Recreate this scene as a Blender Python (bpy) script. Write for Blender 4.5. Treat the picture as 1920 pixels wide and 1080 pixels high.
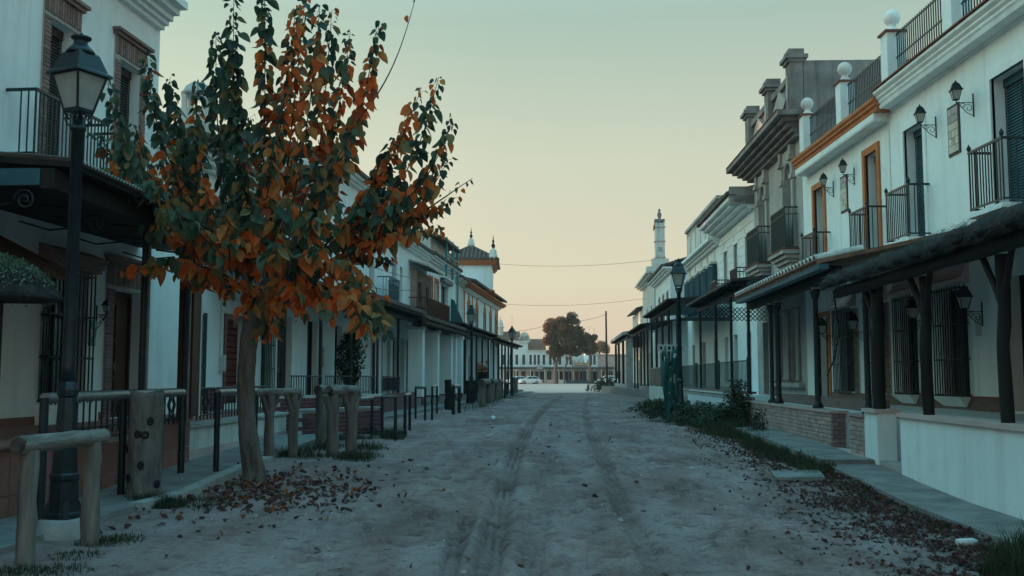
import bpy, math, random
import numpy as np
from mathutils import Vector, Matrix

for _o in list(bpy.data.objects): bpy.data.objects.remove(_o)
SC = bpy.context.scene
COL = SC.collection
random.seed(7)

# ------------------------------------------------------------------ camera
FPX = 1900.0                       # focal length in pixels of a 1920 wide picture
PITCH = math.atan(168.0 / FPX)
EYE = Vector((0, 0, 1.4))
cd = bpy.data.cameras.new('camera')
cd.sensor_width = 36.0; cd.lens = 36.0 * FPX / 1920.0
cd.clip_start = 0.1; cd.clip_end = 6000
cam = bpy.data.objects.new('camera', cd); COL.objects.link(cam)
cam.location = EYE; cam.rotation_euler = (math.pi / 2 + PITCH, 0, 0)
SC.camera = cam

# ------------------------------------------------------------------ sky and sun (low morning sun far out on the left)
SUN_EL = math.radians(2.4)
SUN_DIR = Vector((-1.0, 0.30, 0)).normalized() * math.cos(SUN_EL) + Vector((0, 0, math.sin(SUN_EL)))
world = bpy.data.worlds.new('World'); SC.world = world; world.use_nodes = True
nt = world.node_tree; nt.nodes.clear()
def wn(t, **k):
    n = nt.nodes.new(t)
    for a, b in k.items(): setattr(n, a, b)
    return n
w_out = wn('ShaderNodeOutputWorld'); w_bg = wn('ShaderNodeBackground')
w_tc = wn('ShaderNodeTexCoord'); w_sep = wn('ShaderNodeSeparateXYZ')
nt.links.new(w_tc.outputs['Generated'], w_sep.inputs[0])
w_mr = wn('ShaderNodeMapRange'); w_mr.inputs[1].default_value = 0.0; w_mr.inputs[2].default_value = 1.0
nt.links.new(w_sep.outputs['Z'], w_mr.inputs[0])
w_ramp = wn('ShaderNodeValToRGB'); w_ramp.color_ramp.interpolation = 'LINEAR'
SKY = [(0.0, (.83, .58, .42)), (.035, (.80, .645, .47)), (.09, (.79, .73, .53)), (.21, (.67, .71, .55)), (.34, (.435, .585, .50)), (.55, (.39, .89, 1.01)), (1.0, (.29, 1.03, 1.42))]
cr = w_ramp.color_ramp
while len(cr.elements) < len(SKY): cr.elements.new(0.5)
for e, (p, c) in zip(cr.elements, SKY): e.position = p; e.color = (*c, 1)
nt.links.new(w_mr.outputs[0], w_ramp.inputs[0])
# the dawn glow: the whole sky gets gradually lighter and warmer towards the sun
w_dot = wn('ShaderNodeVectorMath', operation='DOT_PRODUCT'); w_dot.inputs[1].default_value = SUN_DIR
nt.links.new(w_tc.outputs['Generated'], w_dot.inputs[0])
w_gl = wn('ShaderNodeMapRange'); w_gl.inputs[1].default_value = -0.8; w_gl.inputs[2].default_value = 1.0
w_gl.inputs[3].default_value = 0.0; w_gl.inputs[4].default_value = 1.0
nt.links.new(w_dot.outputs['Value'], w_gl.inputs[0])
w_glm = wn('ShaderNodeValToRGB'); gr_ = w_glm.color_ramp
while len(gr_.elements) < 5: gr_.elements.new(.5)
for e, (p, c) in zip(gr_.elements, ((0, (.86, .89, .92)), (.34, (.95, .965, .98)), (.61, (1.04, 1.03, 1.02)), (.82, (1.28, 1.22, 1.15)), (1.0, (3.9, 3.4, 2.9)))): e.position = p; e.color = (*c, 1)
nt.links.new(w_gl.outputs[0], w_glm.inputs[0])
w_mul = wn('ShaderNodeMix', data_type='RGBA', blend_type='MULTIPLY'); w_mul.inputs['Factor'].default_value = 1
nt.links.new(w_ramp.outputs[0], w_mul.inputs['A']); nt.links.new(w_glm.outputs[0], w_mul.inputs['B'])
# a share of the physical dawn sky on top
w_sky = wn('ShaderNodeTexSky', sky_type='NISHITA'); w_sky.sun_disc = False
w_sky.sun_elevation = SUN_EL; w_sky.sun_rotation = math.atan2(SUN_DIR.x, SUN_DIR.y)
w_sky.air_density = 1.0; w_sky.dust_density = 1.5; w_sky.ozone_density = 2.0
w_ns = wn('ShaderNodeMix', data_type='RGBA', blend_type='MULTIPLY'); w_ns.inputs['Factor'].default_value = 1; w_ns.inputs['B'].default_value = (.10, .10, .10, 1)
nt.links.new(w_sky.outputs[0], w_ns.inputs['A'])
w_mix = wn('ShaderNodeMix', data_type='RGBA'); w_mix.inputs['Factor'].default_value = 0.08
nt.links.new(w_mul.outputs['Result'], w_mix.inputs['A']); nt.links.new(w_ns.outputs['Result'], w_mix.inputs['B'])
nt.links.new(w_mix.outputs['Result'], w_bg.inputs[0]); w_bg.inputs[1].default_value = 1.0
nt.links.new(w_bg.outputs[0], w_out.inputs[0])

sd = bpy.data.lights.new('sun', 'SUN'); sd.energy = 4.5; sd.angle = math.radians(0.6); sd.color = (1.0, .52, .30)
sun = bpy.data.objects.new('sun', sd); COL.objects.link(sun)
sun.rotation_euler = SUN_DIR.to_track_quat('Z', 'Y').to_euler(); sun.location = (-60, 10, 40)

SC.view_settings.view_transform = 'Standard'; SC.view_settings.look = 'None'
SC.view_settings.exposure = 0.0; SC.view_settings.gamma = 1.0; SC.view_settings.use_curve_mapping = False
SC.render.engine = 'CYCLES'
SC.cycles.use_denoising = True; SC.cycles.max_bounces = 8; SC.cycles.diffuse_bounces = 6
SC.cycles.transparent_max_bounces = 8; SC.cycles.use_adaptive_sampling = True; SC.cycles.adaptive_threshold = 0.02

# ------------------------------------------------------------------ materials
def new_mat(name):
    m = bpy.data.materials.new(name); m.use_nodes = True
    t = m.node_tree; b = t.nodes['Principled BSDF']
    return m, t, b
def mat(name, c1, c2=None, scale=3.0, rough=.8, bump=.0, bscale=40.0, metal=0.0, stretch=(1, 1, 1), streak=None, spec=.3, detail=5.0, bdist=.02, obj=False, rnd=0.0, lo=.35, hi=.65):
    """two-tone noise colour + fine bump; streak = (colour, amount) adds vertical weather streaks"""
    m, t, b = new_mat(name); N = t.nodes; L = t.links
    b.inputs['Roughness'].default_value = rough; b.inputs['Metallic'].default_value = metal
    b.inputs['Specular IOR Level'].default_value = spec
    tc = N.new('ShaderNodeTexCoord'); mp = N.new('ShaderNodeMapping'); mp.inputs['Scale'].default_value = stretch
    geo = N.new('ShaderNodeNewGeometry')
    L.new(tc.outputs['Object'] if obj else geo.outputs['Position'], mp.inputs[0])
    if c2 is None: c2 = tuple(x * .82 for x in c1)
    nz = N.new('ShaderNodeTexNoise'); nz.inputs['Scale'].default_value = scale; nz.inputs['Detail'].default_value = detail; nz.inputs['Roughness'].default_value = .6
    L.new(mp.outputs[0], nz.inputs['Vector'])
    rp = N.new('ShaderNodeValToRGB'); rp.color_ramp.elements[0].position = lo; rp.color_ramp.elements[1].position = hi
    rp.color_ramp.elements[0].color = (*c2, 1); rp.color_ramp.elements[1].color = (*c1, 1)
    L.new(nz.outputs[0], rp.inputs[0]); out = rp.outputs[0]
    if streak:
        mp2 = N.new('ShaderNodeMapping'); mp2.inputs['Scale'].default_value = (2.2, 2.2, .18)
        L.new(geo.outputs['Position'], mp2.inputs[0])
        n2 = N.new('ShaderNodeTexNoise'); n2.inputs['Scale'].default_value = 1.6; n2.inputs['Detail'].default_value = 7
        L.new(mp2.outputs[0], n2.inputs['Vector'])
        r2 = N.new('ShaderNodeMapRange'); r2.inputs[1].default_value = .50; r2.inputs[2].default_value = .78; r2.inputs[4].default_value = streak[1]
        L.new(n2.outputs[0], r2.inputs[0])
        mx = N.new('ShaderNodeMix'); mx.data_type = 'RGBA'; mx.inputs['B'].default_value = (*streak[0], 1)
        L.new(r2.outputs[0], mx.inputs['Factor']); L.new(out, mx.inputs['A']); out = mx.outputs['Result']
    if rnd:
        oi = N.new('ShaderNodeObjectInfo'); r3 = N.new('ShaderNodeMapRange'); r3.inputs[3].default_value = 1 - rnd; r3.inputs[4].default_value = 1 + rnd
        L.new(oi.outputs['Random'], r3.inputs[0])
        mv = N.new('ShaderNodeVectorMath'); mv.operation = 'SCALE'
        L.new(out, mv.inputs[0]); L.new(r3.outputs[0], mv.inputs['Scale']); out = mv.outputs[0]
    L.new(out, b.inputs['Base Color'])
    if bump:
        nb = N.new('ShaderNodeTexNoise'); nb.inputs['Scale'].default_value = bscale; nb.inputs['Detail'].default_value = 6
        L.new(mp.outputs[0], nb.inputs['Vector'])
        bp = N.new('ShaderNodeBump'); bp.inputs['Strength'].default_value = bump; bp.inputs['Distance'].default_value = bdist
        L.new(nb.outputs[0], bp.inputs['Height']); L.new(bp.outputs[0], b.inputs['Normal'])
    return m
def leaf_mat(name, c1, c2, rough=.5, transl=.35):
    m = bpy.data.materials.new(name); m.use_nodes = True; t = m.node_tree; N = t.nodes; L = t.links
    b = N['Principled BSDF']; o = N['Material Output']
    geo = N.new('ShaderNodeNewGeometry'); nz = N.new('ShaderNodeTexNoise'); nz.inputs['Scale'].default_value = 9; nz.inputs['Detail'].default_value = 4
    L.new(geo.outputs['Position'], nz.inputs['Vector'])
    rp = N.new('ShaderNodeValToRGB'); rp.color_ramp.elements[0].position = .36; rp.color_ramp.elements[1].position = .64
    rp.color_ramp.elements[0].color = (*c1, 1); rp.color_ramp.elements[1].color = (*c2, 1)
    L.new(nz.outputs[0], rp.inputs[0]); L.new(rp.outputs[0], b.inputs['Base Color'])
    b.inputs['Roughness'].default_value = rough; b.inputs['Specular IOR Level'].default_value = .35
    tr = N.new('ShaderNodeBsdfTranslucent'); L.new(rp.outputs[0], tr.inputs[0])
    mx = N.new('ShaderNodeMixShader'); mx.inputs[0].default_value = transl
    L.new(b.outputs[0], mx.inputs[1]); L.new(tr.outputs[0], mx.inputs[2]); L.new(mx.outputs[0], o.inputs[0])
    return m
M = {}
def plaster(name, c1, c2, dirt, amt):
    """limewash: soft tone changes, patches of old coats, streaks and irregular stains"""
    m = mat(name, c1, c2, .7, .92, .3, 26, streak=(dirt, amt * .7), bdist=.012, spec=.15)
    t = m.node_tree; N = t.nodes; L = t.links; b = N['Principled BSDF']; src = b.inputs['Base Color'].links[0].from_socket
    geo = N.new('ShaderNodeNewGeometry'); n = N.new('ShaderNodeTexNoise'); n.inputs['Scale'].default_value = 2.6; n.inputs['Detail'].default_value = 9; n.inputs['Roughness'].default_value = .72
    L.new(geo.outputs['Position'], n.inputs['Vector']); r = N.new('ShaderNodeMapRange'); r.inputs[1].default_value = .55; r.inputs[2].default_value = .70; r.inputs[4].default_value = amt
    L.new(n.outputs[0], r.inputs[0]); mx = N.new('ShaderNodeMix'); mx.data_type = 'RGBA'; mx.inputs['B'].default_value = (*[x * .82 for x in c2], 1)
    L.new(r.outputs[0], mx.inputs['Factor']); L.new(src, mx.inputs['A']); L.new(mx.outputs['Result'], b.inputs['Base Color'])
    return m
M['white'] = plaster('bluish_limewash', (.84, .90, .90), (.76, .82, .82), (.50, .50, .47), .55)
M['cementdark'] = mat('weathered_cement', (.30, .275, .26), (.17, .155, .15), 1.3, .92, .45, 22, streak=((.10, .08, .075), .8), bdist=.015)
M['logbar'] = mat('weathered_log_bar', (.28, .245, .22), (.09, .075, .066), 9, .85, 1.0, 20, stretch=(1, .16, 1), bdist=.025, lo=.3, hi=.7)
M['towertile'] = mat('tower_roof_tile', (.19, .11, .09), (.10, .065, .055), 4, .9, .4, 25)
M['white2'] = mat('aged_white_plaster', (.74, .72, .67), (.58, .56, .52), 1.2, .9, .35, 25, streak=((.30, .28, .26), .8), bdist=.012)
M['cream'] = mat('cream_plaster', (.72, .66, .55), (.62, .56, .46), 1.0, .9, .3, 30, streak=((.35, .3, .25), .6), bdist=.01)
M['pinkish'] = mat('pinkish_plaster', (.60, .46, .43), (.48, .36, .335), 1.4, .9, .3, 25, bdist=.01)
M['cement'] = mat('grey_cement', (.47, .46, .44), (.34, .33, .32), 1.5, .92, .4, 25, streak=((.22, .21, .20), .6), bdist=.015)
M['concrete'] = mat('concrete', (.42, .41, .39), (.28, .27, .26), 2.2, .92, .5, 30, bdist=.02)
M['paletile'] = mat('pale_floor_tile', (.66, .72, .75), (.56, .62, .65), 2.0, .6, .2, 30, bdist=.006)
M['slab'] = mat('pavement_concrete', (.27, .255, .245), (.16, .15, .145), 2.4, .92, .5, 35, bdist=.02)
M['orange'] = mat('orange_paint', (.52, .19, .075), (.40, .135, .055), 2.5, .8, .2, 40, bdist=.008)
M['red_line'] = mat('red_tile_edge', (.24, .085, .06), (.17, .06, .045), 6, .75)
M['iron'] = mat('dark_iron', (.028, .034, .038), (.016, .02, .022), 12, .5, .15, 80, metal=.25, bdist=.004)
M['blueiron'] = mat('painted_steel', (.022, .036, .045), (.013, .022, .028), 8, .38, .12, 60, metal=.4, bdist=.004, spec=.5)
M['greeniron'] = mat('green_iron', (.03, .075, .07), (.02, .05, .048), 10, .5, metal=.2)
M['log'] = mat('weathered_log', (.245, .21, .188), (.085, .07, .062), 9, .85, 1.0, 22, stretch=(1, 1, .18), bdist=.02, lo=.3, hi=.7)
M['logend'] = mat('log_end_grain', (.10, .082, .07), (.04, .032, .028), 9, .9, .6, 25)
M['darkwood'] = mat('dark_wood', (.020, .0175, .017), (.010, .009, .009), 6, .75, .4, 20, stretch=(1, 1, .2))
M['brownwood'] = mat('brown_wood', (.10, .042, .026), (.06, .025, .016), 5, .6, .3, 30, stretch=(1, 1, .15))
M['redwood'] = mat('red_wood', (.17, .03, .028), (.10, .02, .018), 5, .6, .2, 30, stretch=(1, 1, .2))
M['thatch'] = mat('thatch', (.058, .052, .048), (.02, .018, .018), 7, .95, .9, 26, bdist=.05)
M['tile'] = mat('clay_tile', (.30, .15, .095), (.15, .085, .065), 4, .85, .3, 30, rnd=.2)
M['tilewhite'] = mat('whitewashed_tile', (.62, .58, .53), (.40, .35, .31), 7, .85, .3, 30, rnd=.12)
M['darktile'] = mat('weathered_roof_tile', (.13, .085, .07), (.055, .045, .042), 3.5, .9, .4, 25)
M['brick'] = mat('brown_brick', (.27, .185, .165), (.19, .125, .112), 9, .9, .4, 40, rnd=.28)
M['brickpale'] = mat('pale_brick', (.45, .325, .295), (.33, .23, .205), 8, .9, .5, 40, rnd=.2)
M['mortar'] = mat('mortar', (.46, .42, .38), (.34, .31, .28), 8, .95, .4, 50)
M['railtop'] = mat('sky_sheen_steel', (.26, .27, .27), (.16, .17, .17), 9, .4, .15, 60, metal=.5, bdist=.004, spec=.5)  # pale tone of the top bars is sky reflection put into colour
M['glazed'] = mat('maroon_glazed_tile', (.155, .058, .062), (.115, .043, .047), 6, .38, .1, 40, rnd=.22, spec=.5)
M['terra'] = mat('terracotta_tile', (.29, .125, .10), (.21, .092, .075), 3, .6, .15, 40, rnd=.12)
M['blind'] = mat('dark_blind', (.075, .06, .062), (.05, .042, .045), 6, .7)
M['blindblue'] = mat('blue_blind', (.05, .125, .155), (.035, .09, .115), 6, .65)
M['blindbrown'] = mat('brown_blind', (.16, .085, .06), (.11, .06, .045), 6, .7)
M['black'] = mat('dark_interior', (.012, .012, .013), (.006, .006, .007), 3, .8)
M['glass'] = mat('window_glass', (.03, .04, .045), (.02, .026, .03), 1.5, .12, spec=.6)
M['bluedoor'] = mat('blue_paint', (.04, .115, .15), (.03, .085, .115), 5, .55)
M['cyan'] = mat('turquoise_paint', (.06, .30, .33), (.045, .23, .26), 6, .5)
M['greendoor'] = mat('green_glass_door', (.05, .12, .115), (.035, .085, .08), 4, .3, spec=.5)
M['lampglass'] = leaf_mat('frosted_lamp_glass', (.66, .66, .62), (.58, .58, .55), .3, .5)
M['sunlittree'] = leaf_mat('sunlit_tree_leaf', (.16, .085, .04), (.30, .13, .06), .7, .25)  # low sunlight on the plaza tree's upper left, put into leaf colour
M['bark'] = mat('tree_bark', (.20, .165, .152), (.095, .078, .072), 9, .95, 1.0, 26, stretch=(1, 1, .22), bdist=.05)
M['stump'] = mat('pale_bark', (.21, .185, .168), (.11, .095, .086), 10, .95, 1.0, 30, stretch=(1, 1, .25), bdist=.06, lo=.3, hi=.7)
M['twig'] = mat('twig', (.07, .045, .038), (.045, .03, .026), 10, .9)
M['metal_sheet'] = mat('corrugated_metal', (.30, .29, .28), (.20, .195, .19), 3, .55, metal=.3)
M['darksheet'] = mat('dark_roof_sheet', (.035, .036, .04), (.022, .023, .026), 3, .6, .2, 30)
M['paper'] = mat('litter_white', (.75, .76, .76), (.62, .63, .63), 8, .6)
M['signwhite'] = mat('sign_white', (.55, .54, .52), (.45, .44, .42), 6, .6)
M['net'] = mat('green_netting', (.035, .13, .125), (.02, .075, .075), 12, .9)
M['carwhite'] = mat('white_car_paint', (.78, .79, .80), (.74, .75, .76), 2, .25, spec=.5)
M['tyre'] = mat('tyre_rubber', (.02, .02, .02), (.014, .014, .014), 8, .85)
M['rim'] = mat('wheel_rim', (.35, .35, .36), (.28, .28, .29), 8, .35, metal=.7)
M['taillight'] = mat('red_lamp', (.35, .02, .02), (.25, .015, .015), 5, .3)
M['headlamp'] = mat('clear_lamp', (.6, .62, .64), (.5, .52, .54), 5, .2)
M['g1'] = leaf_mat('leaf_dark_green', (.030, .062, .046), (.045, .085, .058))
M['g2'] = leaf_mat('leaf_green', (.065, .115, .075), (.11, .155, .095))
M['g3'] = leaf_mat('leaf_olive', (.16, .17, .085), (.30, .19, .075))
M['o1'] = leaf_mat('leaf_rust', (.44, .085, .025), (.30, .07, .025), transl=.5)
M['o2'] = leaf_mat('leaf_orange', (.88, .20, .04), (.74, .155, .034), transl=.55)
M['o3'] = leaf_mat('leaf_amber', (.84, .33, .09), (.56, .25, .09), transl=.55)
M['dry1'] = leaf_mat('dry_leaf_brown', (.13, .07, .06), (.20, .095, .07), .8, .1)
M['dry2'] = leaf_mat('dry_leaf_dark', (.065, .04, .04), (.11, .06, .056), .8, .1)
M['dry3'] = leaf_mat('dry_leaf_orange', (.40, .12, .04), (.26, .085, .035), .7, .2)
M['grass'] = leaf_mat('grass_blade', (.026, .042, .018), (.06, .065, .032), .8, .2)
M['vine'] = leaf_mat('vine_leaf', (.030, .055, .028), (.06, .085, .045), .6, .25)
M['pale_plant'] = leaf_mat('pale_plant', (.12, .23, .17), (.27, .36, .26), .7, .3)
M['fartree'] = leaf_mat('far_tree_leaf', (.045, .055, .03), (.13, .085, .04), .7, .2)
M['flower'] = leaf_mat('orange_flowers', (.60, .18, .05), (.45, .10, .04), .6, .3)

# ------------------------------------------------------------------ geometry helpers
def ray(px, py):
    a = (px - 960) / FPX; b = (540 - py) / FPX
    return Vector((a, math.cos(PITCH) - b * math.sin(PITCH), math.sin(PITCH) + b * math.cos(PITCH)))
def at_y(px, py, Y):
    d = ray(px, py); return EYE + d * (Y / d.y)
def at_z(px, py, z):
    d = ray(px, py); return EYE + d * ((z - EYE.z) / d.z)
class Frame:
    """street-side frame: u along the facade (away from the camera), v out towards the street, z up"""
    def __init__(s, A, B, right):
        s.A = Vector((A[0], A[1], 0)); d = Vector((B[0] - A[0], B[1] - A[1], 0)); s.len = d.length; s.u = d.normalized()
        s.n = Vector((-s.u.y, s.u.x, 0)) if right else Vector((s.u.y, -s.u.x, 0)); s.right = right
        s.rot = math.atan2(s.u.y, s.u.x)
    def __call__(s, u, v, z): return s.A + s.u * u + s.n * v + Vector((0, 0, z))
    def pix(s, px, py, v=0.0):
        d = ray(px, py); P = s.A + s.n * v; t = (P - EYE).dot(s.n) / d.dot(s.n); Q = EYE + d * t
        return (Q - s.A).dot(s.u), Q.z
    def pu(s, px, v=0.0): return s.pix(px, 708, v)[0]
WF = Frame((0, 0), (1, 0), True)      # plain world axes: u = X, v = Y, z
class MB:
    def __init__(s, F=WF): s.F = F; s.v = []; s.f = []; s.mi = []; s.sm = []; s.cur = 0
    def add(s, vs, fs, smooth=False, world=False):
        k = len(s.v)
        s.v += [Vector(p) if world else s.F(*p) for p in vs]
        flip = (not world) and (not s.F.right)
        for f in fs:
            f = [i + k for i in f]
            s.f.append(f[::-1] if flip else f); s.mi.append(s.cur); s.sm.append(smooth)
    def box(s, u0, u1, v0, v1, z0, z1):
        s.add([(u0, v0, z0), (u1, v0, z0), (u1, v1, z0), (u0, v1, z0), (u0, v0, z1), (u1, v0, z1), (u1, v1, z1), (u0, v1, z1)],
              [(0, 3, 2, 1), (4, 5, 6, 7), (0, 1, 5, 4), (1, 2, 6, 5), (2, 3, 7, 6), (3, 0, 4, 7)]); return s
    def hexa(s, p):
        s.add(p, [(0, 3, 2, 1), (4, 5, 6, 7), (0, 1, 5, 4), (1, 2, 6, 5), (2, 3, 7, 6), (3, 0, 4, 7)]); return s
    def prism(s, poly, u0, u1):
        """profile (v,z) extruded along u"""
        n = len(poly)
        s.add([(u0, a, b) for a, b in poly] + [(u1, a, b) for a, b in poly],
              [tuple(range(n)), tuple(range(2 * n - 1, n - 1, -1))] + [(i, i + n, (i + 1) % n + n, (i + 1) % n) for i in range(n)]); return s
    def slabpoly(s, poly, v0, v1):
        """outline (u,z) extruded along v"""
        n = len(poly)
        s.add([(a, v0, b) for a, b in poly] + [(a, v1, b) for a, b in poly],
              [tuple(range(n)), tuple(range(2 * n - 1, n - 1, -1))] + [(i, i + n, (i + 1) % n + n, (i + 1) % n) for i in range(n)]); return s
    def tube(s, pts, r, n=7, world=False, smooth=True):
        P = [Vector(p) if world else s.F(*p) for p in pts]; m = len(P)
        R = r if isinstance(r, (list, tuple)) else [r] * m
        vs = []; fs = []; prev = None
        for i in range(m):
            t = (P[min(i + 1, m - 1)] - P[max(i - 1, 0)]).normalized()
            if prev is None:
                a = t.cross(Vector((0, 0, 1)) if abs(t.z) < .9 else Vector((1, 0, 0))).normalized()
            else: a = (prev - t * prev.dot(t)).normalized()
            prev = a; b = t.cross(a)
            for k in range(n):
                q = 2 * math.pi * k / n; vs.append(P[i] + (a * math.cos(q) + b * math.sin(q)) * R[i])
        for i in range(m - 1):
            for k in range(n): fs.append((i * n + k, i * n + (k + 1) % n, (i + 1) * n + (k + 1) % n, (i + 1) * n + k))
        s.add(vs, fs, smooth, True)
        s.add(vs[:n], [tuple(range(n - 1, -1, -1))], False, True); s.add(vs[-n:], [tuple(range(n))], False, True); return s
    def lathe(s, prof, c=(0, 0, 0), n=12, smooth=True, rot=0.0):
        vs = []; fs = []; m = len(prof); c = Vector(c)
        for r, z in prof:
            for k in range(n):
                q = 2 * math.pi * k / n + rot; vs.append(c + Vector((r * math.cos(q), r * math.sin(q), z)))
        for i in range(m - 1):
            for k in range(n): fs.append((i * n + k, i * n + (k + 1) % n, (i + 1) * n + (k + 1) % n, (i + 1) * n + k))
        fs.append(tuple(range(n - 1, -1, -1))); fs.append(tuple((m - 1) * n + k for k in range(n)))
        s.add(vs, fs, smooth, True); return s
    def build(s, name, mats, parent=None, kind=None):
        off = root_loc(parent) if parent else Vector((0, 0, 0))
        me = bpy.data.meshes.new(name)
        me.from_pydata([tuple(p - off) for p in s.v], [], s.f)
        if not isinstance(mats, (list, tuple)): mats = [mats]
        for q in mats: me.materials.append(M[q] if isinstance(q, str) else q)
        me.polygons.foreach_set('material_index', s.mi); me.polygons.foreach_set('use_smooth', s.sm); me.update()
        o = bpy.data.objects.new(name, me); COL.objects.link(o)
        if parent: o.parent = parent
        if kind: o['kind'] = kind
        return o
def root_loc(o):
    L = Vector((0, 0, 0))
    while o is not None: L = L + Vector(o.location); o = o.parent
    return L
def tag(o, label, cat, group=None):
    o['label'] = label; o['category'] = cat
    if group: o['group'] = group
    return o
def thing(name, loc, label, cat, group=None):
    o = bpy.data.objects.new(name, None); COL.objects.link(o); o.location = loc; o.empty_display_size = .3
    return tag(o, label, cat, group)
def struct(o): o['kind'] = 'structure'; return o
def inst(me, name, parent, loc, rz=0.0, sc=(1, 1, 1), rot=None):
    o = bpy.data.objects.new(name, me); COL.objects.link(o)
    off = root_loc(parent) if parent else Vector((0, 0, 0))
    o.parent = parent; o.location = Vector(loc) - off
    o.rotation_euler = rot if rot is not None else (0, 0, rz); o.scale = sc
    return o
def copy_tree(o, parent=None):
    c = o.copy(); COL.objects.link(c); c.parent = parent
    for ch in o.children: copy_tree(ch, c)
    return c
def unit_box(name, m, bev=0.0):
    """1x1x1 box (x -.5..+.5, y -.5..+.5, z -.5..+.5) to be shared and scaled by its instances"""
    mb = MB(); mb.box(-.5, .5, -.5, .5, -.5, .5)
    me = bpy.data.meshes.new(name); me.from_pydata([tuple(p) for p in mb.v], [], mb.f); me.materials.append(M[m]); me.update()
    return me
UB = {}
def piece(name, m, parent, F, u, v, z, du, dv, dz):
    """one small box piece (brick, tile, bar...) of a shared mesh, centred at (u,v,z) in frame F"""
    if m not in UB: UB[m] = unit_box('piece_' + m, m)
    return inst(UB[m], name, parent, F(u, v, z), F.rot, (du, dv, dz))
def lerp(a, b, t): return a + (b - a) * t
def smooth(a, b, x):
    t = min(1, max(0, (x - a) / (b - a))); return t * t * (3 - 2 * t)
def ground_base(y):
    P = [(-40, -.30), (6, -.28), (12, -.22), (16.7, -.06), (22, .03), (30, .08), (60, .10), (90, .10), (200, .15), (3000, .3)]
    for (a, p), (b, q) in zip(P, P[1:]):
        if y <= b: return lerp(p, q, smooth(a, b, y) if b < 40 else max(0, (y - a) / (b - a)))
    return .3
# ------------------------------------------------------------------ building-part builders
def facade(parent, F, u0, u1, z0, z1, holes, m, depth=.22, T=6.0, name='wall'):
    """thick wall block with real rectangular openings cut into its street face"""
    mb = MB(F); us = sorted({u0, u1, *[h[0] for h in holes], *[h[1] for h in holes]}); zs = sorted({z0, z1, *[h[2] for h in holes], *[h[3] for h in holes]})
    for a, b in zip(us, us[1:]):
        for c, d in zip(zs, zs[1:]):
            if b - a < 1e-6 or d - c < 1e-6: continue
            mu, mz = (a + b) / 2, (c + d) / 2
            if any(h[0] < mu < h[1] and h[2] < mz < h[3] for h in holes): continue
            mb.add([(a, 0, c), (b, 0, c), (b, 0, d), (a, 0, d)], [(3, 2, 1, 0)])
    for a, b, c, d in [h[:4] for h in holes]:
        q = -depth - .12
        mb.add([(a, 0, c), (a, 0, d), (a, q, d), (a, q, c)], [(0, 1, 2, 3)]); mb.add([(b, 0, c), (b, q, c), (b, q, d), (b, 0, d)], [(0, 1, 2, 3)])
        mb.add([(a, 0, d), (b, 0, d), (b, q, d), (a, q, d)], [(0, 1, 2, 3)]); mb.add([(a, 0, c), (a, q, c), (b, q, c), (b, 0, c)], [(0, 1, 2, 3)])
        mb.add([(a, q, c), (b, q, c), (b, q, d), (a, q, d)], [(3, 2, 1, 0)])
    mb.add([(u0, 0, z0), (u0, 0, z1), (u0, -T, z1), (u0, -T, z0)], [(0, 1, 2, 3)]); mb.add([(u1, 0, z0), (u1, -T, z0), (u1, -T, z1), (u1, 0, z1)], [(0, 1, 2, 3)])
    mb.add([(u0, -T, z0), (u0, -T, z1), (u1, -T, z1), (u1, -T, z0)], [(0, 1, 2, 3)]); mb.add([(u0, 0, z1), (u1, 0, z1), (u1, -T, z1), (u0, -T, z1)], [(0, 1, 2, 3)])
    return mb.build(name, m, parent)
def blind(parent, F, h, m='blind', depth=.2, step=.055):
    """roll-down slatted blind inside opening h"""
    a, b, c, d = h[:4]; mb = MB(F)
    mb.box(a, b, -depth - .09, -depth - .05, c, d)
    z = c + .02
    while z < d - .04:
        mb.hexa([(a + .02, -depth - .05, z), (b - .02, -depth - .05, z), (b - .02, -depth - .012, z), (a + .02, -depth - .012, z),
                 (a + .02, -depth - .05, z + step * .8), (b - .02, -depth - .05, z + step * .8), (b - .02, -depth - .035, z + step * .8), (a + .02, -depth - .035, z + step * .8)]); z += step
    w = mb.build('window_blind', m, parent)
    MB(F).box(a, b, -depth - .05, -depth + .02, d - .16, d - .002).build('blind_box', m, w)
    for q in (a + .02, (a + b) / 2, b - .02): piece('blind_cord', 'iron', w, F, q, -depth - .006, (c + d) / 2, .012, .012, d - c - .2)
    return w
def door(parent, F, h, m='brownwood', depth=.2, panels=3, handle=True, name='door'):
    a, b, c, d = h[:4]
    w = MB(F).box(a, b, -depth - .08, -depth - .03, c, d).build(name, m, parent)
    fr = MB(F); fr.box(a, a + .07, -depth - .03, -depth + .02, c, d).box(b - .07, b, -depth - .03, -depth + .02, c, d).box(a + .07, b - .07, -depth - .03, -depth + .02, d - .08, d)
    fr.build('door_frame', m, w)
    n = 2 if b - a > .9 else 1; W = (b - a - .2) / n
    for k in range(n):
        for p in range(panels):
            z0 = c + .1 + p * (d - c - .3) / panels; z1 = z0 + (d - c - .3) / panels - .08
            piece('door_panel', m, w, F, a + .1 + W * (k + .5), -depth - .02, (z0 + z1) / 2, W - .08, .03, z1 - z0)
    if handle: piece('handle', 'rim', w, F, a + .1 + W * .93, -depth + .02, c + 1.0, .03, .05, .14)
    return w
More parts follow.
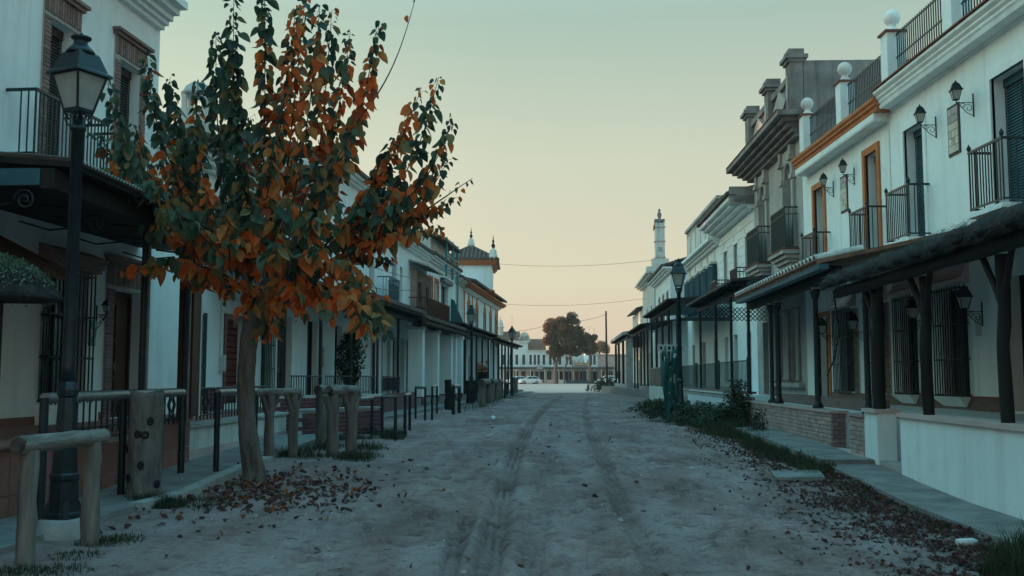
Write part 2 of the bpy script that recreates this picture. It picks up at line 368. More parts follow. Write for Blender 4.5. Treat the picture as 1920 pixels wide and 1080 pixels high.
def glazed(parent, F, h, m='bluedoor', depth=.2, cols=2, rows=3, name='window'):
    """glazed frame with separate panes"""
    a, b, c, d = h[:4]; f = MB(F); t = .055
    f.box(a, a + t, -depth - .06, -depth, c, d).box(b - t, b, -depth - .06, -depth, c, d)
    f.box(a + t, b - t, -depth - .06, -depth, c, c + t).box(a + t, b - t, -depth - .06, -depth, d - t, d)
    us = [lerp(a + t, b - t, k / cols) for k in range(cols + 1)]; zs = [lerp(c + t, d - t, k / rows) for k in range(rows + 1)]
    for q in us[1:-1]: f.box(q - .02, q + .02, -depth - .05, -depth - .005, c + t, d - t)
    for q in zs[1:-1]: f.box(a + t, b - t, -depth - .048, -depth - .008, q - .015, q + .015)
    w = f.build(name, m, parent)
    for p, q in zip(us, us[1:]):
        for r, s_ in zip(zs, zs[1:]): piece('pane', 'glass', w, F, (p + q) / 2, -depth - .045, (r + s_) / 2, q - p, .012, s_ - r)
    return w
def trim(parent, F, h, m, w=.16, proud=.04, sill=False, name='window_surround', top=None):
    a, b, c, d = h[:4]; top = w if top is None else top; mb = MB(F)
    mb.box(a - w, a, -.05, proud, c, d + top).box(b, b + w, -.05, proud, c, d + top).box(a, b, -.05, proud, d, d + top)
    if sill: mb.box(a - w - .06, b + w + .06, -.05, proud + .1, c - .1, c - .002)
    return mb.build(name, m, parent)
def grille(parent, F, a, b, c, d, v=.14, step=.11, m='iron', bands=4):
    mb = MB(F); zs = [lerp(c + .06, d - .06, k / (bands - 1)) for k in range(bands)]
    for z in zs:
        mb.box(a - .02, b + .02, v - .012, v + .012, z - .016, z + .016)
        mb.box(a - .02, a + .004, -.02, v, z - .015, z + .015).box(b - .004, b + .02, -.02, v, z - .015, z + .015)
    g = mb.build('window_grille', m, parent); n = max(3, int((b - a) / step))
    for k in range(n + 1): piece('bar', m, g, F, lerp(a, b, k / n), v, (c + d) / 2, .022, .022, d - c)
    for k in (1, 2): piece('bar', m, g, F, a, v * k / 3, (c + d) / 2, .02, .02, d - c - .1)
    return g
def balcony(parent, F, u0, u1, z0, h=1.1, proj=.45, m='blueiron', step=.105, slab='white', knobs=True, corbel=False, sheet=None):
    mb = MB(F); z1 = z0 + h
    for z, t in ((z0 + .08, .016), (z1, .022)) + (((z1 - .22, .014),) if corbel else ()):
        mb.box(u0 - t, u1 + t, proj - t, proj + t, z - t, z + t)
        for u in (u0, u1): mb.box(u - t, u + t, -.02, proj - t, z - t, z + t)
    for u in (u0, u1): mb.box(u - .013, u + .013, proj - .013, proj + .013, z0 + .05, z1)
    o = mb.build('balcony', m, parent); n = max(4, int((u1 - u0) / step))
    for k in range(n + 1): piece('baluster', m, o, F, lerp(u0, u1, k / n), proj, z0 + h / 2 + .03, .02, .02, h - .06)
    for u in (u0, u1):
        for k in range(1, max(2, int(proj / .13))): piece('baluster', m, o, F, u, proj - k * .125, z0 + h / 2 + .03, .018, .018, h - .08)
        if knobs:
            kb = MB(F); kb.lathe([(.012, 0), (.035, .03), (.045, .065), (.03, .1), (.012, .13), (.004, .15)], F(u, proj, z1 + .02), 8); kb.build('finial', m, o)
    sl = MB(F)
    if corbel:
        for k in range(5):
            e = .09 * k; sl.box(u0 - .1 + e, u1 + .1 - e, -.05, proj + .1 - e * 1.1, z0 - .13 * (k + 1), z0 - .13 * k - .003)
        sl.build('corbel', slab, o)
        MB(F).box(u0 - .13, u1 + .13, -.05, proj + .13, z0 + .003, z0 + .035).build('slab_edge', 'red_line', o)
    else:
        sl.box(u0 - .06, u1 + .06, -.05, proj + .06, z0 - .09, z0); sl.build('balcony_slab', slab, o)
    if sheet: MB(F).box(u0 + .01, u1 - .01, proj - .035, proj - .022, z0 + .12, z1 - .24).build('balcony_sheet', sheet, o)
    return o
def cornice(parent, F, u0, u1, z, proj, steps, m, name='cornice', ends=True):
    """stepped moulding: steps = [(height, projection)] from below"""
    mb = MB(F); zz = z
    for hgt, p in steps:
        mb.box(u0 - (p * proj if ends else 0), u1 + (p * proj if ends else 0), -.06, p * proj, zz, zz + hgt - .001); zz += hgt
    return mb.build(name, m, parent)
def lantern_mesh(mb, c, s=1.0, rot=.4):
    """hexagon-free classic tapered lantern head, glass apart"""
    c = Vector(c)
    def ring(r, z): return [c + Vector((r * s * math.cos(rot + k * math.pi / 2), r * s * math.sin(rot + k * math.pi / 2), z * s)) for k in range(4)]
    lo, hi = ring(.14, 0), ring(.255, .36)
    for k in range(4): mb.tube([lo[k], hi[k]], .014 * s, 5, True)
    for R in (lo, hi):
        for k in range(4): mb.tube([R[k], R[(k + 1) % 4]], .013 * s, 5, True)
    prof = [(.325, .36), (.315, .385), (.27, .41), (.185, .58), (.17, .595)]
    rs = [ring(r, z) for r, z in prof]; vs = [p for R in rs for p in R]; fs = []
    for i in range(len(prof) - 1):
        for k in range(4): fs.append((i * 4 + k, i * 4 + (k + 1) % 4, i * 4 + 4 + (k + 1) % 4, i * 4 + 4 + k))
    fs.append((3, 2, 1, 0)); mb.add(vs, fs, False, True)
    mb.lathe([(.15, .59), (.14, .62), (.09, .675), (.068, .70), (.068, .735), (.10, .75), (.105, .77), (.03, .78), (.015, .815), (.004, .82)], c * 0 + c, 12) if s == 1 else \
        mb.lathe([(r * s, z * s) for r, z in [(.15, .59), (.14, .62), (.09, .67), (.045, .70), (.03, .75), (.004, .78)]], c, 8)
    mb.lathe([(.15 * s, -.02 * s), (.15 * s, .0)], c, 4, False, rot)
    return lo, hi
def lantern_glass(mb, c, s=1.0, rot=.4):
    c = Vector(c)
    for k in range(4):
        q0 = rot + k * math.pi / 2; q1 = q0 + math.pi / 2
        f = lambda r, z, q: c + Vector((r * s * math.cos(q), r * s * math.sin(q), z * s))
        a, b, d, e = f(.135, .01, q0), f(.135, .01, q1), f(.248, .36, q1), f(.248, .36, q0)
        n = ((b - a).cross(e - a)).normalized() * .004 * s
        mb.add([a, b, d, e, a + n, b + n, d + n, e + n], [(0, 3, 2, 1), (4, 5, 6, 7), (0, 1, 5, 4), (1, 2, 6, 5), (2, 3, 7, 6), (3, 0, 4, 7)], False, True)
def street_lamp(loc, H, label, rot=.4, plinth=False):
    t = thing('street_lamp', loc, label, 'street lamp', 'classic lantern posts along the street'); L = Vector(loc)
    b = MB(); b.lathe([(.175, 0), (.175, .04), (.15, .06), (.142, .12), (.134, .36), (.142, .38), (.142, .42), (.122, .44), (.09, 1.12), (.082, 1.18), (.10, 1.2), (.105, 1.26), (.092, 1.3), (.07, 1.34)], L, 8, False, .2)
    for k in range(4):
        q = .2 + k * math.pi / 2 + .39; d = Vector((math.cos(q), math.sin(q), 0)); s_ = Vector((-d.y, d.x, 0)) * .03
        p = L + d * .125; b.add([p - s_, p + s_, p + d * .07 + s_, p + d * .07 - s_, p - s_ + Vector((0, 0, .16)), p + s_ + Vector((0, 0, .16)), p + d * .02 + s_ + Vector((0, 0, .16)), p + d * .02 - s_ + Vector((0, 0, .16))],
                               [(0, 3, 2, 1), (4, 5, 6, 7), (0, 1, 5, 4), (1, 2, 6, 5), (2, 3, 7, 6), (3, 0, 4, 7)], False, True)
    b.build('base', 'blueiron', t)
    hz = H - .82
    sh = MB(); sh.lathe([(.068, 1.32), (.064, 1.5), (.058, hz - .22), (.08, hz - .21), (.085, hz - .17), (.06, hz - .16), (.055, hz - .06)], L, 12); sh.build('shaft', 'blueiron', t)
    hd = MB(); c = L + Vector((0, 0, hz))
    for k in range(4):
        q = rot + k * math.pi / 2; d = Vector((math.cos(q), math.sin(q), 0))
        pts = [c + d * r + Vector((0, 0, z)) for r, z in [(.05, -.17), (.10, -.15), (.125, -.09), (.10, -.045), (.07, -.06), (.085, -.1), (.13, -.03), (.14, 0)]]
        hd.tube(pts, .012, 5, True)
    lantern_mesh(hd, c, 1.0, rot); hd.build('lantern_frame', 'blueiron', t)
    g = MB(); lantern_glass(g, c, 1.0, rot); g.build('lantern_glass', 'lampglass', t)
    return t
def wall_lantern(F, u, z, label, out=.36, s=.5, hang=False, group='lanterns on the house walls'):
    """lantern on a scrolled wrought-iron wall bracket; z is the lantern's underside"""
    t = thing('wall_lantern', F(u, 0, z - .2), label, 'wall lantern', group)
    b = MB(F); b.box(u - .012, u + .012, .0, .02, z - .34, z + .12)
    b.tube([(u, .01, z - .06), (u, out, z - .06)], .009, 5)
    def scroll(v0, zc, r, sg):
        return [(u, v0 + sg * r * (1 - k / 16) * math.cos(k * .62), zc + r * (1 - k / 16) * math.sin(k * .62)) for k in range(13)]
    b.tube(scroll(out * .30, z - .17, .09, 1), .007, 5); b.tube(scroll(out * .66, z - .12, .06, -1), .007, 5)
    b.tube([(u, .01, z - .32), (u, out * .4, z - .26), (u, out * .75, z - .13), (u, out, z - .06)], .008, 5); b.tube([(u, out, z - .07), (u, out, z)], .012, 5)
    b.build('bracket', 'iron', t)
    c = F(u, out, z); h = MB(); lantern_mesh(h, c, s, .6); h.build('lantern_frame', 'iron', t)
    g = MB(); lantern_glass(g, c, s, .6); g.build('lantern_glass', 'lampglass', t)
    return t
def tile_roof(parent, F, u0, u1, v0, z0, v1, z1, m='darktile', pitch=.22, name='roof_tiles', under=True, th=.05):
    """rows of barrel tiles running from the ridge (v0,z0) down to the eave (v1,z1)"""
    mb = MB(F); n = max(2, int((u1 - u0) / pitch)); w = (u1 - u0) / n; k = 5
    for i in range(n):
        c = u0 + w * (i + .5); vs = []; fs = []
        for (v, z) in ((v0, z0), (v1, z1)):
            for j in range(k): q = math.pi * j / (k - 1); vs.append((c - math.cos(q) * w * .46, v, z + math.sin(q) * w * .42))
        for j in range(k - 1): fs.append((j, j + 1, k + j + 1, k + j))
        fs.append(tuple(range(k, 2 * k)))
        mb.add(vs, fs, True)
    mb.hexa([(u0, v0, z0 - th), (u1, v0, z0 - th), (u1, v1, z1 - th), (u0, v1, z1 - th), (u0, v0, z0), (u1, v0, z0), (u1, v1, z1), (u0, v1, z1)])
    return mb.build(name, m, parent)
def post(parent, F, u, v, z0, z1, r=.04, m='iron', name='post', n=8):
    mb = MB(F); mb.tube([(u, v, z0), (u, v, z1)], r, n); return mb.build(name, m, parent)
def railing(parent, F, u0, u1, v, z0, h, step=.12, m='iron', name='railing', v1=None):
    """rail with balusters; v..v1 lets it run obliquely"""
    v1 = v if v1 is None else v1
    mb = MB(F); mb.tube([(u0, v, z0 + h), (u1, v1, z0 + h)], .02, 6).tube([(u0, v, z0 + .08), (u1, v1, z0 + .08)], .014, 6)
    o = mb.build(name, m, parent); L = math.hypot(u1 - u0, v1 - v); n = max(2, int(L / step))
    for k in range(n + 1): piece('baluster', m, o, F, lerp(u0, u1, k / n), lerp(v, v1, k / n), z0 + h / 2, .018, .018, h)
    return o
def antenna(F, u, v, z0, H, label):
    t = thing('roof_antenna', F(u, v, z0), label, 'antenna', 'television antennas on the roofs')
    post(t, F, u, v, z0, z0 + H, .018, 'iron', 'mast', 6)
    b = MB(F); b.tube([(u - .5, v - .1, z0 + H - .1), (u + .5, v + .1, z0 + H - .1)], .01, 5)
    for k in range(6): q = -.45 + k * .18; b.tube([(u + q, v - .22 + .03 * k, z0 + H - .1), (u + q, v + .22 - .03 * k, z0 + H - .1)], .006, 4)
    b.tube([(u - .2, v, z0 + H - .5), (u + .2, v, z0 + H - .62)], .008, 4); b.build('aerial', 'iron', t)
    return t
def rough_log(pts, r, n=10, seed=0, amp=.06):
    """log tube with slightly uneven outline"""
    rnd = random.Random(seed); mb = MB(); P = []; R = []; m = 9
    for i in range(m):
        t = i / (m - 1); p = Vector(pts[0]).lerp(Vector(pts[-1]), t) if len(pts) == 2 else None
        if p is None:
            s = t * (len(pts) - 1); k = min(int(s), len(pts) - 2); p = Vector(pts[k]).lerp(Vector(pts[k + 1]), s - k)
        P.append(p + Vector((rnd.uniform(-1, 1), rnd.uniform(-1, 1), rnd.uniform(-1, 1))) * r * .07); R.append(r * (1 + rnd.uniform(-amp, amp)))
    mb.tube(P, R, n, True)
    k0 = len(mb.v)
    rg = [rnd.uniform(1 - amp * 1.3, 1 + amp * .9) for _ in range(n)]; rr = [rg[q % n] + rnd.uniform(-amp, amp) * .35 for q in range(m * n)]
    for i in range(m):
        for k in range(n): mb.v[i * n + k] = P[i] + (mb.v[i * n + k] - P[i]) * rr[i * n + k]
    return mb
# ================================================================== RIGHT SIDE OF THE STREET
FA = Frame((9.0, 0.0), (9.0, 31.0), True)                 # the two white houses
FG = Frame((9.0, 31.0), (9.27, 38.3), True)               # grey cement house
FC = Frame((9.27, 38.3), (9.65, 46.8), True)
FD = Frame((9.65, 46.8), (10.2, 58.8), True)
TR = Frame((5.0, 0.0), (5.0 + .047 * 40, 40.0), True)     # line of the terrace walls
FLOOR_R = .78

# ---- near white house -------------------------------------------------
hA = thing('white_house', FA(15, 0, 0), 'near white house with blue blinds, white moulded cornice and iron roof railing on the right', 'house')
UA = 23.75
oA = [(17.35, 18.62, 4.42, 6.97), (21.78, 22.86, 4.42, 7.02), (17.0, 18.35, .8, 3.25), (20.0, 21.2, 1.05, 3.2), (22.5, 23.45, 1.05, 3.2), (13.3, 14.5, 4.42, 7.0), (13.4, 14.6, 1.05, 3.2)]
facade(hA, FA, 4.0, UA, -.3, 8.13, oA, 'white', .28, 8)
for h in (oA[0], oA[1], oA[5]):
    blind(hA, FA, h, 'blindblue', .24); trim(hA, FA, h, 'white', .15, .035)
door(hA, FA, oA[2], 'darkwood', .25, 3)
for h in (oA[3], oA[4], oA[6]):
    glazed(hA, FA, h, 'darkwood', .2, 2, 4); grille(hA, FA, h[0] - .05, h[1] + .05, h[2] - .06, h[3] + .04, .16, .115)
    hd = MB(FA); hd.prism([(-.02, h[3] + .08), (.26, h[3] + .08), (.26, h[3] + .14), (.17, h[3] + .2), (.11, h[3] + .32), (.08, h[3] + .5), (-.02, h[3] + .52)], h[0] - .16, h[1] + .16)
    hd.build('window_hood', 'pinkish', hA)
    cb = MB(FA); cb.hexa([(h[0] + .1, -.02, .82), (h[1] - .1, -.02, .82), (h[1] - .1, .06, .82), (h[0] + .1, .06, .82), (h[0] - .1, -.02, 1.02), (h[1] + .1, -.02, 1.02), (h[1] + .1, .26, 1.02), (h[0] - .1, .26, 1.02)])
    cb.build('window_sill', 'white', hA)
MB(FA).box(18.45, UA - .01, -.02, .03, .5, 1.0).build('brick_skirting', 'brick', hA)
MB(FA).box(18.45, UA - .01, -.02, .045, 1.0, 1.04).build('skirting_cap', 'red_line', hA)
mc = MB(FA)
mc.prism([(-.05, 7.66), (.06, 7.69), (.06, 7.72), (.30, 7.73), (.32, 7.80), (.28, 7.83), (.33, 7.87), (.33, 7.92), (.38, 7.97), (.38, 8.01), (.45, 8.07), (.45, 8.13), (-.05, 8.15)], 4.0, 23.5); mc.build('cornice', 'white', hA)
MB(FA).box(4.0, 23.52, -.1, .49, 8.155, 8.185).build('cornice_tile_edge', 'red_line', hA)
def roof_pier(parent, F, u, zb, w=.42, h=.98, v=.22, ball=True, wall='white', rough=False):
    p = MB(F).box(u - w / 2, u + w / 2, v - w / 2, v + w / 2, zb, zb + h).build('roof_pier', wall, parent)
    MB(F).box(u - w / 2 - .05, u + w / 2 + .05, v - w / 2 - .05, v + w / 2 + .05, zb + h, zb + h + .05).build('pier_cap', 'red_line', p)
    if ball:
        b = MB(F); z = zb + h + .05; pr = [(.2, 0), (.2, .04), (.13, .08), (.085, .14), (.085, .17)] + [(max(.03, .19 * math.cos(q)), .35 + .19 * math.sin(q)) for q in [-1.15 + k * .27 for k in range(10)]]
        b.lathe(pr, F(u, v, z), 16); b.build('ball_finial', 'white2' if rough else 'white', p)
    return p
def roof_rail(parent, F, u0, u1, zb, h=.95, v=.22):
    mb = MB(F)
    for z in (zb + .07, zb + h * .52, zb + h): mb.box(u0, u1, v - .016, v + .016, z - .016, z + .016)
    o = mb.build('roof_railing', 'blueiron', parent); n = int((u1 - u0) / .115)
    for k in range(n): piece('bar', 'blueiron', o, F, u0 + (k + .5) * (u1 - u0) / n, v, zb + .05 + h / 2, .022, .022, h)
for u in (23.1, 19.7, 16.3, 12.9): roof_pier(hA, FA, u, 8.19, .42, 1.2, .1)
for a, b in ((19.92, 22.88), (16.52, 19.48), (13.12, 16.08)): roof_rail(hA, FA, a, b, 8.19, 1.12, .1)
ch = MB(FA).box(20.9, 21.5, -2.1, -1.5, 8.0, 10.9).build('chimney', 'orange', hA)  # orange stands for low sun on the chimney, put into its colour
MB(FA).box(20.82, 21.58, -2.18, -1.42, 10.9, 10.98).build('chimney_cap', 'red_line', ch)
balcony(hA, FA, 17.4, 18.67, 4.43, 1.15); balcony(hA, FA, 21.58, 22.88, 4.41, 1.15); balcony(hA, FA, 13.2, 14.6, 4.45, 1.15)
def tile_panel(parent, F, a, b, c, d, cols, rows):
    p = MB(F).box(a - .05, b + .05, -.02, .02, c - .05, d + .05).build('tile_panel', 'iron', parent)
    for i in range(cols):
        for j in range(rows):
            w = (b - a) / cols; h = (d - c) / rows
            piece('picture_tile' if j >= rows - 2 else 'tile', 'cream' if (i * 7 + j * 3) % 5 and j < rows - 2 else ('pinkish' if (i + j) % 2 else 'cement') if j >= rows - 2 else 'tilewhite', p, F, a + (i + .5) * w, .024, c + (j + .5) * h, w - .012, .02, h - .012)
    return p
tile_panel(hA, FA, 20.02, 20.47, 5.95, 6.88, 3, 6)
MB(FA).box(UA - .03, UA + .03, -.01, .02, .8, 7.65).build('joint_strip', 'white2', hA)

# ---- white house with orange trim ------------------------------------
hB = thing('white_house', FA(28, 0, 0), 'white house with orange cornice and orange door frames beside the grey cement house', 'house')
oB = [(24.56, 25.4, 4.42, 7.0), (28.87, 29.77, 4.42, 6.92), (26.6, 27.9, 1.05, 3.2), (28.75, 29.75, .8, 3.15), (24.4, 25.2, 1.05, 3.2)]
facade(hB, FA, UA, 30.98, -.3, 7.7, oB, 'white', .28, 8)
for h in oB[:2]:
    blind(hB, FA, h, 'blindbrown', .24); trim(hB, FA, h, 'orange', .17, .05)
for h in (oB[2], oB[4]):
    glazed(hB, FA, h, 'darkwood', .2, 2, 4); grille(hB, FA, h[0] - .05, h[1] + .05, h[2] - .06, h[3] + .04, .16, .115)
    hd = MB(FA); hd.prism([(-.02, h[3] + .08), (.26, h[3] + .08), (.26, h[3] + .14), (.17, h[3] + .2), (.11, h[3] + .32), (.08, h[3] + .5), (-.02, h[3] + .52)], h[0] - .16, h[1] + .16)
    hd.build('window_hood', 'pinkish', hB)
    jm = MB(FA).box(h[0] - .3, h[0] - .06, -.02, .05, 1.0, 3.2).build('brick_jamb', 'mortar', hB)
    for k in range(29): piece('brick', 'brick', jm, FA, h[0] - .18, .035, 1.04 + k * .075, .235, .06, .063)
door(hB, FA, oB[3], 'brownwood', .24, 3); trim(hB, FA, oB[3], 'orange', .13, .05, name='door_surround')
MB(FA).box(UA + .01, 28.55, -.02, .03, .5, 1.0).build('skirting', 'brick', hB)
mc = MB(FA); mc.prism([(-.05, 7.5), (.34, 7.52), (.36, 7.56), (.36, 7.7), (-.05, 7.71)], UA + .02, 30.5); mc.build('cornice', 'white', hB)
mc = MB(FA); mc.prism([(-.05, 7.712), (.36, 7.702), (.38, 7.76), (.35, 7.80), (.41, 7.85), (.41, 7.90), (.46, 7.95), (.46, 8.03), (-.05, 8.06)], 23.52, 30.55); mc.build('orange_cornice', 'orange', hB)
for u in (29.95, 26.5): roof_pier(hB, FA, u, 8.07, .4, 1.15, .1, True, 'white', True)
for a, b in ((26.72, 29.73), (23.34, 26.28)): roof_rail(hB, FA, a, b, 8.07, 1.05, .1)
balcony(hB, FA, 24.15, 25.4, 4.41, 1.1); balcony(hB, FA, 28.42, 29.65, 4.5, 1.0)
tile_panel(hB, FA, 26.85, 27.33, 5.9, 6.8, 3, 6)
wall_lantern(FA, 19.36, 6.8, 'wall lantern nearest the right picture edge, beside the blue blind', .34, .5)
wall_lantern(FA, 21.11, 6.8, 'wall lantern of the near white house, above the second balcony', .34, .5)
wall_lantern(FA, 26.27, 6.78, 'wall lantern above the ceramic panel of the orange-trimmed house', .3, .48)
wall_lantern(FA, 28.0, 6.76, 'wall lantern nearest the grey cement house', .28, .48)
wall_lantern(FA, 28.3, 2.62, 'porch lantern left of the orange framed doorway', .34, .62, group='lanterns under the porches')
wall_lantern(FA, 25.75, 2.62, 'porch lantern between the two barred windows of the orange-trimmed house', .34, .62, group='lanterns under the porches')
wall_lantern(FA, 21.85, 2.68, 'porch lantern under the thatch between the two barred windows', .34, .6, group='lanterns under the porches')
wall_lantern(FA, 19.35, 2.72, 'porch lantern under the thatch beside the dark door', .34, .6, group='lanterns under the porches')
tl = MB(FA).box(19.42, 19.62, .0, .03, 2.2, 2.6).build('wall_plaque', 'signwhite'); tag(tl, 'small grey ceramic plaque under the lantern beside the dark door', 'plaque')

# ---- grey cement house ------------------------------------------------
hG = thing('grey_house', FG(3.5, 0, 0), 'unpainted grey cement house with pilasters, heavy cornice and diamond parapet', 'house')
LG = FG.len
oG = [(1.15, 2.2, 5.45, 8.35), (5.1, 6.15, 5.45, 8.35), (.9, 1.95, 1.25, 3.6), (2.6, 3.65, 1.25, 3.6), (5.2, 6.3, .8, 3.4)]
facade(hG, FG, 0.02, LG, -.3, 9.6, oG, 'cement', .35, 8)
for h in oG[:2]:
    door(hG, FG, h, 'cement', .3, 3, False, 'balcony_door')
    # arch soffit filling the opening's top
    n = 8; pts = [(h[0], h[3])] + [(lerp(h[0], h[1], k / n), h[3] - .42 + .42 * math.sqrt(max(0, 1 - (2 * k / n - 1) ** 2))) for k in range(n + 1)] + [(h[1], h[3])]
    for k in range(1, n + 1):
        a, b = pts[k], pts[k + 1]; MB(FG).slabpoly([a, b, (b[0], h[3]), (a[0], h[3])], -.28, -.003).build('arch_stone', 'cement', hG)
    ar = MB(FG); ar.tube([(lerp(h[0] - .05, h[1] + .05, k / n), .03, h[3] - .44 + .5 * math.sqrt(max(0, 1 - (2 * k / n - 1) ** 2))) for k in range(n + 1)], .06, 6); ar.build('arch_moulding', 'cement', hG)
    for u in (h[0] - .17, h[1] + .17):
        p = MB(FG).box(u - .13, u + .13, -.02, .10, 5.4, 7.75).box(u - .18, u + .18, -.02, .16, 7.75, 7.9).box(u - .13, u + .13, -.02, .12, 7.9, 8.35).box(u - .19, u + .19, -.02, .22, 8.35, 8.5).box(u - .15, u + .15, -.02, .17, 8.5, 8.85); p.build('pilaster', 'cement', hG)
    MB(FG).box(h[0] - .02, h[1] + .02, -.02, .09, 8.37, 8.8).build('key_panel', 'cement', hG)
cornice(hG, FG, .05, LG, 8.86, .9, [(.12, .25), (.12, .42), (.13, .6), (.13, .78), (.16, 1.0)], 'cementdark')
MB(FG).box(-.75, LG + .8, -.06, .93, 9.523, 9.55).build('cornice_tile_edge', 'red_line', hG)
pu = [.28, 3.5, LG - .3]
for i, u in enumerate(pu):
    zt = 11.25
    p = MB(FG).box(u - .3, u + .3, -.1, .3, 9.56, zt).build('parapet_pier', 'cementdark', hG)
    MB(FG).box(u - .37, u + .37, -.16, .37, zt, zt + .1).box(u - .45, u + .45, -.24, .45, zt + .1, zt + .22).box(u - .34, u + .34, -.14, .34, zt + .22, zt + .42).build('pier_cap', 'cementdark', p)
    MB(FG).box(u - .36, u + .36, -.12, .36, 9.56, 9.8).build('pier_foot', 'cementdark', p)
    for sg in (0,):
        MB(FG).slabpoly([(u, 9.95), (u + .13, 10.5), (u, 11.05), (u - .13, 10.5)], .3, .345).build('diamond_boss', 'cement', p)
for a, b in zip(pu, pu[1:]):
    q = MB(FG).box(a + .3, b - .3, -.06, .08, 9.56, 11.0).build('parapet_panel', 'cementdark', hG); c = (a + b) / 2
    MB(FG).box(a + .3, b - .3, .08, .2, 9.56, 9.78).box(a + .3, b - .3, .08, .2, 10.85, 11.05).build('panel_frame', 'cementdark', q)
    MB(FG).slabpoly([(c - .95, 10.3), (c, 9.82), (c + .95, 10.3), (c, 10.82)], .08, .24).build('diamond', 'cement', q)
wg = MB(FG); wg.slabpoly([(.0, 9.6), (.0, 11.3), (.22, 11.3), (.22, 9.6)], -9, -.12); wg.build('party_wall', 'cementdark', hG)
for u0, u1, z in ((.66, 2.6, 5.42), (4.75, 6.75, 5.42)): balcony(hG, FG, u0, u1, z, 1.35, .42, 'greeniron', .1, 'cement', False, True, 'greeniron')
for h in oG[2:4]:
    glazed(hG, FG, h, 'greendoor', .22, 1, 4); 
    for u in (h[0] - .14, h[1] + .14):
        c = MB(); c.lathe([(.1, 0), (.1, .08), (.07, .12), (.065, 2.1), (.09, 2.15), (.11, 2.3)], FG(u, .08, 1.3), 10); c.build('colonnette', 'cement', hG)
MB(FG).box(.3, 4.2, -.02, .2, 1.1, 1.22).build('window_ledge', 'cement', hG)
MB(FG).box(4.25, 4.75, -.02, .14, .8, 4.4).build('ground_pilaster', 'cement', hG)
door(hG, FG, oG[4], 'darkwood', .25, 3)

# ---- rusticated white house --------------------------------------------
hC = thing('rusticated_house', FC(4, 0, 0), 'white house with grooved plaster blocks and deep eaves beyond the grey house', 'house')
LC = FC.len
oC = [(1.0, 1.9, 4.7, 7.0), (3.6, 4.5, 4.7, 7.0), (6.2, 7.1, 4.7, 7.0), (1.2, 2.2, .8, 3.2), (4.2, 5.2, .8, 3.2), (6.6, 7.5, 1.2, 3.2)]
facade(hC, FC, .02, LC, -.3, 8.1, oC, 'white', .25, 8)
for h in oC[:3]: glazed(hC, FC, h, 'bluedoor', .2, 2, 4); trim(hC, FC, h, 'white', .14, .05)
door(hC, FC, oC[3], 'redwood', .22); door(hC, FC, oC[4], 'darkwood', .22); glazed(hC, FC, oC[5], 'bluedoor', .2)
for k in range(9):
    z = 4.55 + k * .36
    segs = [.02] + sorted([x for h in oC[:3] if h[2] - .2 < z < h[3] + .2 for x in (h[0] - .15, h[1] + .15)]) + [LC - .02]
    for i in range(0, len(segs), 2):
        a, b = segs[i], segs[i + 1]; n = max(1, round((b - a) / 1.1))
        for j in range(n): piece('plaster_block', 'white', hC, FC, lerp(a, b, (j + .5) / n), .01, z + .17, (b - a) / n - .03, .03, .325)
cornice(hC, FC, .02, LC - .05, 7.86, .95, [(.1, .3), (.12, .55), (.12, .8), (.16, 1.0)], 'white', ends=False)
MB(FC).box(.0, LC - .05, .7, 1.02, 8.362, 8.40).build('gutter_edge', 'darktile', hC)
tile_roof(hC, FC, .03, LC - .05, -3.0, 9.4, 1.05, 8.43, 'darktile', .24)
MB(FC).slabpoly([(.02, 8.0), (.22, 8.0), (.22, 8.55), (.02, 8.7)], -.4, .95).build('end_bracket', 'cement', hC)
balcony(hC, FC, .7, 2.2, 4.6, 1.05, .6, 'blueiron', .11, 'white', False); balcony(hC, FC, 5.8, 7.5, 4.6, 1.05, .6, 'blueiron', .11, 'white', False, False, 'bluedoor')

# ---- white house with stained parapet -----------------------------------
hD = thing('parapet_house', FD(6, 0, 0), 'white house with stained grey parapet panels and tall blue shutters', 'house')
LD = FD.len
oD = [(.9 + 2.3 * k, 1.75 + 2.3 * k, 4.75, 6.75) for k in range(5)] + [(1.0, 2.2, .8, 3.2), (5.0, 6.2, .8, 3.2), (9.0, 10, 1.0, 3.2)]
facade(hD, FD, .02, LD, -.3, 7.75, oD, 'white', .25, 8)
for h in oD[:5]:
    glazed(hD, FD, h, 'bluedoor', .2, 2, 3)
    for u, sg in ((h[0], -1), (h[1], 1)):
        s_ = MB(FD); s_.hexa([(u - .02, .01, h[2] + .03), (u + .02, .01, h[2] + .03), (u + sg * .22 + .02, .27, h[2] + .03), (u + sg * .22 - .02, .27, h[2] + .03), (u - .02, .01, h[3]), (u + .02, .01, h[3]), (u + sg * .22 + .02, .27, h[3]), (u + sg * .22 - .02, .27, h[3])]); s_.build('shutter', 'bluedoor', hD)
    MB(FD).box(h[0] - .12, h[1] + .12, -.02, .3, h[3] + .02, h[3] + .14).build('window_canopy', 'white2', hD)
    MB(FD).slabpoly([((h[0] + h[1]) / 2 - .3, h[3] + .16), ((h[0] + h[1]) / 2 + .3, h[3] + .16), ((h[0] + h[1]) / 2, h[3] + .85)], -.02, .07).build('pointed_ornament', 'white2', hD)
for h in oD[5:]: door(hD, FD, h, 'redwood', .22)
cornice(hD, FD, .02, LD - .02, 7.55, .5, [(.12, .35), (.12, .6), (.14, 1.0)], 'white', ends=False)
pq = MB(FD).box(.03, LD - .02, -.16, -.02, 7.95, 9.75).build('parapet', 'cement', hD)
for k in range(6):
    a = .25 + k * (LD - .3) / 6; MB(FD).box(a, a + (LD - .3) / 6 - .35, -.02, .03, 8.25, 9.4).build('parapet_panel', 'white2', pq)
MB(FD).box(.03, LD, -.22, .1, 9.75, 9.9).build('parapet_coping', 'cement', pq)

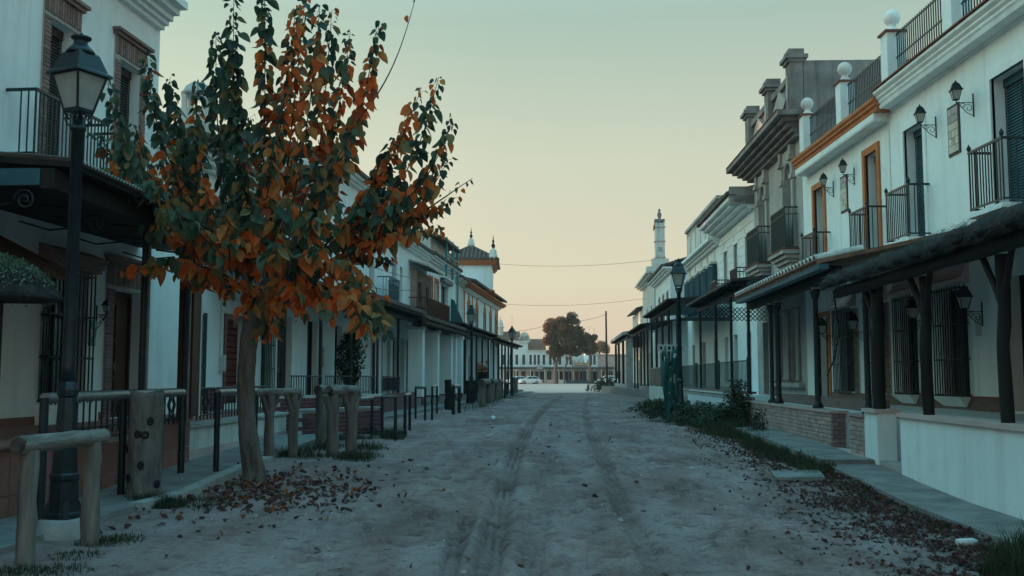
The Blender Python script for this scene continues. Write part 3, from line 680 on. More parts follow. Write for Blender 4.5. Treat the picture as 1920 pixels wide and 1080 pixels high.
# ---- projecting house, then the bell gable -------------------------------
FE = Frame((9.45, 60.2), (9.95, 70.0), True)
hE = thing('gabled_house', FE(5, 0, 0), 'white tiled house standing out into the street before the bell gable', 'house')
LE = FE.len
oE = [(1.2 + 2.6 * k, 2.1 + 2.6 * k, 4.6, 6.6) for k in range(3)] + [(2, 3.1, .8, 3), (6, 7.2, .8, 3)]
facade(hE, FE, 0, LE, -.2, 7.75, oE, 'white', .22, 7)
for h in oE[:3]: glazed(hE, FE, h, 'brownwood', .18); trim(hE, FE, h, 'pinkish', .12, .04)
for h in oE[3:]: door(hE, FE, h, 'darkwood')
cornice(hE, FE, 0, LE, 7.6, .5, [(.12, .4), (.12, .7), (.12, 1.0)], 'white')
tile_roof(hE, FE, -.3, LE, -3.4, 9.2, .6, 8.0, 'darktile', .26)
for k in range(3): balcony(hE, FE, 1.0 + 2.6 * k, 2.3 + 2.6 * k, 4.5, 1.0, .4, 'iron', .16, 'white', False)
FH = Frame((10.0, 71.0), (10.6, 82.0), True)
hH = thing('bell_gable_chapel', FH(5, 0, 0), 'narrow white chapel gable topped by a small statue over the right roofs', 'chapel')
facade(hH, FH, 0, FH.len, -.2, 8.4, [(2, 3, 4.5, 6.6), (6, 7, 4.5, 6.6), (3.8, 5.2, .5, 3.2)], 'white2', .22, 7)
glazed(hH, FH, (2, 3, 4.5, 6.6), 'brownwood'); glazed(hH, FH, (6, 7, 4.5, 6.6), 'brownwood'); door(hH, FH, (3.8, 5.2, .5, 3.2))
cornice(hH, FH, 0, FH.len, 8.4, .6, [(.14, .4), (.14, .7), (.14, 1.0)], 'white2')
tw = MB(); P = FH(3.2, -.72, 0); X, Y = P.x, P.y
tw.box(X - 1.0, X + 1.0, Y - .5, Y + .5, 8.7, 9.5).box(X - .6, X + .6, Y - .42, Y + .42, 9.5, 10.1); tw.build('gable_base', 'white2', hH)
t2 = MB(); t2.box(X - .33, X + .33, Y - .33, Y + .33, 10.1, 12.75); t2.build('gable_shaft', 'white2', hH)
for z in (10.15, 11.35, 12.4): MB().box(X - .39, X + .39, Y - .39, Y + .39, z, z + .07).build('gable_band', 'pinkish', hH)
for sx in (-.27, .27): MB().box(X + sx - .09, X + sx + .09, Y - .25, Y + .25, 12.75, 13.05).build('gable_pinnacle', 'cementdark', hH)
st = MB(); st.lathe([(.18, 0), (.18, .28), (.12, .32), (.1, .36), (.14, .5), (.17, .66), (.12, .8), (.06, .86), (.085, .92), (.1, 1.0), (.06, 1.07), (.01, 1.1)], (X, Y, 12.75), 10); st.build('statue', 'cementdark', hH)
MB().box(X - .15, X + .15, Y - .36, Y - .32, 10.6, 10.95).build('gable_niche', 'cement', hH)
fl = MB(); fl.add([(X - .34, Y - .3, 12.8), (X - .5, Y - .32, 12.5), (X - .52, Y - .3, 12.1), (X - .36, Y - .3, 12.3), (X - .34, Y - .27, 12.8), (X - .5, Y - .29, 12.5), (X - .52, Y - .27, 12.1), (X - .36, Y - .27, 12.3)], [(0, 1, 2, 3), (7, 6, 5, 4), (0, 4, 5, 1), (1, 5, 6, 2), (2, 6, 7, 3), (3, 7, 4, 0)]); fo = fl.build('red_flag', 'orange'); tag(fo, 'small limp orange-red flag hanging on the bell gable', 'flag')
FI = Frame((10.7, 83.0), (11.2, 94.0), True)
hI = thing('corner_house', FI(5, 0, 0), 'low white house with brick balcony at the right street end', 'house')
facade(hI, FI, 0, FI.len, -.2, 7.0, [(1, 2, 4.2, 6.2), (5, 6, 4.2, 6.2), (3, 4.2, .6, 2.9)], 'white2', .2, 7)
glazed(hI, FI, (1, 2, 4.2, 6.2), 'brownwood'); glazed(hI, FI, (5, 6, 4.2, 6.2), 'brownwood'); door(hI, FI, (3, 4.2, .6, 2.9))
tile_roof(hI, FI, 0, FI.len, -3, 8, .5, 7.05); MB(FI).box(.5, 2.6, -.02, .8, 3.9, 4.9).build('balcony_box', 'brick', hI)

# ---- terrace floor ----------------------------------------------------------
tf = MB()
def trx(y): return 5.0 + .047 * y
g1, g2, g3, g4 = TR.pu(1685), TR.pu(1642), TR.pu(1590), TR.pu(1556)
pts = [(trx(4) + .02, 4), (trx(g1) + .02, g1), (trx(g1) + 1.35, g1), (trx(g2) + 1.35, g2), (trx(g2) + .02, g2), (trx(g3) + .02, g3), (trx(g3) + 1.0, g3), (trx(g4) + 1.0, g4), (trx(g4) + .02, g4), (trx(40) + .02, 40), (9.35, 40), (9.0, 31.0), (9.0, 4)]
n = len(pts); tf.add([(a, b, -.35) for a, b in pts] + [(a, b, FLOOR_R - .02) for a, b in pts], [tuple(range(n))[::-1], tuple(range(n, 2 * n))] + [(i, (i + 1) % n, (i + 1) % n + n, i + n) for i in range(n)])
struct(tf.build('terrace_floor', 'paletile'))
tf2 = MB(); pts = [(trx(40) + .02, 40.01), (trx(62), 62), (trx(62), 90), (10.8, 90), (10.2, 58), (9.65, 46.8), (9.36, 40.01)]; n = len(pts)
tf2.add([(a, b, -.35) for a, b in pts] + [(a, b, .66) for a, b in pts], [tuple(range(n))[::-1], tuple(range(n, 2 * n))] + [(i, (i + 1) % n, (i + 1) % n + n, i + n) for i in range(n)])
struct(tf2.build('far_terrace_floor', 'slab'))

# ---- terrace walls ---------------------------------------------------------------
def ty(px): return TR.pu(px)
w1 = thing('terrace_wall', TR(13, 0, -.2), 'long white plastered terrace wall in the right foreground', 'wall')
u1 = ty(1685)
MB(TR).box(5.0, u1, -.3, 0, -.6, .82).build('wall', 'white', w1)
cp = MB(TR); cp.box(4.98, u1 + .02, -.36, .045, .822, .885); cp.build('coping', 'pinkish', w1)
w2 = thing('gate_pier', TR(16.4, 0, -.2), 'short white plastered pier between the entrance step and pale brick wall', 'pier')
ua, ub = ty(1642), ty(1618); MB(TR).box(ua, ub, -.3, 0, -.6, .84).build('pier_body', 'white', w2)
MB(TR).box(ua - .03, ub + .02, -.36, .04, .842, .9).build('pier_cap', 'pinkish', w2)
stp = thing('entrance_step', TR(15.5, 0, -.2), 'dark entrance steps in the gap of the white terrace wall', 'steps')
MB(TR).box(u1 + .005, ua - .005, -1.4, -.03, -.6, .1).build('lower_step', 'cement', stp); MB(TR).box(u1 + .006, ua - .006, -1.4, -.38, .101, .42).build('upper_step', 'glazed', stp)
def brick_wall(t, F, u0, u1, z0, z1, m='brickpale', bl=.27, bh=.078, lim=300, end=None, base=True):
    MB(F).box(u0 + .012, u1, -.26, -.012, z0 - .5, z1 - .01).build('mortar_core', 'mortar', t)
    rows = int((z1 - z0) / bh); cnt = 0; rest = MB(F)
    L = []
    for r in range(rows):
        o = (r % 2) * bl / 2; u = u0 - (bl - o if o else 0)
        while u < u1:
            a, b = max(u, u0), min(u + bl, u1)
            if b - a > .05: L.append((a, b, z0 + (r + .5) * bh))
            u += bl
    L.sort()
    for a, b, z in L:
        dv = random.uniform(-.003, .004)
        if cnt < lim: piece('brick', m, t, F, (a + b) / 2, -.02 + dv, z, b - a - .012, .05, bh - .012); cnt += 1
        else: rest.box(a + .006, b - .006, -.045, .005 + dv, z - bh / 2 + .006, z + bh / 2 - .006)
    if rest.f: rest.build('far_bricks', m, t, 'stuff')
    if end:
        for r in range(rows):
            n = 2 if r % 2 else 1
            for k in range(n): piece('end_brick', end, t, F, u0 - .005, -.02 - (k + .5) * .24 / n, z0 + (r + .5) * bh, .04, .24 / n - .012, bh - .012)
    MB(F).box(u0 - .03, u1, -.32, .03, z0 + rows * bh, z0 + rows * bh + .045).build('coping', 'brickpale', t)
w3 = thing('brick_wall', TR(17.1, 0, 0), 'short stub of pale brick terrace wall joining the white pier', 'wall')
brick_wall(w3, TR, ub + .01, ty(1590), .12, .78)
w4 = thing('brick_wall', TR(22, 0, 0), 'long pale brick terrace wall with red brick end below the tiled porch', 'wall')
brick_wall(w4, TR, ty(1556), ty(1394), .12, .76, end='brick')
MB(TR).box(ub + .01, ty(1394), -.2, .06, -.5, .12).build('foundation', 'pinkish', w4)
w5 = thing('block_wall', TR(36, 0, 0), 'low grey block terrace wall behind the shrubs', 'wall')
for i in range(17):
    for r in range(4):
        piece('block', 'concrete', w5, TR, 27.9 + i * .93 + (r % 2) * .2, -.15, .1 + r * .22, .92, .26, .213)
MB(TR).box(27.5, 43.8, -.3, .02, .96, 1.02).build('coping', 'brick', w5)

# ---- thatched porch -------------------------------------------------------------------
pth = thing('thatched_porch', TR(13, 0, .8), 'porch of rough dark forked posts under a thick thatched roof', 'porch')
FP = TR
zE = 3.0
rnd = random.Random(3)
tb = MB(FP); n = 46; prof = [(.26, 0), (.30, .05), (.28, .13), (.2, .19), (.0, .26), (-1.0, .54), (-2.0, .80), (-3.1, 1.07), (-3.1, .93), (-1.5, .52), (.08, .03)]
rows = []
u_end = 18.2
for i in range(n + 1):
    u = lerp(4.5, u_end, i / n); rr = []
    back = (FA.A.x - trx(u)) - .02
    for k, (v, z) in enumerate(prof):
        e = .035 if k < 6 else .0
        vv = v if v > -3 else -back
        rr.append((u, vv + rnd.uniform(-e, e), zE + z + rnd.uniform(-e, e) * 1.4))
    rows.append(rr)
vs = [p for r in rows for p in r]; m_ = len(prof); fs = []
for i in range(n):
    for k in range(m_): fs.append((i * m_ + k, i * m_ + (k + 1) % m_, (i + 1) * m_ + (k + 1) % m_, (i + 1) * m_ + k))
fs.append(tuple(range(m_))); fs.append(tuple(n * m_ + k for k in range(m_))[::-1])
tb.add(vs, fs, True); tb.build('thatch_roof', 'thatch', pth)
ss = MB(FP)
for i in range(9000):
    u = rnd.uniform(5.0, u_end); q = rnd.random(); k = rnd.choice([0, 0, 1, 2, 3, 10])
    v, z = prof[k]; L = rnd.uniform(.05, .15); w = .004
    d = Vector((rnd.uniform(-.5, .5), rnd.uniform(.2, .9), rnd.uniform(-1.0, .1))).normalized() * L
    p = Vector((u, v + rnd.uniform(-.06, .02), zE + z + rnd.uniform(-.05, .07)))
    ss.add([tuple(p), tuple(p + Vector((w * 2, 0, w))), tuple(p + d)], [(0, 1, 2)])
ss.build('straw_fringe', 'thatch', pth, 'stuff')
bm_ = rough_log([FP(5, 0.02, 2.88), FP(11.5, .03, 2.9)], .1, 9, 2); bm_.build('beam', 'darkwood', pth)
rough_log([FP(11.5, 0.02, 2.9), FP(18.0, .03, 2.9)], .095, 9, 5).build('beam', 'darkwood', pth)
for k in range(18):
    u = 5.5 + k * .7; mb = MB(FP); mb.tube([(u, .4, 2.98), (u, -3.2, 3.98)], .045, 6); mb.build('rafter', 'darkwood', pth)
def forked(u, r, seed, z0=.86, spread=.42):
    t = rough_log([FP(u, -.12, z0), FP(u + .03, -.11, 1.7), FP(u - .02, -.13, 2.3), FP(u, -.12, 2.82)], r, 10, seed, .09).build('forked_post', 'darkwood', pth)
    for sg in (-1, 1): rough_log([FP(u, -.12, 2.12), FP(u + sg * .1, -.1, 2.4), FP(u + sg * spread, -.06, 2.86)], r * .55, 8, seed + sg, .06).build('fork', 'darkwood', t)
forked(ty(1868), .078, 11); forked(ty(1723), .082, 12); forked(ty(1634), .095, 13); forked(8.2, .08, 14)

# ---- tiled porch ------------------------------------------------------------------------
ptl = thing('tiled_porch', TR(22, 0, .8), 'porch with whitewashed roof-tile ends on slim dark iron columns', 'porch')
y0, y1 = 18.25, 27.0; zE2 = 3.46
rf = MB(TR); rf.hexa([(y0, -3.4, 4.25), (y1, -2.85, 4.25), (y1, .3, zE2), (y0, .3, zE2), (y0, -3.4, 4.33), (y1, -2.85, 4.33), (y1, .3, zE2 + .07), (y0, .3, zE2 + .07)]); rfo = rf.build('roof_deck', 'tile', ptl)
# one barrel tile, shared
bt = MB(); vs = []; fs = []; k = 7
for (v, z, r) in ((0.0, 0.0, .115), (.9, 0, .10)):
    for j in range(k): q = math.pi * j / (k - 1); vs.append((-math.cos(q) * r, v, math.sin(q) * r * .85))
    for j in range(k): q = math.pi * j / (k - 1); vs.append((-math.cos(q) * (r - .025), v, math.sin(q) * (r - .025) * .85))
for j in range(k - 1): fs += [(j, j + 1, 2 * k + j + 1, 2 * k + j), (k + j, 3 * k + j, 3 * k + j + 1, k + j + 1), (j, k + j, k + j + 1, j + 1)]
tile_me = bpy.data.meshes.new('barrel_tile'); tile_me.from_pydata(vs, [], fs); tile_me.materials.append(M['tilewhite'])
tile_me2 = tile_me.copy(); tile_me2.materials[0] = M['tile']
nt_ = int((y1 - y0) / .29)
for i in range(nt_):
    u = y0 + .15 + i * .29
    p = TR(u, .34, zE2 + .08)
    inst(tile_me, 'eave_tile', rfo, p, 0, (1, 1, 1), (math.radians(12.5), 0, TR.rot - math.pi))
for i in range(nt_ - 1):
    u = y0 + .295 + i * .29; piece('channel_tile', 'tile', rfo, TR, u, .24, zE2 + .06, .2, .26, .03)
MB(TR).box(y0, y1, .12, .3, zE2 - .1, zE2 - .004).build('fascia', 'bluedoor', ptl)
MB(TR).box(y0, y1, -.16, -.02, zE2 - .26, zE2 - .1).build('beam', 'darkwood', ptl)
for i in range(15): piece('rafter_end', 'darkwood', ptl, TR, y0 + .3 + i * .58, .02, zE2 - .05, .09, .4, .1)
for px, r in ((1613, .055), (1521, .06), (1450, .065), (1438, .05)):
    u = ty(px); c = MB(); c.lathe([(.11, 0), (.11, .05), (r * 1.3, .09), (r, .14), (r * .85, 2.15), (r * 1.3, 2.2), (.1, 2.3), (.12, 2.36)], TR(u, -.12, .8), 10); co = c.build('iron_column', 'iron', ptl)
    MB(TR).box(u - .06, u + .06, -.18, -.06, 3.1, 3.2).build('bracket_block', 'white2', co)
bw = thing('low_wall', TR(19, -1, .8), 'dark brick edged planter wall behind the pale brick wall', 'wall'); MB(TR).box(18.6, 27, -1.0, -.8, .76, .98).build('wall', 'brick', bw)
cb = MB(TR); cb.tube([(22.2, -1.0, 3.3), (22.0, -1.05, 2.4), (22.35, -1.02, 1.8), (22.9, -1.0, 1.45)], .018, 6); tag(cb.build('hanging_cable', 'iron'), 'loose dark cable hanging under the tiled porch', 'cable')
# ---- farther porches on the right --------------------------------------------------------
def flat_porch(name, label, F, u0, u1, v_in, zf, zb, posts, floor=.66, roofm='darksheet', postm='iron', r=.045, lattice=False, fascia='darksheet', dots=True, cat='porch', post_v=-.12, th=.07):
    t = thing(name, F((u0 + u1) / 2, 0, floor), label, cat)
    rf = MB(F); rf.hexa([(u0, v_in, zb), (u1, v_in, zb), (u1, .35, zf), (u0, .35, zf), (u0, v_in, zb + th), (u1, v_in, zb + th), (u1, .35, zf + th), (u0, .35, zf + th)]); ro = rf.build('porch_roof', roofm, t)
    MB(F).box(u0, u1, -.2, -.06, zf - .22, zf - .03).build('beam', fascia, t)
    for k in range(int((u1 - u0) / .6)):
        if dots: piece('rafter_end', 'darkwood', ro, F, u0 + .3 + k * .6, .06, zf - .04, .07, .5, .07)
    for u in posts: post(t, F, u, post_v, floor, zf - .2, r, postm)
    return t
pu1 = [TR.pu(x) for x in (1397, 1365, 1337)]
pf1 = flat_porch('flat_porch', 'dark flat-roofed porch in front of the grooved white house', TR, 27.3, 37.2, -3.3, 4.0, 4.35, pu1 + [36.9], .95)
def lattice(parent, F, a, b, c, d, m='bluedoor', n=.16, axis='u', u=0):
    mb = MB(F); k = 0; L = b - a; H = d - c
    q = -H
    while q < L:
        for sg in (0, 1):
            x0, x1 = max(0, q), min(L, q + H); 
            if x1 > x0:
                z0, z1 = (x0 - q, x1 - q) if not sg else (H - (x0 - q), H - (x1 - q))
                if axis == 'v': mb.tube([(u, -(a + x0), c + z0), (u, -(a + x1), c + z1)], .016, 4, smooth=False)
                else: mb.tube([(a + x0, u, c + z0), (a + x1, u, c + z1)], .016, 4, smooth=False)
        q += n
    return mb.build('lattice_panel', m, parent)
lattice(pf1, TR, .2, 3.0, 3.45, 3.95, axis='v', u=36.95)
pf2 = flat_porch('lattice_porch', 'tall flat porch with lattice end panel behind the right street lamp', TR, 43.9, 57.0, -3.0, 4.75, 5.0, [44.1, 47.5, 50.5, 53.6, 56.5], .66, r=.06)
lattice(pf2, TR, .1, 3.0, 4.05, 4.6, axis='v', u=44.0)
MB(TR).box(43.98, 44.06, -3.0, -.1, 3.85, 4.0).build('end_beam', 'darksheet', pf2)
pf3 = flat_porch('flat_porch', 'small dark porch roof between the lattice porch and the plaza pavilion', TR, 59, 70, -3.0, 4.45, 4.9, [59.2, 61.5, 64, 67, 69.5], .66, r=.06)
pf4 = flat_porch('corner_pavilion', 'grey roofed corner pavilion on a concrete base at the right street end', TR, 75, 93, -3.4, 4.55, 5.15, [76, 82, 88, 92.6], .7, 'concrete', 'darkwood', .1, th=.22)
MB(TR).box(74.0, 93, -3.2, .1, -.3, .9).build('base_wall', 'concrete', pf4); MB(TR).box(73.0, 74.0, -2.4, .8, -.3, .25).build('base_step', 'concrete', pf4)
MB(TR).box(75.6, 76.2, -.45, .05, .9, 4.3).build('corner_pillar', 'concrete', pf4)
for k in range(9):
    MB(TR).box(77 + k * 1.7, 77.9 + k * 1.7, -3.1, -2.9, .9, 2.0).build('red_panel', 'redwood', pf4)
for i, (a, b) in enumerate(((27.8, 32.9), (33.1, 38.2), (38.4, 43.7))):
    t = thing('terrace_fence', TR(a, 0, 1.02), ['dark iron fence on the block wall nearest the tiled porch', 'dark iron fence on the block wall, middle section', 'dark iron fence on the block wall behind the right street lamp'][i], 'fence', 'iron fence sections on the block wall')
    railing(t, TR, a, b, -.14, 1.02, .85, .2, 'greeniron', 'fence_rail')
    post(t, TR, a, -.14, 1.02, 1.95, .04, 'greeniron', 'fence_post', 6); post(t, TR, b, -.14, 1.02, 1.95, .04, 'greeniron', 'fence_post', 6)
# green sheet railings of the lattice porch
for i, (a, b) in enumerate(((44.3, 50.4), (50.6, 56.4))):
    t = thing('sheet_railing', TR(a, 0, .6), ['dark sheet railing of the lattice porch on its stained white wall', 'far dark sheet railing of the lattice porch'][i], 'railing')
    MB(TR).box(a, b, -.06, -.03, .98, 1.85).build('sheet', 'greeniron', t); MB(TR).box(a, b, -.1, .02, 1.85, 1.92).build('handrail', 'metal_sheet', t)
    for u in (a, (a + b) / 2, b): piece('post', 'greeniron', t, TR, u, -.05, 1.3, .06, .06, 1.2)
w6 = thing('low_wall', TR(50, 0, 0), 'stained white low wall under the dark sheet railings', 'wall')
MB(TR).box(43.9, 57, -.3, 0, -.3, .95).build('wall', 'white2', w6)
for k in range(9):
    for r in range(4): piece('block', 'brickpale', w6, TR, 57.6 + k * .8 + (r % 2) * .3, -.15, .05 + r * .24, .78, .28, .23)
street_lamp((at_y(1275, 700, 29.6).x, 29.6, .04), 4.86, 'street lamp on the right verge rising from the shrubs', .5)
# torn green netting wrapped round the lamp foot and a hand-lettered board behind it
c0 = Vector((at_y(1262, 700, 30.6).x, 30.6, .15)); rn = random.Random(5)
nt2 = MB(); n1, n2 = 16, 18; vs = []
for i in range(n1 + 1):
    for j in range(n2 + 1):
        t = i / n1; x = -.30 + .55 * j / n2 * (1 - .25 * math.sin(3.1 * t)) + .05 * math.sin(7 * t + j); yy = .06 * math.sin(j * 1.7 + 2 * t) + .03 * rn.random(); top = 2.0 + .22 * math.sin(j * .55 + 1) - .25 * abs(j / n2 - .3)
        vs.append(c0 + Vector((x, yy, t * top)))
fs = [(i * (n2 + 1) + j, i * (n2 + 1) + j + 1, (i + 1) * (n2 + 1) + j + 1, (i + 1) * (n2 + 1) + j) for i in range(n1) for j in range(n2) if rn.random() > .07]
nt2.add(vs, fs, True, True); no = nt2.build('torn_netting', 'net'); sol = no.modifiers.new('t', 'SOLIDIFY'); sol.thickness = .006
tag(no, 'torn turquoise netting draped beside the right street lamp', 'netting')
bd = thing('street_sign', (at_y(1258, 700, 33).x, 33, .1), 'small white street sign with dark letters on a thin pole behind the lamp', 'sign')
P = at_y(1260, 653, 33); post(bd, WF, P.x, 33, .1, P.z + .9, .025, 'iron', 'sign_pole', 6)
MB().box(P.x - .48, P.x + .42, 32.94, 32.965, P.z - .1, P.z + .12).build('sign_board', 'signwhite', bd)
for k, (w, hh) in enumerate(((.07, .1), (.05, .12), (.08, .1), (.06, .11), (.07, .12), (.05, .1))): piece('letter_mark', 'black', bd, WF, P.x - .36 + k * .13, 32.935, P.z + .01, w, .012, hh)
# ================================================================== LEFT SIDE OF THE STREET
def lx(y): return -9.6 + .1 * y
def LFr(y0, y1): return Frame((lx(y0), y0), (lx(y1), y1), False)
F1 = LFr(10, 84)                                   # the whole left building line; u starts at Y=10
FLOOR_L = .62
def U(px, v=0.0): return F1.pu(px, v)
def zat(px, py, v=0.0): return F1.pix(px, py, v)[1]
def brick_surround(parent, F, h, w=.2, top=.42, m='brick', cap=True):
    a, b, c, d = h[:4]
    core = MB(F).box(a - w, a - .001, -.04, .03, c, d + top).box(b + .001, b + w, -.04, .03, c, d + top).box(a - .001, b + .001, -.04, .03, d + .001, d + top).build('brick_surround', 'mortar', parent)
    n = int((d + top * .0 - c) / .075)
    for k in range(n):
        for u in (a - w / 2, b + w / 2): piece('brick', m, core, F, u + random.uniform(-.004, .004), .025, c + (k + .5) * .075, w - .008, .05, .062)
    k = int((b - a + 2 * w) / .08)
    for i in range(k): piece('soldier_brick', m, core, F, a - w + (i + .5) * (b - a + 2 * w) / k, .025, d + top / 2 + .03, .064, .05, top - .08)
    if cap:
        mb = MB(F); mb.box(a - w - .04, b + w + .04, -.04, .09, d - .03, d + .03) if False else None
        mb.box(a - w - .05, b + w + .05, -.04, .1, d + top, d + top + .07).box(a - w - .1, b + w + .1, -.04, .16, d + top + .07, d + top + .13); mb.build('surround_cap', m, core)
    return core
# ---- near left house -------------------------------------------------------
h1 = thing('tall_white_house', F1(6, 0, 0), 'tall white house with brick-framed windows at the left picture edge', 'house')
uE = F1.pix(296, 200)[0]
def U2(px, py=150, v=0.0): return F1.pix(px, py, v)[0]
o1 = [(U2(88), U2(134), 4.85, 7.55), (U2(222), U2(262), 4.85, 7.6), (U(72), U(157), 1.0, 3.25), (U(205), U(262), .62, 3.1), (1.0, 2.3, 4.85, 7.65)]
facade(h1, F1, -6, uE, -.3, 11.6, o1, 'white', .26, 9)
for h in (o1[0], o1[1], o1[4]): blind(h1, F1, h, 'blind', .2); brick_surround(h1, F1, h)
balcony(h1, F1, U2(67, 200, .5), U2(203, 230, .5), 4.85, 1.1, .5, 'blueiron', .11, 'white', False)
balcony(h1, F1, U2(214, 280, .4), U2(268, 300, .4), 4.85, 1.05, .4, 'blueiron', .11, 'white', False)
cornice(h1, F1, -6, uE - .05, 8.75, .62, [(.09, .2), (.09, .35), (.12, .5), (.12, .72), (.16, 1.0)], 'white', ends=False)
MB(F1).box(-6, uE + .03, -.06, .5, 11.6, 11.8).build('parapet_coping', 'white', h1)
h = o1[2]; glazed(h1, F1, h, 'darkwood', .2, 2, 3); grille(h1, F1, h[0], h[1], h[2] - .05, h[3] + .02, .16, .13)
hd = MB(F1).prism([(-.02, h[3] + .04), (.2, h[3] + .04), (.2, h[3] + .1), (.25, h[3] + .11), (.25, h[3] + .2), (.3, h[3] + .21), (.3, h[3] + .3), (-.02, h[3] + .42)], h[0] - .15, h[1] + .15); hd.build('window_hood', 'brick', h1)
MB(F1).box(h[0] - .1, h[1] + .1, -.02, .24, FLOOR_L, h[2] - .06).build('window_plinth', 'white', h1)
door(h1, F1, o1[3], 'brownwood', .24, 3); brick_surround(h1, F1, o1[3], .26, .5)
MB(F1).box(-6, U(193), -.02, .02, FLOOR_L, FLOOR_L + .14).build('skirting', 'terra', h1)
wall_lantern(F1, U(176), 2.62, 'small dark porch lantern between barred window and door of the tall white house', .2, .32, group='lanterns under the porches')
pl = thing('tile_plaque', F1(U(172), 0, 2), 'blue painted ceramic plaque beside the barred window on the left', 'plaque')
MB(F1).box(U(163), U(175), .0, .02, 1.98, 2.45).build('plaque_back', 'bluedoor', pl)
for i in range(2):
    for j in range(3): piece('tile', ['cyan', 'signwhite'][(i + j) % 2], pl, F1, lerp(U(163), U(175), (i + .5) / 2), .025, 1.98 + .16 * (j + .5), (U(175) - U(163)) / 2 - .015, .012, .14)
# ---- left terrace -------------------------------------------------------------
T1 = Frame((-5.75, 0), (-5.75 + .03 * 40, 40), False)
tl_ = MB(); pts = [(-5.6, 4), (-5.75 + .03 * 23 - .02, 23), (-5.4, 23.2), (lx(23.2) + .05, 23.2), (lx(4) + .05, 4)]
n = len(pts); tl_.add([(a - .02, b, -.4) for a, b in pts] + [(a - .02, b, FLOOR_L) for a, b in pts], [tuple(range(n)), tuple(range(n, 2 * n))[::-1]] + [(i, i + n, (i + 1) % n + n, (i + 1) % n) for i in range(n)])
struct(tl_.build('terrace_floor', 'terra'))
t1 = thing('tiled_terrace_wall', T1(12, 0, 0), 'low terrace wall clad in large terracotta tiles behind the left lamp', 'wall')
ue = T1.pu(304)
MB(T1).box(6, ue, -.3, -.012, -.5, .64).build('core', 'mortar', t1)
for i in range(int((ue - 6) / .46)):
    for j in range(2): piece('tile', 'terra', t1, T1, 6.23 + i * .46, -.008, -.08 + j * .42, .445, .024, .405)
cp = MB(T1); cp.tube([(6, .01, .66), (ue, .01, .66)], .045, 8); cp.box(6, ue, -.33, -.01, .64, .70); cp.build('coping', 'terra', t1)
pr = thing('terrace_pier', T1(ue + .6, 0, 0), 'dark terracotta tiled pier under the brown porch post', 'pier')
ux = T1.pu(354); MB(T1).box(ue + .004, ux, -.5, .03, -.5, .72).build('pier_body', 'mortar', pr)
for i in range(2):
    for j in range(2): piece('tile', 'terra', pr, T1, lerp(ue, ux, (i + .5) / 2), .035, .0 + j * .4 + .1, (ux - ue) / 2 - .015, .02, .385)
MB(T1).box(ue - .03, ux + .03, -.53, .07, .72, .78).build('pier_cap', 'terra', pr)
t2 = thing('painted_terrace_wall', T1(19, 0, 0), 'white and pink painted terrace wall behind the tree trunk', 'wall')
MB(T1).box(ux + .01, 22.9, -.3, 0, .22, .58).build('wall', 'white2', t2); MB(T1).box(ux + .01, 22.9, -.3, .008, -.5, .219).build('pink_base', 'pinkish', t2)
MB(T1).box(ux, 22.95, -.34, .05, .582, .63).build('coping', 'cement', t2)
# red glazed brick wall that steps out
TB = Frame((-4.66, 22.2), (-3.2, 24.6), False)
t3 = thing('glazed_brick_wall', TB(1, 0, 0), 'maroon glazed brick wall with white joints stepping out beside the log rails', 'wall')
MB(TB).box(0, TB.len, -.25, -.012, -.3, .66).build('core', 'signwhite', t3)
for r in range(6):
    for i in range(10):
        a = i * .3 + (r % 2) * .15; b = min(a + .3, TB.len)
        if b - a > .06: piece('brick', 'glazed', t3, TB, (a + b) / 2, -.008, .1 + r * .095, b - a - .014, .024, .082)
MB(TB).box(-.04, TB.len + .02, -.29, .03, .665, .71).build('coping', 'concrete', t3)
t3b = thing('glazed_brick_wall', (-5.2, 24.0, 0), 'maroon glazed brick step wall behind the second log rail', 'wall')
TC = Frame((-5.4, 23.25), (-3.3, 26.2), False)
MB(TC).box(0, TC.len, -.25, -.6 + .588, .0, .98).build('core', 'signwhite', t3b)
for r in range(9):
    for i in range(12):
        a = i * .3 + (r % 2) * .15; b = min(a + .3, TC.len)
        if b - a > .06: piece('brick', 'glazed', t3b, TC, (a + b) / 2, -.008, .12 + r * .095, b - a - .014, .024, .082)
# ---- near left porch: corrugated roof, iron scrolls ----------------------------------
PO = Frame((-5.54, 0), (-5.54 + .03 * 40, 40), False)
p1 = thing('corrugated_porch', PO(15, 0, .6), 'dark porch with corrugated sheet edge and iron scroll brackets on the left', 'porch')
zf = 3.82; ya, yb = 11.25, 20.3
cm = MB(PO); nn = int((yb - ya) / .045); vs = []
for i in range(nn + 1):
    u = lerp(ya, yb, i / nn); w = .02 * math.cos(i * math.pi / 1.0)
    vs += [(u, .3, zf + .03 + w), (u, -(4.06 - .07 * u) + .02, zf + .34 + w)]
cm.add(vs, [(2 * i, 2 * i + 1, 2 * i + 3, 2 * i + 2) for i in range(nn)], False); so = cm.build('corrugated_sheet', 'metal_sheet', p1); so.modifiers.new('t', 'SOLIDIFY').thickness = .006
MB(PO).hexa([(ya, -3.26, zf + .2), (yb, -2.62, zf + .2), (yb, .24, zf - .06), (ya, .24, zf - .06), (ya, -3.26, zf + .28), (yb, -2.62, zf + .28), (yb, .24, zf - .0), (ya, .24, zf - .0)]).build('ceiling_boards', 'darkwood', p1)
MB(PO).hexa([(3.0, -3.7, zf + .1), (ya - .05, -3.28, zf + .1), (ya - .05, -.75, zf - .1), (3.0, -.75, zf - .1), (3.0, -3.7, zf + .18), (ya - .05, -3.28, zf + .18), (ya - .05, -.75, zf - .02), (3.0, -.75, zf - .02)]).build('added_shade_roof', 'darksheet', p1)  # unseen roof added to shade the open near end of this porch
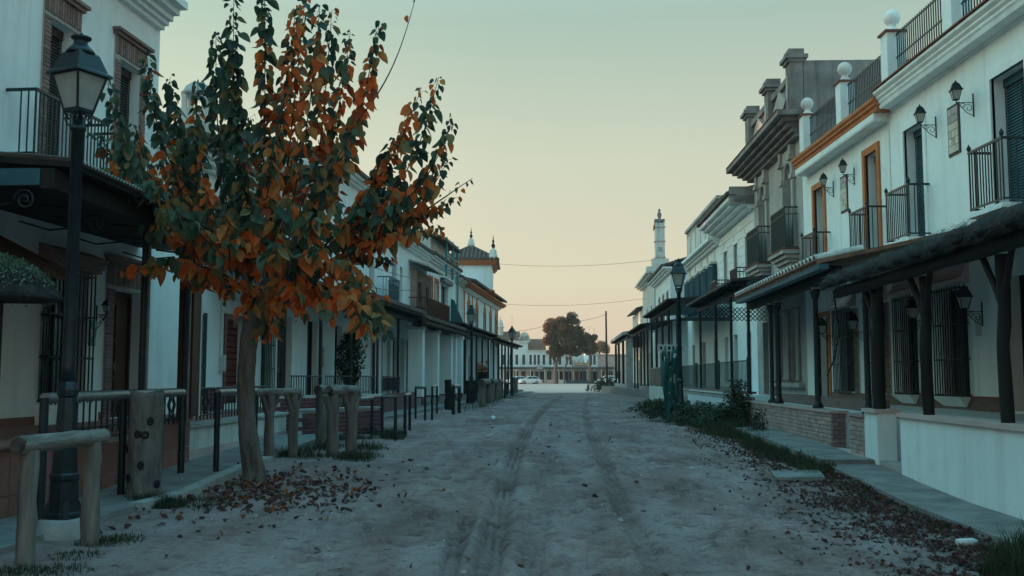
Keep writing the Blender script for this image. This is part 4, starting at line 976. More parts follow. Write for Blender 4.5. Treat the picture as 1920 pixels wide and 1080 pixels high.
MB(PO).box(ya, yb, -.1, .06, zf - .3, zf - .07).build('front_beam', 'darkwood', p1); MB(PO).box(ya, ya + .08, -3.2, -.11, zf - .26, zf - .07).build('end_beam', 'bluedoor', p1)
for u in (ya + .05, 13.1, 14.5, 16.4, 18.3):
    b = MB(PO); b.tube([(u, -.02, zf - .28), (u, -.6, zf - .22), (u, -1.5, zf - .1)], .02, 6); b.build('bracket_arm', 'iron', p1)
    sc_ = MB(PO); sc_.tube([(u, -.3 - .13 * (1 - k / 22) * math.cos(k * .62), zf - .42 + .13 * (1 - k / 22) * math.sin(k * .62)) for k in range(19)], .014, 6); sc_.tube([(u, -.45, zf - .46), (u, -.9, zf - .5), (u, -1.3, zf - .38)], .013, 6); sc_.build('iron_scroll', 'blueiron', p1)
for px in (265, 345): 
    u = PO.pu(px, -.05); post(p1, PO, u, -.05, .66, zf - .28, .045, 'iron'); post(p1, PO, u + .09, -.02, .66, zf - .2, .022, 'metal_sheet', 'downpipe', 6)
u = PO.pu(362, -.1); bp_ = MB(PO).box(u - .17, u + .17, -.3, -.06, .78, zf - .3).build('wooden_pillar', 'brownwood', p1)
MB(PO).prism([(-.06, 2.8), (-.06, 3.5), (.0, 3.5)], u - .1, u + .1).box(u - .4, u + .4, -.28, -.08, zf - .42, zf - .31).build('pillar_head', 'brownwood', bp_)
MB(PO).box(u + .171, u + .23, -.2, -.05, .78, zf - .4).build('white_pipe', 'white2', bp_)
# small railings of the near terrace
for i, (a, b) in enumerate(((PO.pu(150, -.1), PO.pu(300, -.1)), (PO.pu(305, -.1), PO.pu(345, -.1)), (PO.pu(373, -.1), PO.pu(405, -.1)), (PO.pu(410, -.1), PO.pu(500, -.1)))):
    t = thing('terrace_railing', PO(a, 0, .7), ['iron terrace railing with diamond ornament behind the left street lamp', 'short iron railing right of the tree stump', 'short iron railing beside the brown porch pillar', 'iron railing on the pink terrace wall behind the tree trunk'][i], 'railing', 'iron railings on the left terraces')
    railing(t, PO, a, b, -.12, .7, .52, .17, 'iron'); c = (a + b) / 2
    for rr in (.16, .09):
        d = MB(PO); d.tube([(c + rr, -.12, .98), (c, -.12, .98 + rr * 1.3), (c - rr, -.12, .98), (c, -.12, .98 - rr * 1.3), (c + rr, -.12, .98)], .012, 5); d.build('diamond_ornament', 'iron', t)
# ---- second to fifth left houses (mostly behind the tree) ----------------------------------
def simple_house(name, label, pxa, pxb, ztop, low, up, wall='white', roof=True, eave=.4, ua=None, ub=None, T=8):
    a = U(pxa) if ua is None else ua; b = U(pxb) if ub is None else ub
    t = thing(name, F1((a + b) / 2, 0, 0), label, 'house')
    holes = [(U(p), U(q), z0, z1) for p, q, z0, z1, *_ in low + up]
    facade(t, F1, a + .01, b, -.3, ztop, holes, wall, .25, T)
    for (p, q, z0, z1, kind, *mm), h in zip(low + up, holes):
        m = mm[0] if mm else None
        if kind == 'door': door(t, F1, h, m or 'brownwood', .2)
        elif kind == 'blind': blind(t, F1, h, m or 'blind', .2)
        elif kind == 'grille': glazed(t, F1, h, m or 'darkwood', .2); grille(t, F1, h[0], h[1], h[2], h[3], .1, .13, 'greeniron')
        else: glazed(t, F1, h, m or 'bluedoor', .2)
    cornice(t, F1, a + .01, b - .01, ztop - .25, eave, [(.1, .4), (.1, .7), (.12, 1.0)], wall, ends=False)
    if roof: tile_roof(t, F1, a + .02, b - .02, -4, ztop + 1.2, eave + .1, ztop + .1, 'darktile', .25)
    return t
u2 = uE
h2 = simple_house('low_white_house', 'low white house with red slatted door behind the tree trunk', 296, 470, 6.5, [(421, 456, .75, 2.85, 'door', 'redwood'), (372, 377, 1.0, 2.9, 'grille')], [(330, 350, 4.6, 6.0, 'glass'), (420, 440, 4.6, 6.0, 'glass')], ua=uE)
hh = (U(421), U(456), .75, 2.85)
for k in range(13): piece('door_slat', 'redwood', h2, F1, (hh[0] + hh[1]) / 2, -.17, .9 + k * .15, hh[1] - hh[0] - .2, .05, .12)
trim(h2, F1, hh, 'glazed', .13, .04, name='door_surround')
dd = MB(F1).box(U(366), U(420), -.02, .02, FLOOR_L, 1.15).box(U(457), U(470), -.02, .02, FLOOR_L, 1.15).build('dado', 'signwhite', h2)
for (a, b) in ((U(366), U(419)), (U(457.5), U(470))):
    n = max(1, int((b - a) / .27))
    for r in range(5):
        for i in range(n): piece('dado_tile', 'glazed', dd, F1, a + (i + .5) * (b - a) / n, .025, FLOOR_L + .06 + r * .105, (b - a) / n - .014, .02, .092)
mbx = MB(F1).box(U(409), U(413), .0, .14, 1.55, 1.95).build('meter_box', 'signwhite'); tag(mbx, 'grey electric meter box on the wall beside the red slatted door', 'meter box')
cbm = MB(F1); cbm.tube([(U(410), .02, 1.95), (U(410), .02, 3.2), (U(408), .02, 3.6)], .012, 5); cbm.build('conduit', 'signwhite', mbx)
h3 = simple_house('white_house', 'white house with antenna and domed chimney behind the crown of the tree', 470, 600, 7.4, [(489, 508, .95, 3.0, 'grille'), (519, 546, .62, 3.2, 'door', 'brownwood'), (575, 594, .62, 3.2, 'door', 'darkwood')], [(500, 516, 4.6, 6.4, 'glass'), (560, 574, 4.6, 6.4, 'glass')])
chm = MB(F1); uc = U(540); chm.box(uc - .4, uc + .4, -3.4, -2.6, 7.4, 9.5); cho = chm.build('chimney', 'white2', h3)
for sx, sy in ((-.3, -.3), (.3, -.3), (.3, .3), (-.3, .3)): piece('chimney_leg', 'white2', cho, WF, F1(uc, -3, 0).x + sx, F1(uc, -3, 0).y + sy, 9.72, .14, .14, .46)
cv = MB(); cv.lathe([(.5, 0), (.5, .08), (.44, .12), (.36, .28), (.2, .4), (.04, .44)], F1(uc, -3, 9.95), 12); cv.build('chimney_dome', 'cement', cho)
antenna(F1, U(475), -3.0, 7.5, 4.0, 'tall television antenna left of the domed chimney')
h4 = simple_house('white_house', 'tall white house behind the right half of the tree crown', 600, 722, 8.7, [(627, 641, .9, 3.2, 'glass', 'darkwood'), (660, 672, .62, 3.1, 'door', 'darkwood'), (694, 703, .9, 3.1, 'glass', 'bluedoor')], [(650, 662, 4.9, 7.0, 'glass'), (690, 700, 4.9, 7.0, 'blind')])
for i, (p, z0, z1, w) in enumerate(((600, 1.75, 2.4, 5), (639, 2.3, 2.55, 4), (657, 1.45, 2.4, 4))):
    q = MB(F1).box(U(p), U(p + w), .005, .03, z0, z1).build('wall_sign', ['pinkish', 'bluedoor', 'signwhite'][i]); tag(q, ['pinkish notice board beside the dark doorway behind the log rails', 'tiny blue house-number plate on the white house', 'tall narrow pale notice on the white house wall'][i], 'sign')
# ---- visible upper houses beyond the tree ---------------------------------------------------
h5 = simple_house('white_house', 'white house with blue balcony door and lattice bay right of the tree', 722, 797, 7.6, [(725, 732, .7, 3.2, 'glass', 'darkwood'), (736, 746, .7, 3.2, 'door', 'darkwood'), (750, 758, .7, 3.2, 'glass', 'darkwood'), (762, 771, .7, 3.2, 'door', 'darkwood'), (775, 783, .6, 3.2, 'glass', 'darkwood'), (787, 795, .6, 3.2, 'door', 'darkwood')], [(733, 742, 4.6, 6.6, 'glass', 'bluedoor'), (748, 753, 4.6, 6.4, 'glass')])
bay = MB(F1).box(U(768), U(796), -.02, .3, 4.75, 6.5).build('lattice_bay', 'brickpale', h5)
for k in range(22): piece('lattice_slat', 'brownwood', bay, F1, (U(768) + U(796)) / 2, .31, 4.8 + k * .078, U(796) - U(768) - .05, .03, .04)
for p in (774, 788): piece('bay_window', 'black', bay, F1, U(p), .32, 5.5, .55, .05, .9)
balcony(h5, F1, U(728, .5), U(747, .5), 4.5, 1.0, .5, 'bluedoor', .14, 'white', False, False, 'bluedoor')
MB(F1).hexa([(U(764), -.1, 6.9), (U(799), -.1, 6.9), (U(799), .9, 6.62), (U(764), .9, 6.62), (U(764), -.1, 6.98), (U(799), -.1, 6.98), (U(799), .9, 6.7), (U(764), .9, 6.7)]).build('bay_canopy', 'concrete', h5)
h6 = simple_house('white_house', 'white house with orange-framed balcony window and turquoise roof frame', 797, 852, 7.7, [(799.5, 806, .5, 3.1, 'glass', 'darkwood'), (809, 815, .5, 3.1, 'door', 'darkwood'), (818, 824, .5, 3.1, 'glass', 'darkwood'), (827, 833, .5, 3.1, 'door', 'darkwood'), (836, 841, .5, 3.1, 'glass', 'darkwood'), (844, 849, .5, 3.1, 'door', 'darkwood')], [(803, 809, 4.5, 6.6, 'blind', 'cream'), (814, 820, 4.5, 6.6, 'blind', 'cream'), (826, 839, 4.3, 6.6, 'glass', 'bluedoor')], 'white')
for p, q in ((803, 809), (814, 820)): trim(h6, F1, (U(p), U(q), 4.5, 6.6), 'orange', .16, .04)
balcony(h6, F1, U(800, .9), U(842, .9), 4.1, 1.05, .9, 'brownwood', .14, 'white', False, False, 'brownwood')
MB(F1).box(U(824), U(841), -.02, .25, 6.7, 6.95).build('door_canopy', 'bluedoor', h6)
for p in (843, 846): MB(F1).hexa([(U(p), .05, 4.2), (U(p) + .06, .05, 4.2), (U(p) + .06, .9, 4.2), (U(p), .9, 4.2), (U(p), .05, 6.0), (U(p) + .06, .05, 6.0), (U(p) + .06, .15, 6.0), (U(p), .15, 6.0)]).build('blue_shutter', 'bluedoor', h6)
cf = MB(F1)
for p in (824, 836, 846): cf.tube([(U(p), .35, 5.2 if p == 846 else 7.0), (U(p), .35, 9.2)], .07, 6)
cf.tube([(U(824), .35, 9.1), (U(846), .35, 9.1)], .06, 6); cf.tube([(U(824), .35, 8.2), (U(846), .35, 8.2)], .05, 6); tag(cf.build('pipe_frame', 'cyan'), 'turquoise pipe frame standing on the roof beyond the tree', 'frame')
uu = (U(835), U(848)); MB(F1).box(U(812), U(848), -3.5, -.2, 7.7, 9.0).build('roof_room', 'white2', h6)
tile_roof(h6, F1, U(812), U(849), -2.5, 9.6, .5, 8.9, 'darktile', .25, 'upper_roof')
h7 = simple_house('plain_house', 'plain pale green-grey house wall before the tower house', 852, 869, 7.4, [(857, 862, .5, 2.8, 'door', 'darkwood')], [], 'white2')
# ---- tower house ------------------------------------------------------------------------------
uT0, uT1 = U(869), F1.len
h8 = thing('tower_house', F1((uT0 + uT1) / 2, 0, 0), 'white house with orange mouldings and tiled corner tower at the left street end', 'house')
wins = [878, 886, 893, 900, 908, 914, 919, 924, 929]
o8 = [(U(p) - .5, U(p) + .5, 3.9, 6.1) for p in wins[::2]] + [(U(p) - .55, U(p) + .55, .4, 2.8) for p in (880, 900, 915)]
facade(h8, F1, uT0, uT1, -.3, 7.3, o8, 'white', .25, 9)
for h in o8[:5]:
    glazed(h8, F1, h, 'brownwood', .2); trim(h8, F1, h, 'orange', .13, .05, top=.12); c = (h[0] + h[1]) / 2
    MB(F1).slabpoly([(c - .7, h[3] + .13), (c + .7, h[3] + .13), (c + .45, h[3] + .4), (c + .2, h[3] + .5), (c, h[3] + .85), (c - .2, h[3] + .5), (c - .45, h[3] + .4)], -.02, .06).build('ogee_head', 'orange', h8)
for h in o8[5:]: door(h8, F1, h, 'darkwood')
for u in (uT0 + .1, U(884.5), uT1 - .1): MB(F1).box(u - .1, u + .1, -.02, .05, .3, 7.0).build('corner_strip', 'orange', h8)
cornice(h8, F1, uT0, uT1, 6.95, .6, [(.1, .3), (.1, .5)], 'white'); cornice(h8, F1, uT0, uT1, 7.152, .68, [(.09, .75), (.08, .88), (.1, 1.0)], 'orange', 'orange_cornice')
tile_roof(h8, F1, uT0, uT1, -.6, 7.95, .8, 7.6, 'darktile', .28)
# tower block at the far end
TW = (-5.0, -1.55, 77.6, 83.4); x0, x1, yA, yB = TW; zt = 10.0
tm = MB().box(x0, x1, yA, yB, 7.2, zt).build('tower_wall', 'white', h8)
MB().box(x0 - .2, x1 + .2, yA - .2, yB + .2, zt, zt + .14).box(x0 - .32, x1 + .32, yA - .32, yB + .32, zt + .14, zt + .3).box(x0 - .42, x1 + .42, yA - .42, yB + .42, zt + .3, zt + .42).build('tower_cornice', 'orange', h8)
def hip(parent, x0, x1, y0, y1, z, h, m='darktile', pitch=.3):
    mb = MB(); ap = Vector(((x0 + x1) / 2, (y0 + y1) / 2, z + h)); C4 = [Vector((x0, y0, z)), Vector((x1, y0, z)), Vector((x1, y1, z)), Vector((x0, y1, z))]
    for k in range(4):
        a, b = C4[k], C4[(k + 1) % 4]; mb.add([a, b, ap], [(0, 1, 2)], False, True); n = int((b - a).length / pitch)
        mid = (a + b) / 2
        for i in range(n):
            t = (i + .5) / n; p = a.lerp(b, t); s = 1 - abs(2 * t - 1); q = p + (ap - mid) * s * .97; nn_ = Vector((0, 0, .03)); mb.tube([p + nn_, q + nn_], pitch * .36, 6, True)
        mb.tube([a, ap], .12, 6, True)
    mb.add(C4, [(3, 2, 1, 0)], False, True); return mb.build('tower_roof', m, parent)
hip(h8, x0 - .5, x1 + .5, yA - .5, yB + .5, zt + .43, 1.45, 'towertile')
def finial(parent, x, y, z, s=1.0):
    b = MB(); b.lathe([(.42 * s, 0), (.42 * s, .5 * s), (.34 * s, .56 * s), (.34 * s, .9 * s), (.2 * s, 1.0 * s), (.12 * s, 1.15 * s)], (x, y, z), 10); o = b.build('pinnacle', 'white2', parent)
    c = MB(); c.lathe([(.08 * s, 1.15 * s), (.16 * s, 1.3 * s), (.2 * s, 1.4 * s), (.1 * s, 1.55 * s), (.07 * s, 1.7 * s), (.13 * s, 1.8 * s), (.05 * s, 1.95 * s), (.02 * s, 2.4 * s)], (x, y, z), 8); c.build('pinnacle_vase', 'darkwood', o)
finial(h8, (x0 + x1) / 2, (yA + yB) / 2, zt + 1.75, .68); finial(h8, x1 + .1, yA - .1, zt + .42, .8); finial(h8, x1 + .1, yB, zt + .42, .8); finial(h8, x0 - .6, yA + .5, zt + .42, .5); finial(h8, x0 - 1.6, yA + 2, zt + .5, .5)
MB().box(x1 - .5, x1 + .3, yA - 6, yA - .4, 7.5, 7.6).build('roof_terrace_edge', 'orange', h8)
antenna(F1, U(690), -3.0, 9.2, 3.0, 'thin antenna mast on the house right of the tree crown')
# ---- left porches ------------------------------------------------------------------------------------
def plx(y): return -8.0 + .1 * y
PL = Frame((plx(20), 20), (plx(90), 90), False)
def pU(px, v=0.0): return PL.pu(px, v)
tl2 = MB(); pts = [(plx(23.3) - .05, 23.3), (plx(90), 90), (lx(90) + .05, 90), (lx(23.3) + .05, 23.3)]; n = 4
tl2.add([(a, b, -.4) for a, b in pts] + [(a, b, .62 if b < 30 else .36) for a, b in pts], [(0, 1, 2, 3), (7, 6, 5, 4)] + [(i, i + n, (i + 1) % n + n, (i + 1) % n) for i in range(n)]); struct(tl2.build('far_terrace_floor', 'slab'))
pB = flat_porch('tiled_porch', 'long dark tiled porch on slim posts behind the hanging branches', PL, 3.6, 21.3, -1.55, 3.85, 4.2, [pU(x) for x in (537, 608, 664, 707, 714, 752)], .62, 'darktile', 'iron', .05)
tile_roof(pB, PL, 12.2, 21.3, -1.5, 4.3, .42, 3.98, 'darktile', .24, 'eave_tiles')
for px in (709, 716): post(pB, PL, pU(px, .04), .04, .62, 3.75, .022, 'metal_sheet', 'downpipe', 6)
for i, (pa, pb) in enumerate(((548, 604), (612, 662), (668, 706), (718, 750))):
    t = thing('porch_railing', PL(pU(pa), 0, .85), ['black porch railing section nearest the tree trunk', 'black porch railing section behind the upright log posts', 'black porch railing section beside the dark potted plant', 'black sheet-backed porch railing nearest the white columns'][i], 'railing', 'black railings of the long left porch')
    railing(t, PL, pU(pa), pU(pb), -.02, .86, .58, .2, 'iron')
    if i == 3: MB(PL).box(pU(pa), pU(pb), -.05, -.04, .95, 1.4).build('sheet', 'darksheet', t)
ms = thing('tiled_base_wall', PL(8, 0, 0), 'maroon tiled base wall of the long left porch', 'wall'); 
for k in range(18): piece('panel', 'glazed', ms, PL, 4.6 + k * .93, .0, .43, .92, .1, .82)
pC = flat_porch('column_porch', 'porch with thick white columns and curved tiled roof', PL, 21.4, 32.2, -1.6, 3.72, 4.05, [], .4, 'darktile', 'white')
tile_roof(pC, PL, 21.4, 32.2, -1.5, 4.16, .48, 3.82, 'darktile', .24, 'eave_tiles')
rl = MB(PL); rl.tube([(21.4, .3, 3.66), (32.2, .3, 3.66)], .11, 8); rl.build('rounded_eave', 'darktile', pC)
cols = [pU(x, -.25) for x in (783, 812, 838, 858)] + [31.9]
for a in cols:
    c = MB(PL).box(a - .24, a + .24, -.62, .0, .36, 3.56).build('column', 'white', pC); MB(PL).box(a - .28, a + .28, -.66, .04, .36, .6).build('column_foot', 'glazed', c); MB(PL).box(a - .3, a + .3, -.68, .06, 3.42, 3.56).build('column_head', 'white2', c)
pD = flat_porch('flat_porch', 'dark flat metal awning beside the second street lamp on the left', PL, 32.6, 48, -1.6, 4.15, 4.4, [pU(x) for x in (876, 897, 908, 919, 929)], .36, 'darksheet', 'iron', .06)
for x in (888, 900, 912, 922): 
    a = pU(x, -.5); MB(PL).box(a - .28, a + .28, -.7, -.3, .36, 3.9).build('white_column', 'white', pD)
pE = flat_porch('flat_porch', 'farthest left porch with thin posts beside the third street lamp', PL, 48.6, 66.5, -1.6, 4.0, 4.3, [pU(x) for x in (938, 944, 950, 956, 961)], .36, 'darksheet', 'iron', .07)
# ---- lamps, rails and logs along the left verge -----------------------------------------------
street_lamp((at_y(124, 960, 10.2).x - .03, 10.2, .02), 4.93, 'large street lamp in the left foreground on a round concrete plinth', .33)
pc = MB(); pc.lathe([(.27, -.3), (.265, 0), (.25, .2), (.22, .215)], (at_y(124, 960, 10.2).x, 10.2, -.2), 20); tag(pc.build('lamp_plinth', 'concrete'), 'round whitewashed concrete plinth under the near left lamp', 'plinth')
street_lamp((at_y(884, 700, 48.9).x, 48.9, .12), 4.8, 'middle street lamp on the left, in front of the tower house', .5)
street_lamp((at_y(960, 700, 69).x, 69.0, .12), 4.8, 'farthest street lamp on the left near the plaza', .2)
def log_rail(label, p0, p1, zt, r, over=(.2, .2), posts=(0, 1), brace=False, seed=0, rp=None):
    p0, p1 = Vector(p0), Vector(p1); d = (p1 - p0).normalized(); t = thing('log_rail', p0, label, 'hitching rail', 'wooden hitching rails'); rp = rp or r * 1.08
    bar = rough_log([p0.lerp(p1, 0) - d * over[0] + Vector((0, 0, zt - p0.z)), p1 + d * over[1] + Vector((0, 0, zt - p1.z))], r, 22, seed, .06).build('top_log', 'logbar', t)
    e = p0 - d * (over[0] + .002); q = MB(); c = Vector((e.x, e.y, zt)); a = Vector((-d.y, d.x, 0)); vs = [c + (a * math.cos(k * math.pi / 6) + Vector((0, 0, 1)) * math.sin(k * math.pi / 6)) * r * .93 for k in range(12)]
    q.add([v - d * .004 for v in vs] + [v + d * .03 for v in vs], [tuple(range(12)), tuple(range(23, 11, -1))] + [(i, i + 12, (i + 1) % 12 + 12, (i + 1) % 12) for i in range(12)], False, True); q.build('log_end', 'logend', bar)
    for i, s in enumerate(posts):
        p = p0.lerp(p1, s); gz = ground_base(p.y) - .15
        po = rough_log([Vector((p.x, p.y, gz)), Vector((p.x, p.y, zt - r * .6))], rp, 20, seed + 10 + i, .075).build('log_post', 'log', t)
        if brace:
            for sg in (-1, 1):
                if sg < 0 and i == 0 and False: continue
                rough_log([p + Vector((0, 0, zt - p.z - .42)) + d * sg * rp * .5, p + d * sg * .2 + Vector((0, 0, zt - p.z - r * .7))], rp * .5, 8, seed + 20 + i + sg).build('brace', 'log', po)
    return t
g = ground_base
a = at_z(45, 1072, -.24); b = at_z(167, 1030, -.22)
log_rail('thick weathered log rail in the left bottom corner', a, b, .83, .076, (.16, .2), seed=1)
P1 = Vector((-4.12, 17.35, 0)); P2 = Vector((-3.83, 17.9, 0))
log_rail('braced log rail right behind the tree trunk', P1, P2, 1.15, .07, (.42, .14), brace=True, seed=2, rp=.085)
P1 = Vector((-3.80, 20.3, 0)); P2 = Vector((-3.62, 20.75, 0)); log_rail('farther of the two log rails seen end-on', P1, P2, 1.15, .1, (.12, .15), seed=3)
P1 = Vector((-3.22, 18.35, 0)); P2 = Vector((-2.95, 18.75, 0)); log_rail('nearer of the two log rails seen end-on, with brace', P1, P2, 1.16, .1, (.1, .12), brace=True, seed=4)
def steel_rail(label, pts, zt, r=.035, base=None, m='blueiron'):
    t = thing('steel_rail', pts[0], label, 'hitching rail', 'steel hitching rails'); P = [Vector(p) for p in pts]
    bar = MB(); d = (P[-1] - P[0]).normalized()
    bar.tube([Vector((p.x, p.y, zt)) for p in [P[0]] + [P[-1]]], r * 1.15, 9, True); bar.build('top_bar', 'railtop', t)
    for p in P:
        q = MB(); q.tube([Vector((p.x, p.y, g(p.y) - .12)), Vector((p.x, p.y, zt + .005))], r, 8, True); q.build('post', m, t)
    return t
steel_rail('dark steel hitching rail behind the near lamp and stump', [(-5.0, 10.9, 0), (-4.95, 13.0, 0), (-4.83, 14.95, 0)], 1.18, .05)
steel_rail('dark steel hitching rail beside the tree trunk', [(-4.36, 15.1, 0), (-4.28, 17.0, 0)], 1.18, .045)
def px_rail(label, A, B, zt, extra=(), **k):
    pts = [at_z(x, y, g(18)) if False else None for x, y in ()]
    P = [at_z(x, y, .04) for x, y in (A, *extra, B)]; return steel_rail(label, P, zt, **k)
px_rail('pale-topped steel rail beside the maroon brick wall', (664, 832), (697, 823), .95)
px_rail('near front frame of the blue trestle rail left of the columns', (716, 824), (741, 828), .98); px_rail('far frame of the blue trestle rail left of the columns', (759, 822), (768, 812), 1.0)
px_rail('blue steel rail with four posts before the first white column, left frame', (779, 790), (797, 796), 1.1); px_rail('blue steel rail before the first white column, right frame', (810, 794), (819, 781), 1.12)
px_rail('short blue steel rail before the third white column', (850, 783), (861, 780), 1.1, r=.06)
px_rail('short steel rail beside the farthest left porch', (947, 750), (951, 746), 1.1, r=.08)
for i, (x, y, w, h) in enumerate(((840, 772, .3, 1.25), (881, 761, .36, 1.2), (890, 757, .3, 1.2))):
    p = at_z(x, y, .06); o = rough_log([p + Vector((0, 0, -.15)), p + Vector((.03, 0, h * .5)), p + Vector((0, 0, h))], w / 2 * 1.1, 10, 40 + i, .12).build('dark_stump', 'darkwood'); tag(o, ['dark rough stump post before the third white column', 'dark rough stump post under the middle lamp', 'dark rough stump post right of the middle lamp'][i], 'stump')
for i, (A, B) in enumerate((((904, 766), (916, 760)), ((922, 757), (930, 753)), ((934, 752), (939, 749)))):
    a = at_z(*A, .07); b = at_z(*B, .07); log_rail(['log rail beyond the middle lamp, nearest of three', 'log rail beyond the middle lamp, second of three', 'log rail beyond the middle lamp, farthest of three'][i], a, b, 1.2, .14, (.3, .3), seed=60 + i)
pt = at_z(966, 740, .1); tag(rough_log([pt, pt + Vector((0, 0, 1.3))], .22, 8, 77).build('wooden_post', 'log'), 'thick pale post at the left street corner by the plaza', 'post')
# big stump with knots
s0 = at_z(268, 940, -.14); st = thing('tree_stump', s0, 'tall pale tree stump with dark knots by the left kerb', 'stump')
n, m = 44, 26; mb = MB(); rnd = random.Random(9); rid = [rnd.uniform(-.045, .045) for _ in range(44)]; vs = []
for i in range(m):
    t = i / (m - 1); rr = .205 * (1 + .28 * max(0, .18 - t) / .18 - .02 * t)
    for k in range(n):
        q = 2 * math.pi * k / n; w = rr * (1 + .05 * math.sin(3 * q + 1) + .03 * math.sin(7 * q + 5 * t) + rid[k] * (1 + .5 * math.sin(9 * t + k)) + rnd.uniform(-.014, .014)); vs.append(s0 + Vector((w * math.cos(q), w * math.sin(q), -.1 + t * 1.46 + (.02 * math.sin(2 * q) if i == m - 1 else 0))))
fs = [(i * n + k, i * n + (k + 1) % n, (i + 1) * n + (k + 1) % n, (i + 1) * n + k) for i in range(m - 1) for k in range(n)]; fs.append(tuple((m - 1) * n + k for k in range(n))); mb.add(vs, fs, True, True); mb.build('stump_body', 'stump', st)
for (dx, z) in ((-.02, .84), (.07, .83), (.12, 1.0), (.03, .46), (-.14, .3), (.19, .22), (-.19, .65)):
    y = -math.sqrt(max(.002, .20 ** 2 - dx * dx)); c = s0 + Vector((dx, y, z)); nrm = Vector((dx, y, 0)).normalized(); tt = Vector((-nrm.y, nrm.x, 0)); mb = MB(); vs = []
    for R, e in ((.058, -.01), (.05, .014), (.034, .012), (.004, .006)):
        vs += [c + nrm * e + (tt * math.cos(k * math.pi / 5) * .85 + Vector((0, 0, 1)) * math.sin(k * math.pi / 5)) * R for k in range(10)]
    fs = [(i * 10 + k, i * 10 + (k + 1) % 10, (i + 1) * 10 + (k + 1) % 10, (i + 1) * 10 + k) for i in range(3) for k in range(10)]; fs.append(tuple(30 + k for k in range(10))); mb.add(vs, fs, True, True); mb.build('knot', 'darkwood', st)
# overgrown little canopy at the far left edge
cz = at_y(15, 520, 11.6); cn = thing('overgrown_canopy', (cz.x, 11.6, .6), 'small canopy overgrown with pale fluffy plants at the left edge', 'canopy')
mb = MB(); mb.lathe([(.62, -.26), (.58, -.2), (.40, .0), (.2, .1), (.03, .14)], (cz.x, 11.6, cz.z), 18); mb.build('canopy_top', 'thatch', cn); post(cn, WF, cz.x - .08, 11.6, .62, cz.z, .04, 'iron')
rn = random.Random(4); fo = MB()
for i in range(5200):
    q = rn.uniform(0, 2 * math.pi); r = .60 * math.sqrt(rn.random()); p = Vector((cz.x - .1 + r * math.cos(q), 11.6 + r * math.sin(q), cz.z - .16 + .30 * (1 - (r / .55) ** 2) + rn.uniform(-.09, .14))); s = rn.uniform(.012, .03); d = Vector((rn.uniform(-1, 1), rn.uniform(-1, 1), rn.uniform(-.6, 1))).normalized() * s * 2; e = d.cross(Vector((rn.uniform(-1, 1), rn.uniform(-1, 1), 1))).normalized() * s * .5
    fo.add([p - e, p + e, p + d], [(0, 1, 2)], False, True)
fo.build('plants', 'pale_plant', cn, 'stuff')
lk = thing('tiled_hood', (-6.6, 13.0, 2.6), 'dark little tiled hood above the overgrown canopy', 'hood'); FHd = Frame((-6.5, 12.6), (-6.35, 14.2), False)
tile_roof(lk, FHd, 0, 1.6, -.9, 3.35, .25, 2.78, 'darktile', .15)
# scattered things by the far left porches
sg = thing('menu_board', at_z(899, 745, .2), 'dark menu board with orange flowers on top beside the middle lamp', 'board'); p = at_z(899, 745, .2)
MB().box(p.x - .5, p.x + .5, p.y - .06, p.y + .06, .2, 1.75).build('board', 'darkwood', sg)
fw = MB(); rn = random.Random(12)
for i in range(160):
    c = p + Vector((rn.uniform(-.45, .45), rn.uniform(-.15, .15), 1.6 + abs(rn.gauss(0, .3)) * .8)); d = Vector((rn.uniform(-1, 1), rn.uniform(-1, 1), rn.uniform(-1, 1))).normalized() * .1; e = d.cross(Vector((.3, .5, 1))).normalized() * .06; fw.add([c - e, c + d, c + e, c - d], [(0, 1, 2, 3)], False, True)
fw.build('flowers', 'flower', sg, 'stuff')
pp = PL(pU(690), -.6, .62); pot = thing('potted_plant', pp, 'dark bushy potted plant under the long left porch', 'plant'); mb = MB(); mb.lathe([(.2, 0), (.28, .4), (.3, .42)], pp, 12); mb.build('pot', 'terra', pot)
fw = MB()
for i in range(1500):
    z = rn.uniform(.4, 2.3); r = .5 * math.sin(math.pi * (z - .3) / 2.2) * math.sqrt(rn.random()); q = rn.uniform(0, 6.28); c = pp + Vector((r * math.cos(q), r * math.sin(q), z)); d = Vector((rn.uniform(-1, 1), rn.uniform(-1, 1), rn.uniform(-1, .4))).normalized() * .09; e = d.cross(Vector((.3, .5, 1))).normalized() * .035; fw.add([c - e, c + d, c + e, c - d], [(0, 1, 2, 3)], False, True)
fw.build('foliage', 'vine', pot)
# ================================================================== THE PLAZA AND WHAT STANDS BEYOND
FF = Frame((-40, 213), (60, 217), False)
def fU(px, v=0.0): return FF.pu(px, v)
def fz(py): return 1.4 + (708 - py) * .112
def far_house(name, label, pa, pb, ytop, up, low, wall='white', roof=None, rail=None, T=9):
    a, b = fU(pa), fU(pb); zt = fz(ytop); t = thing(name, FF((a + b) / 2, 0, .15), label, 'house')
    H = [(fU(p) - w * .28, fU(p) + w * .28, 4.1, min(6.2, zt - .5), m) for p, w, m in up] + [(fU(p) - w * .35, fU(p) + w * .35, .3, 2.7, m) for p, w, m in low]
    facade(t, FF, a + .02, b, -.2, zt, H, wall, .25, T)
    for h in H:
        if h[2] > 3: glazed(t, FF, h, h[4], .18, 2, 3)
        else: door(t, FF, h, h[4], .18, 2, False)
    MB(FF).box(a + .02, b, -.05, .3, zt - .2, zt + .02).build('eave', wall, t)
    if roof: tile_roof(t, FF, a, b, -5, zt + roof, .4, zt + .05, 'tile', .4)
    if rail:
        for p, q in rail:
            railing(t, FF, fU(p), fU(q), .8, 3.7, 1.0, .3, 'greeniron', 'balcony_rail'); MB(FF).box(fU(p), fU(q), -.02, .85, 3.58, 3.7).build('balcony_slab', 'white2', t)
    return t
B_, D_, R_ = 'bluedoor', 'darkwood', 'redwood'
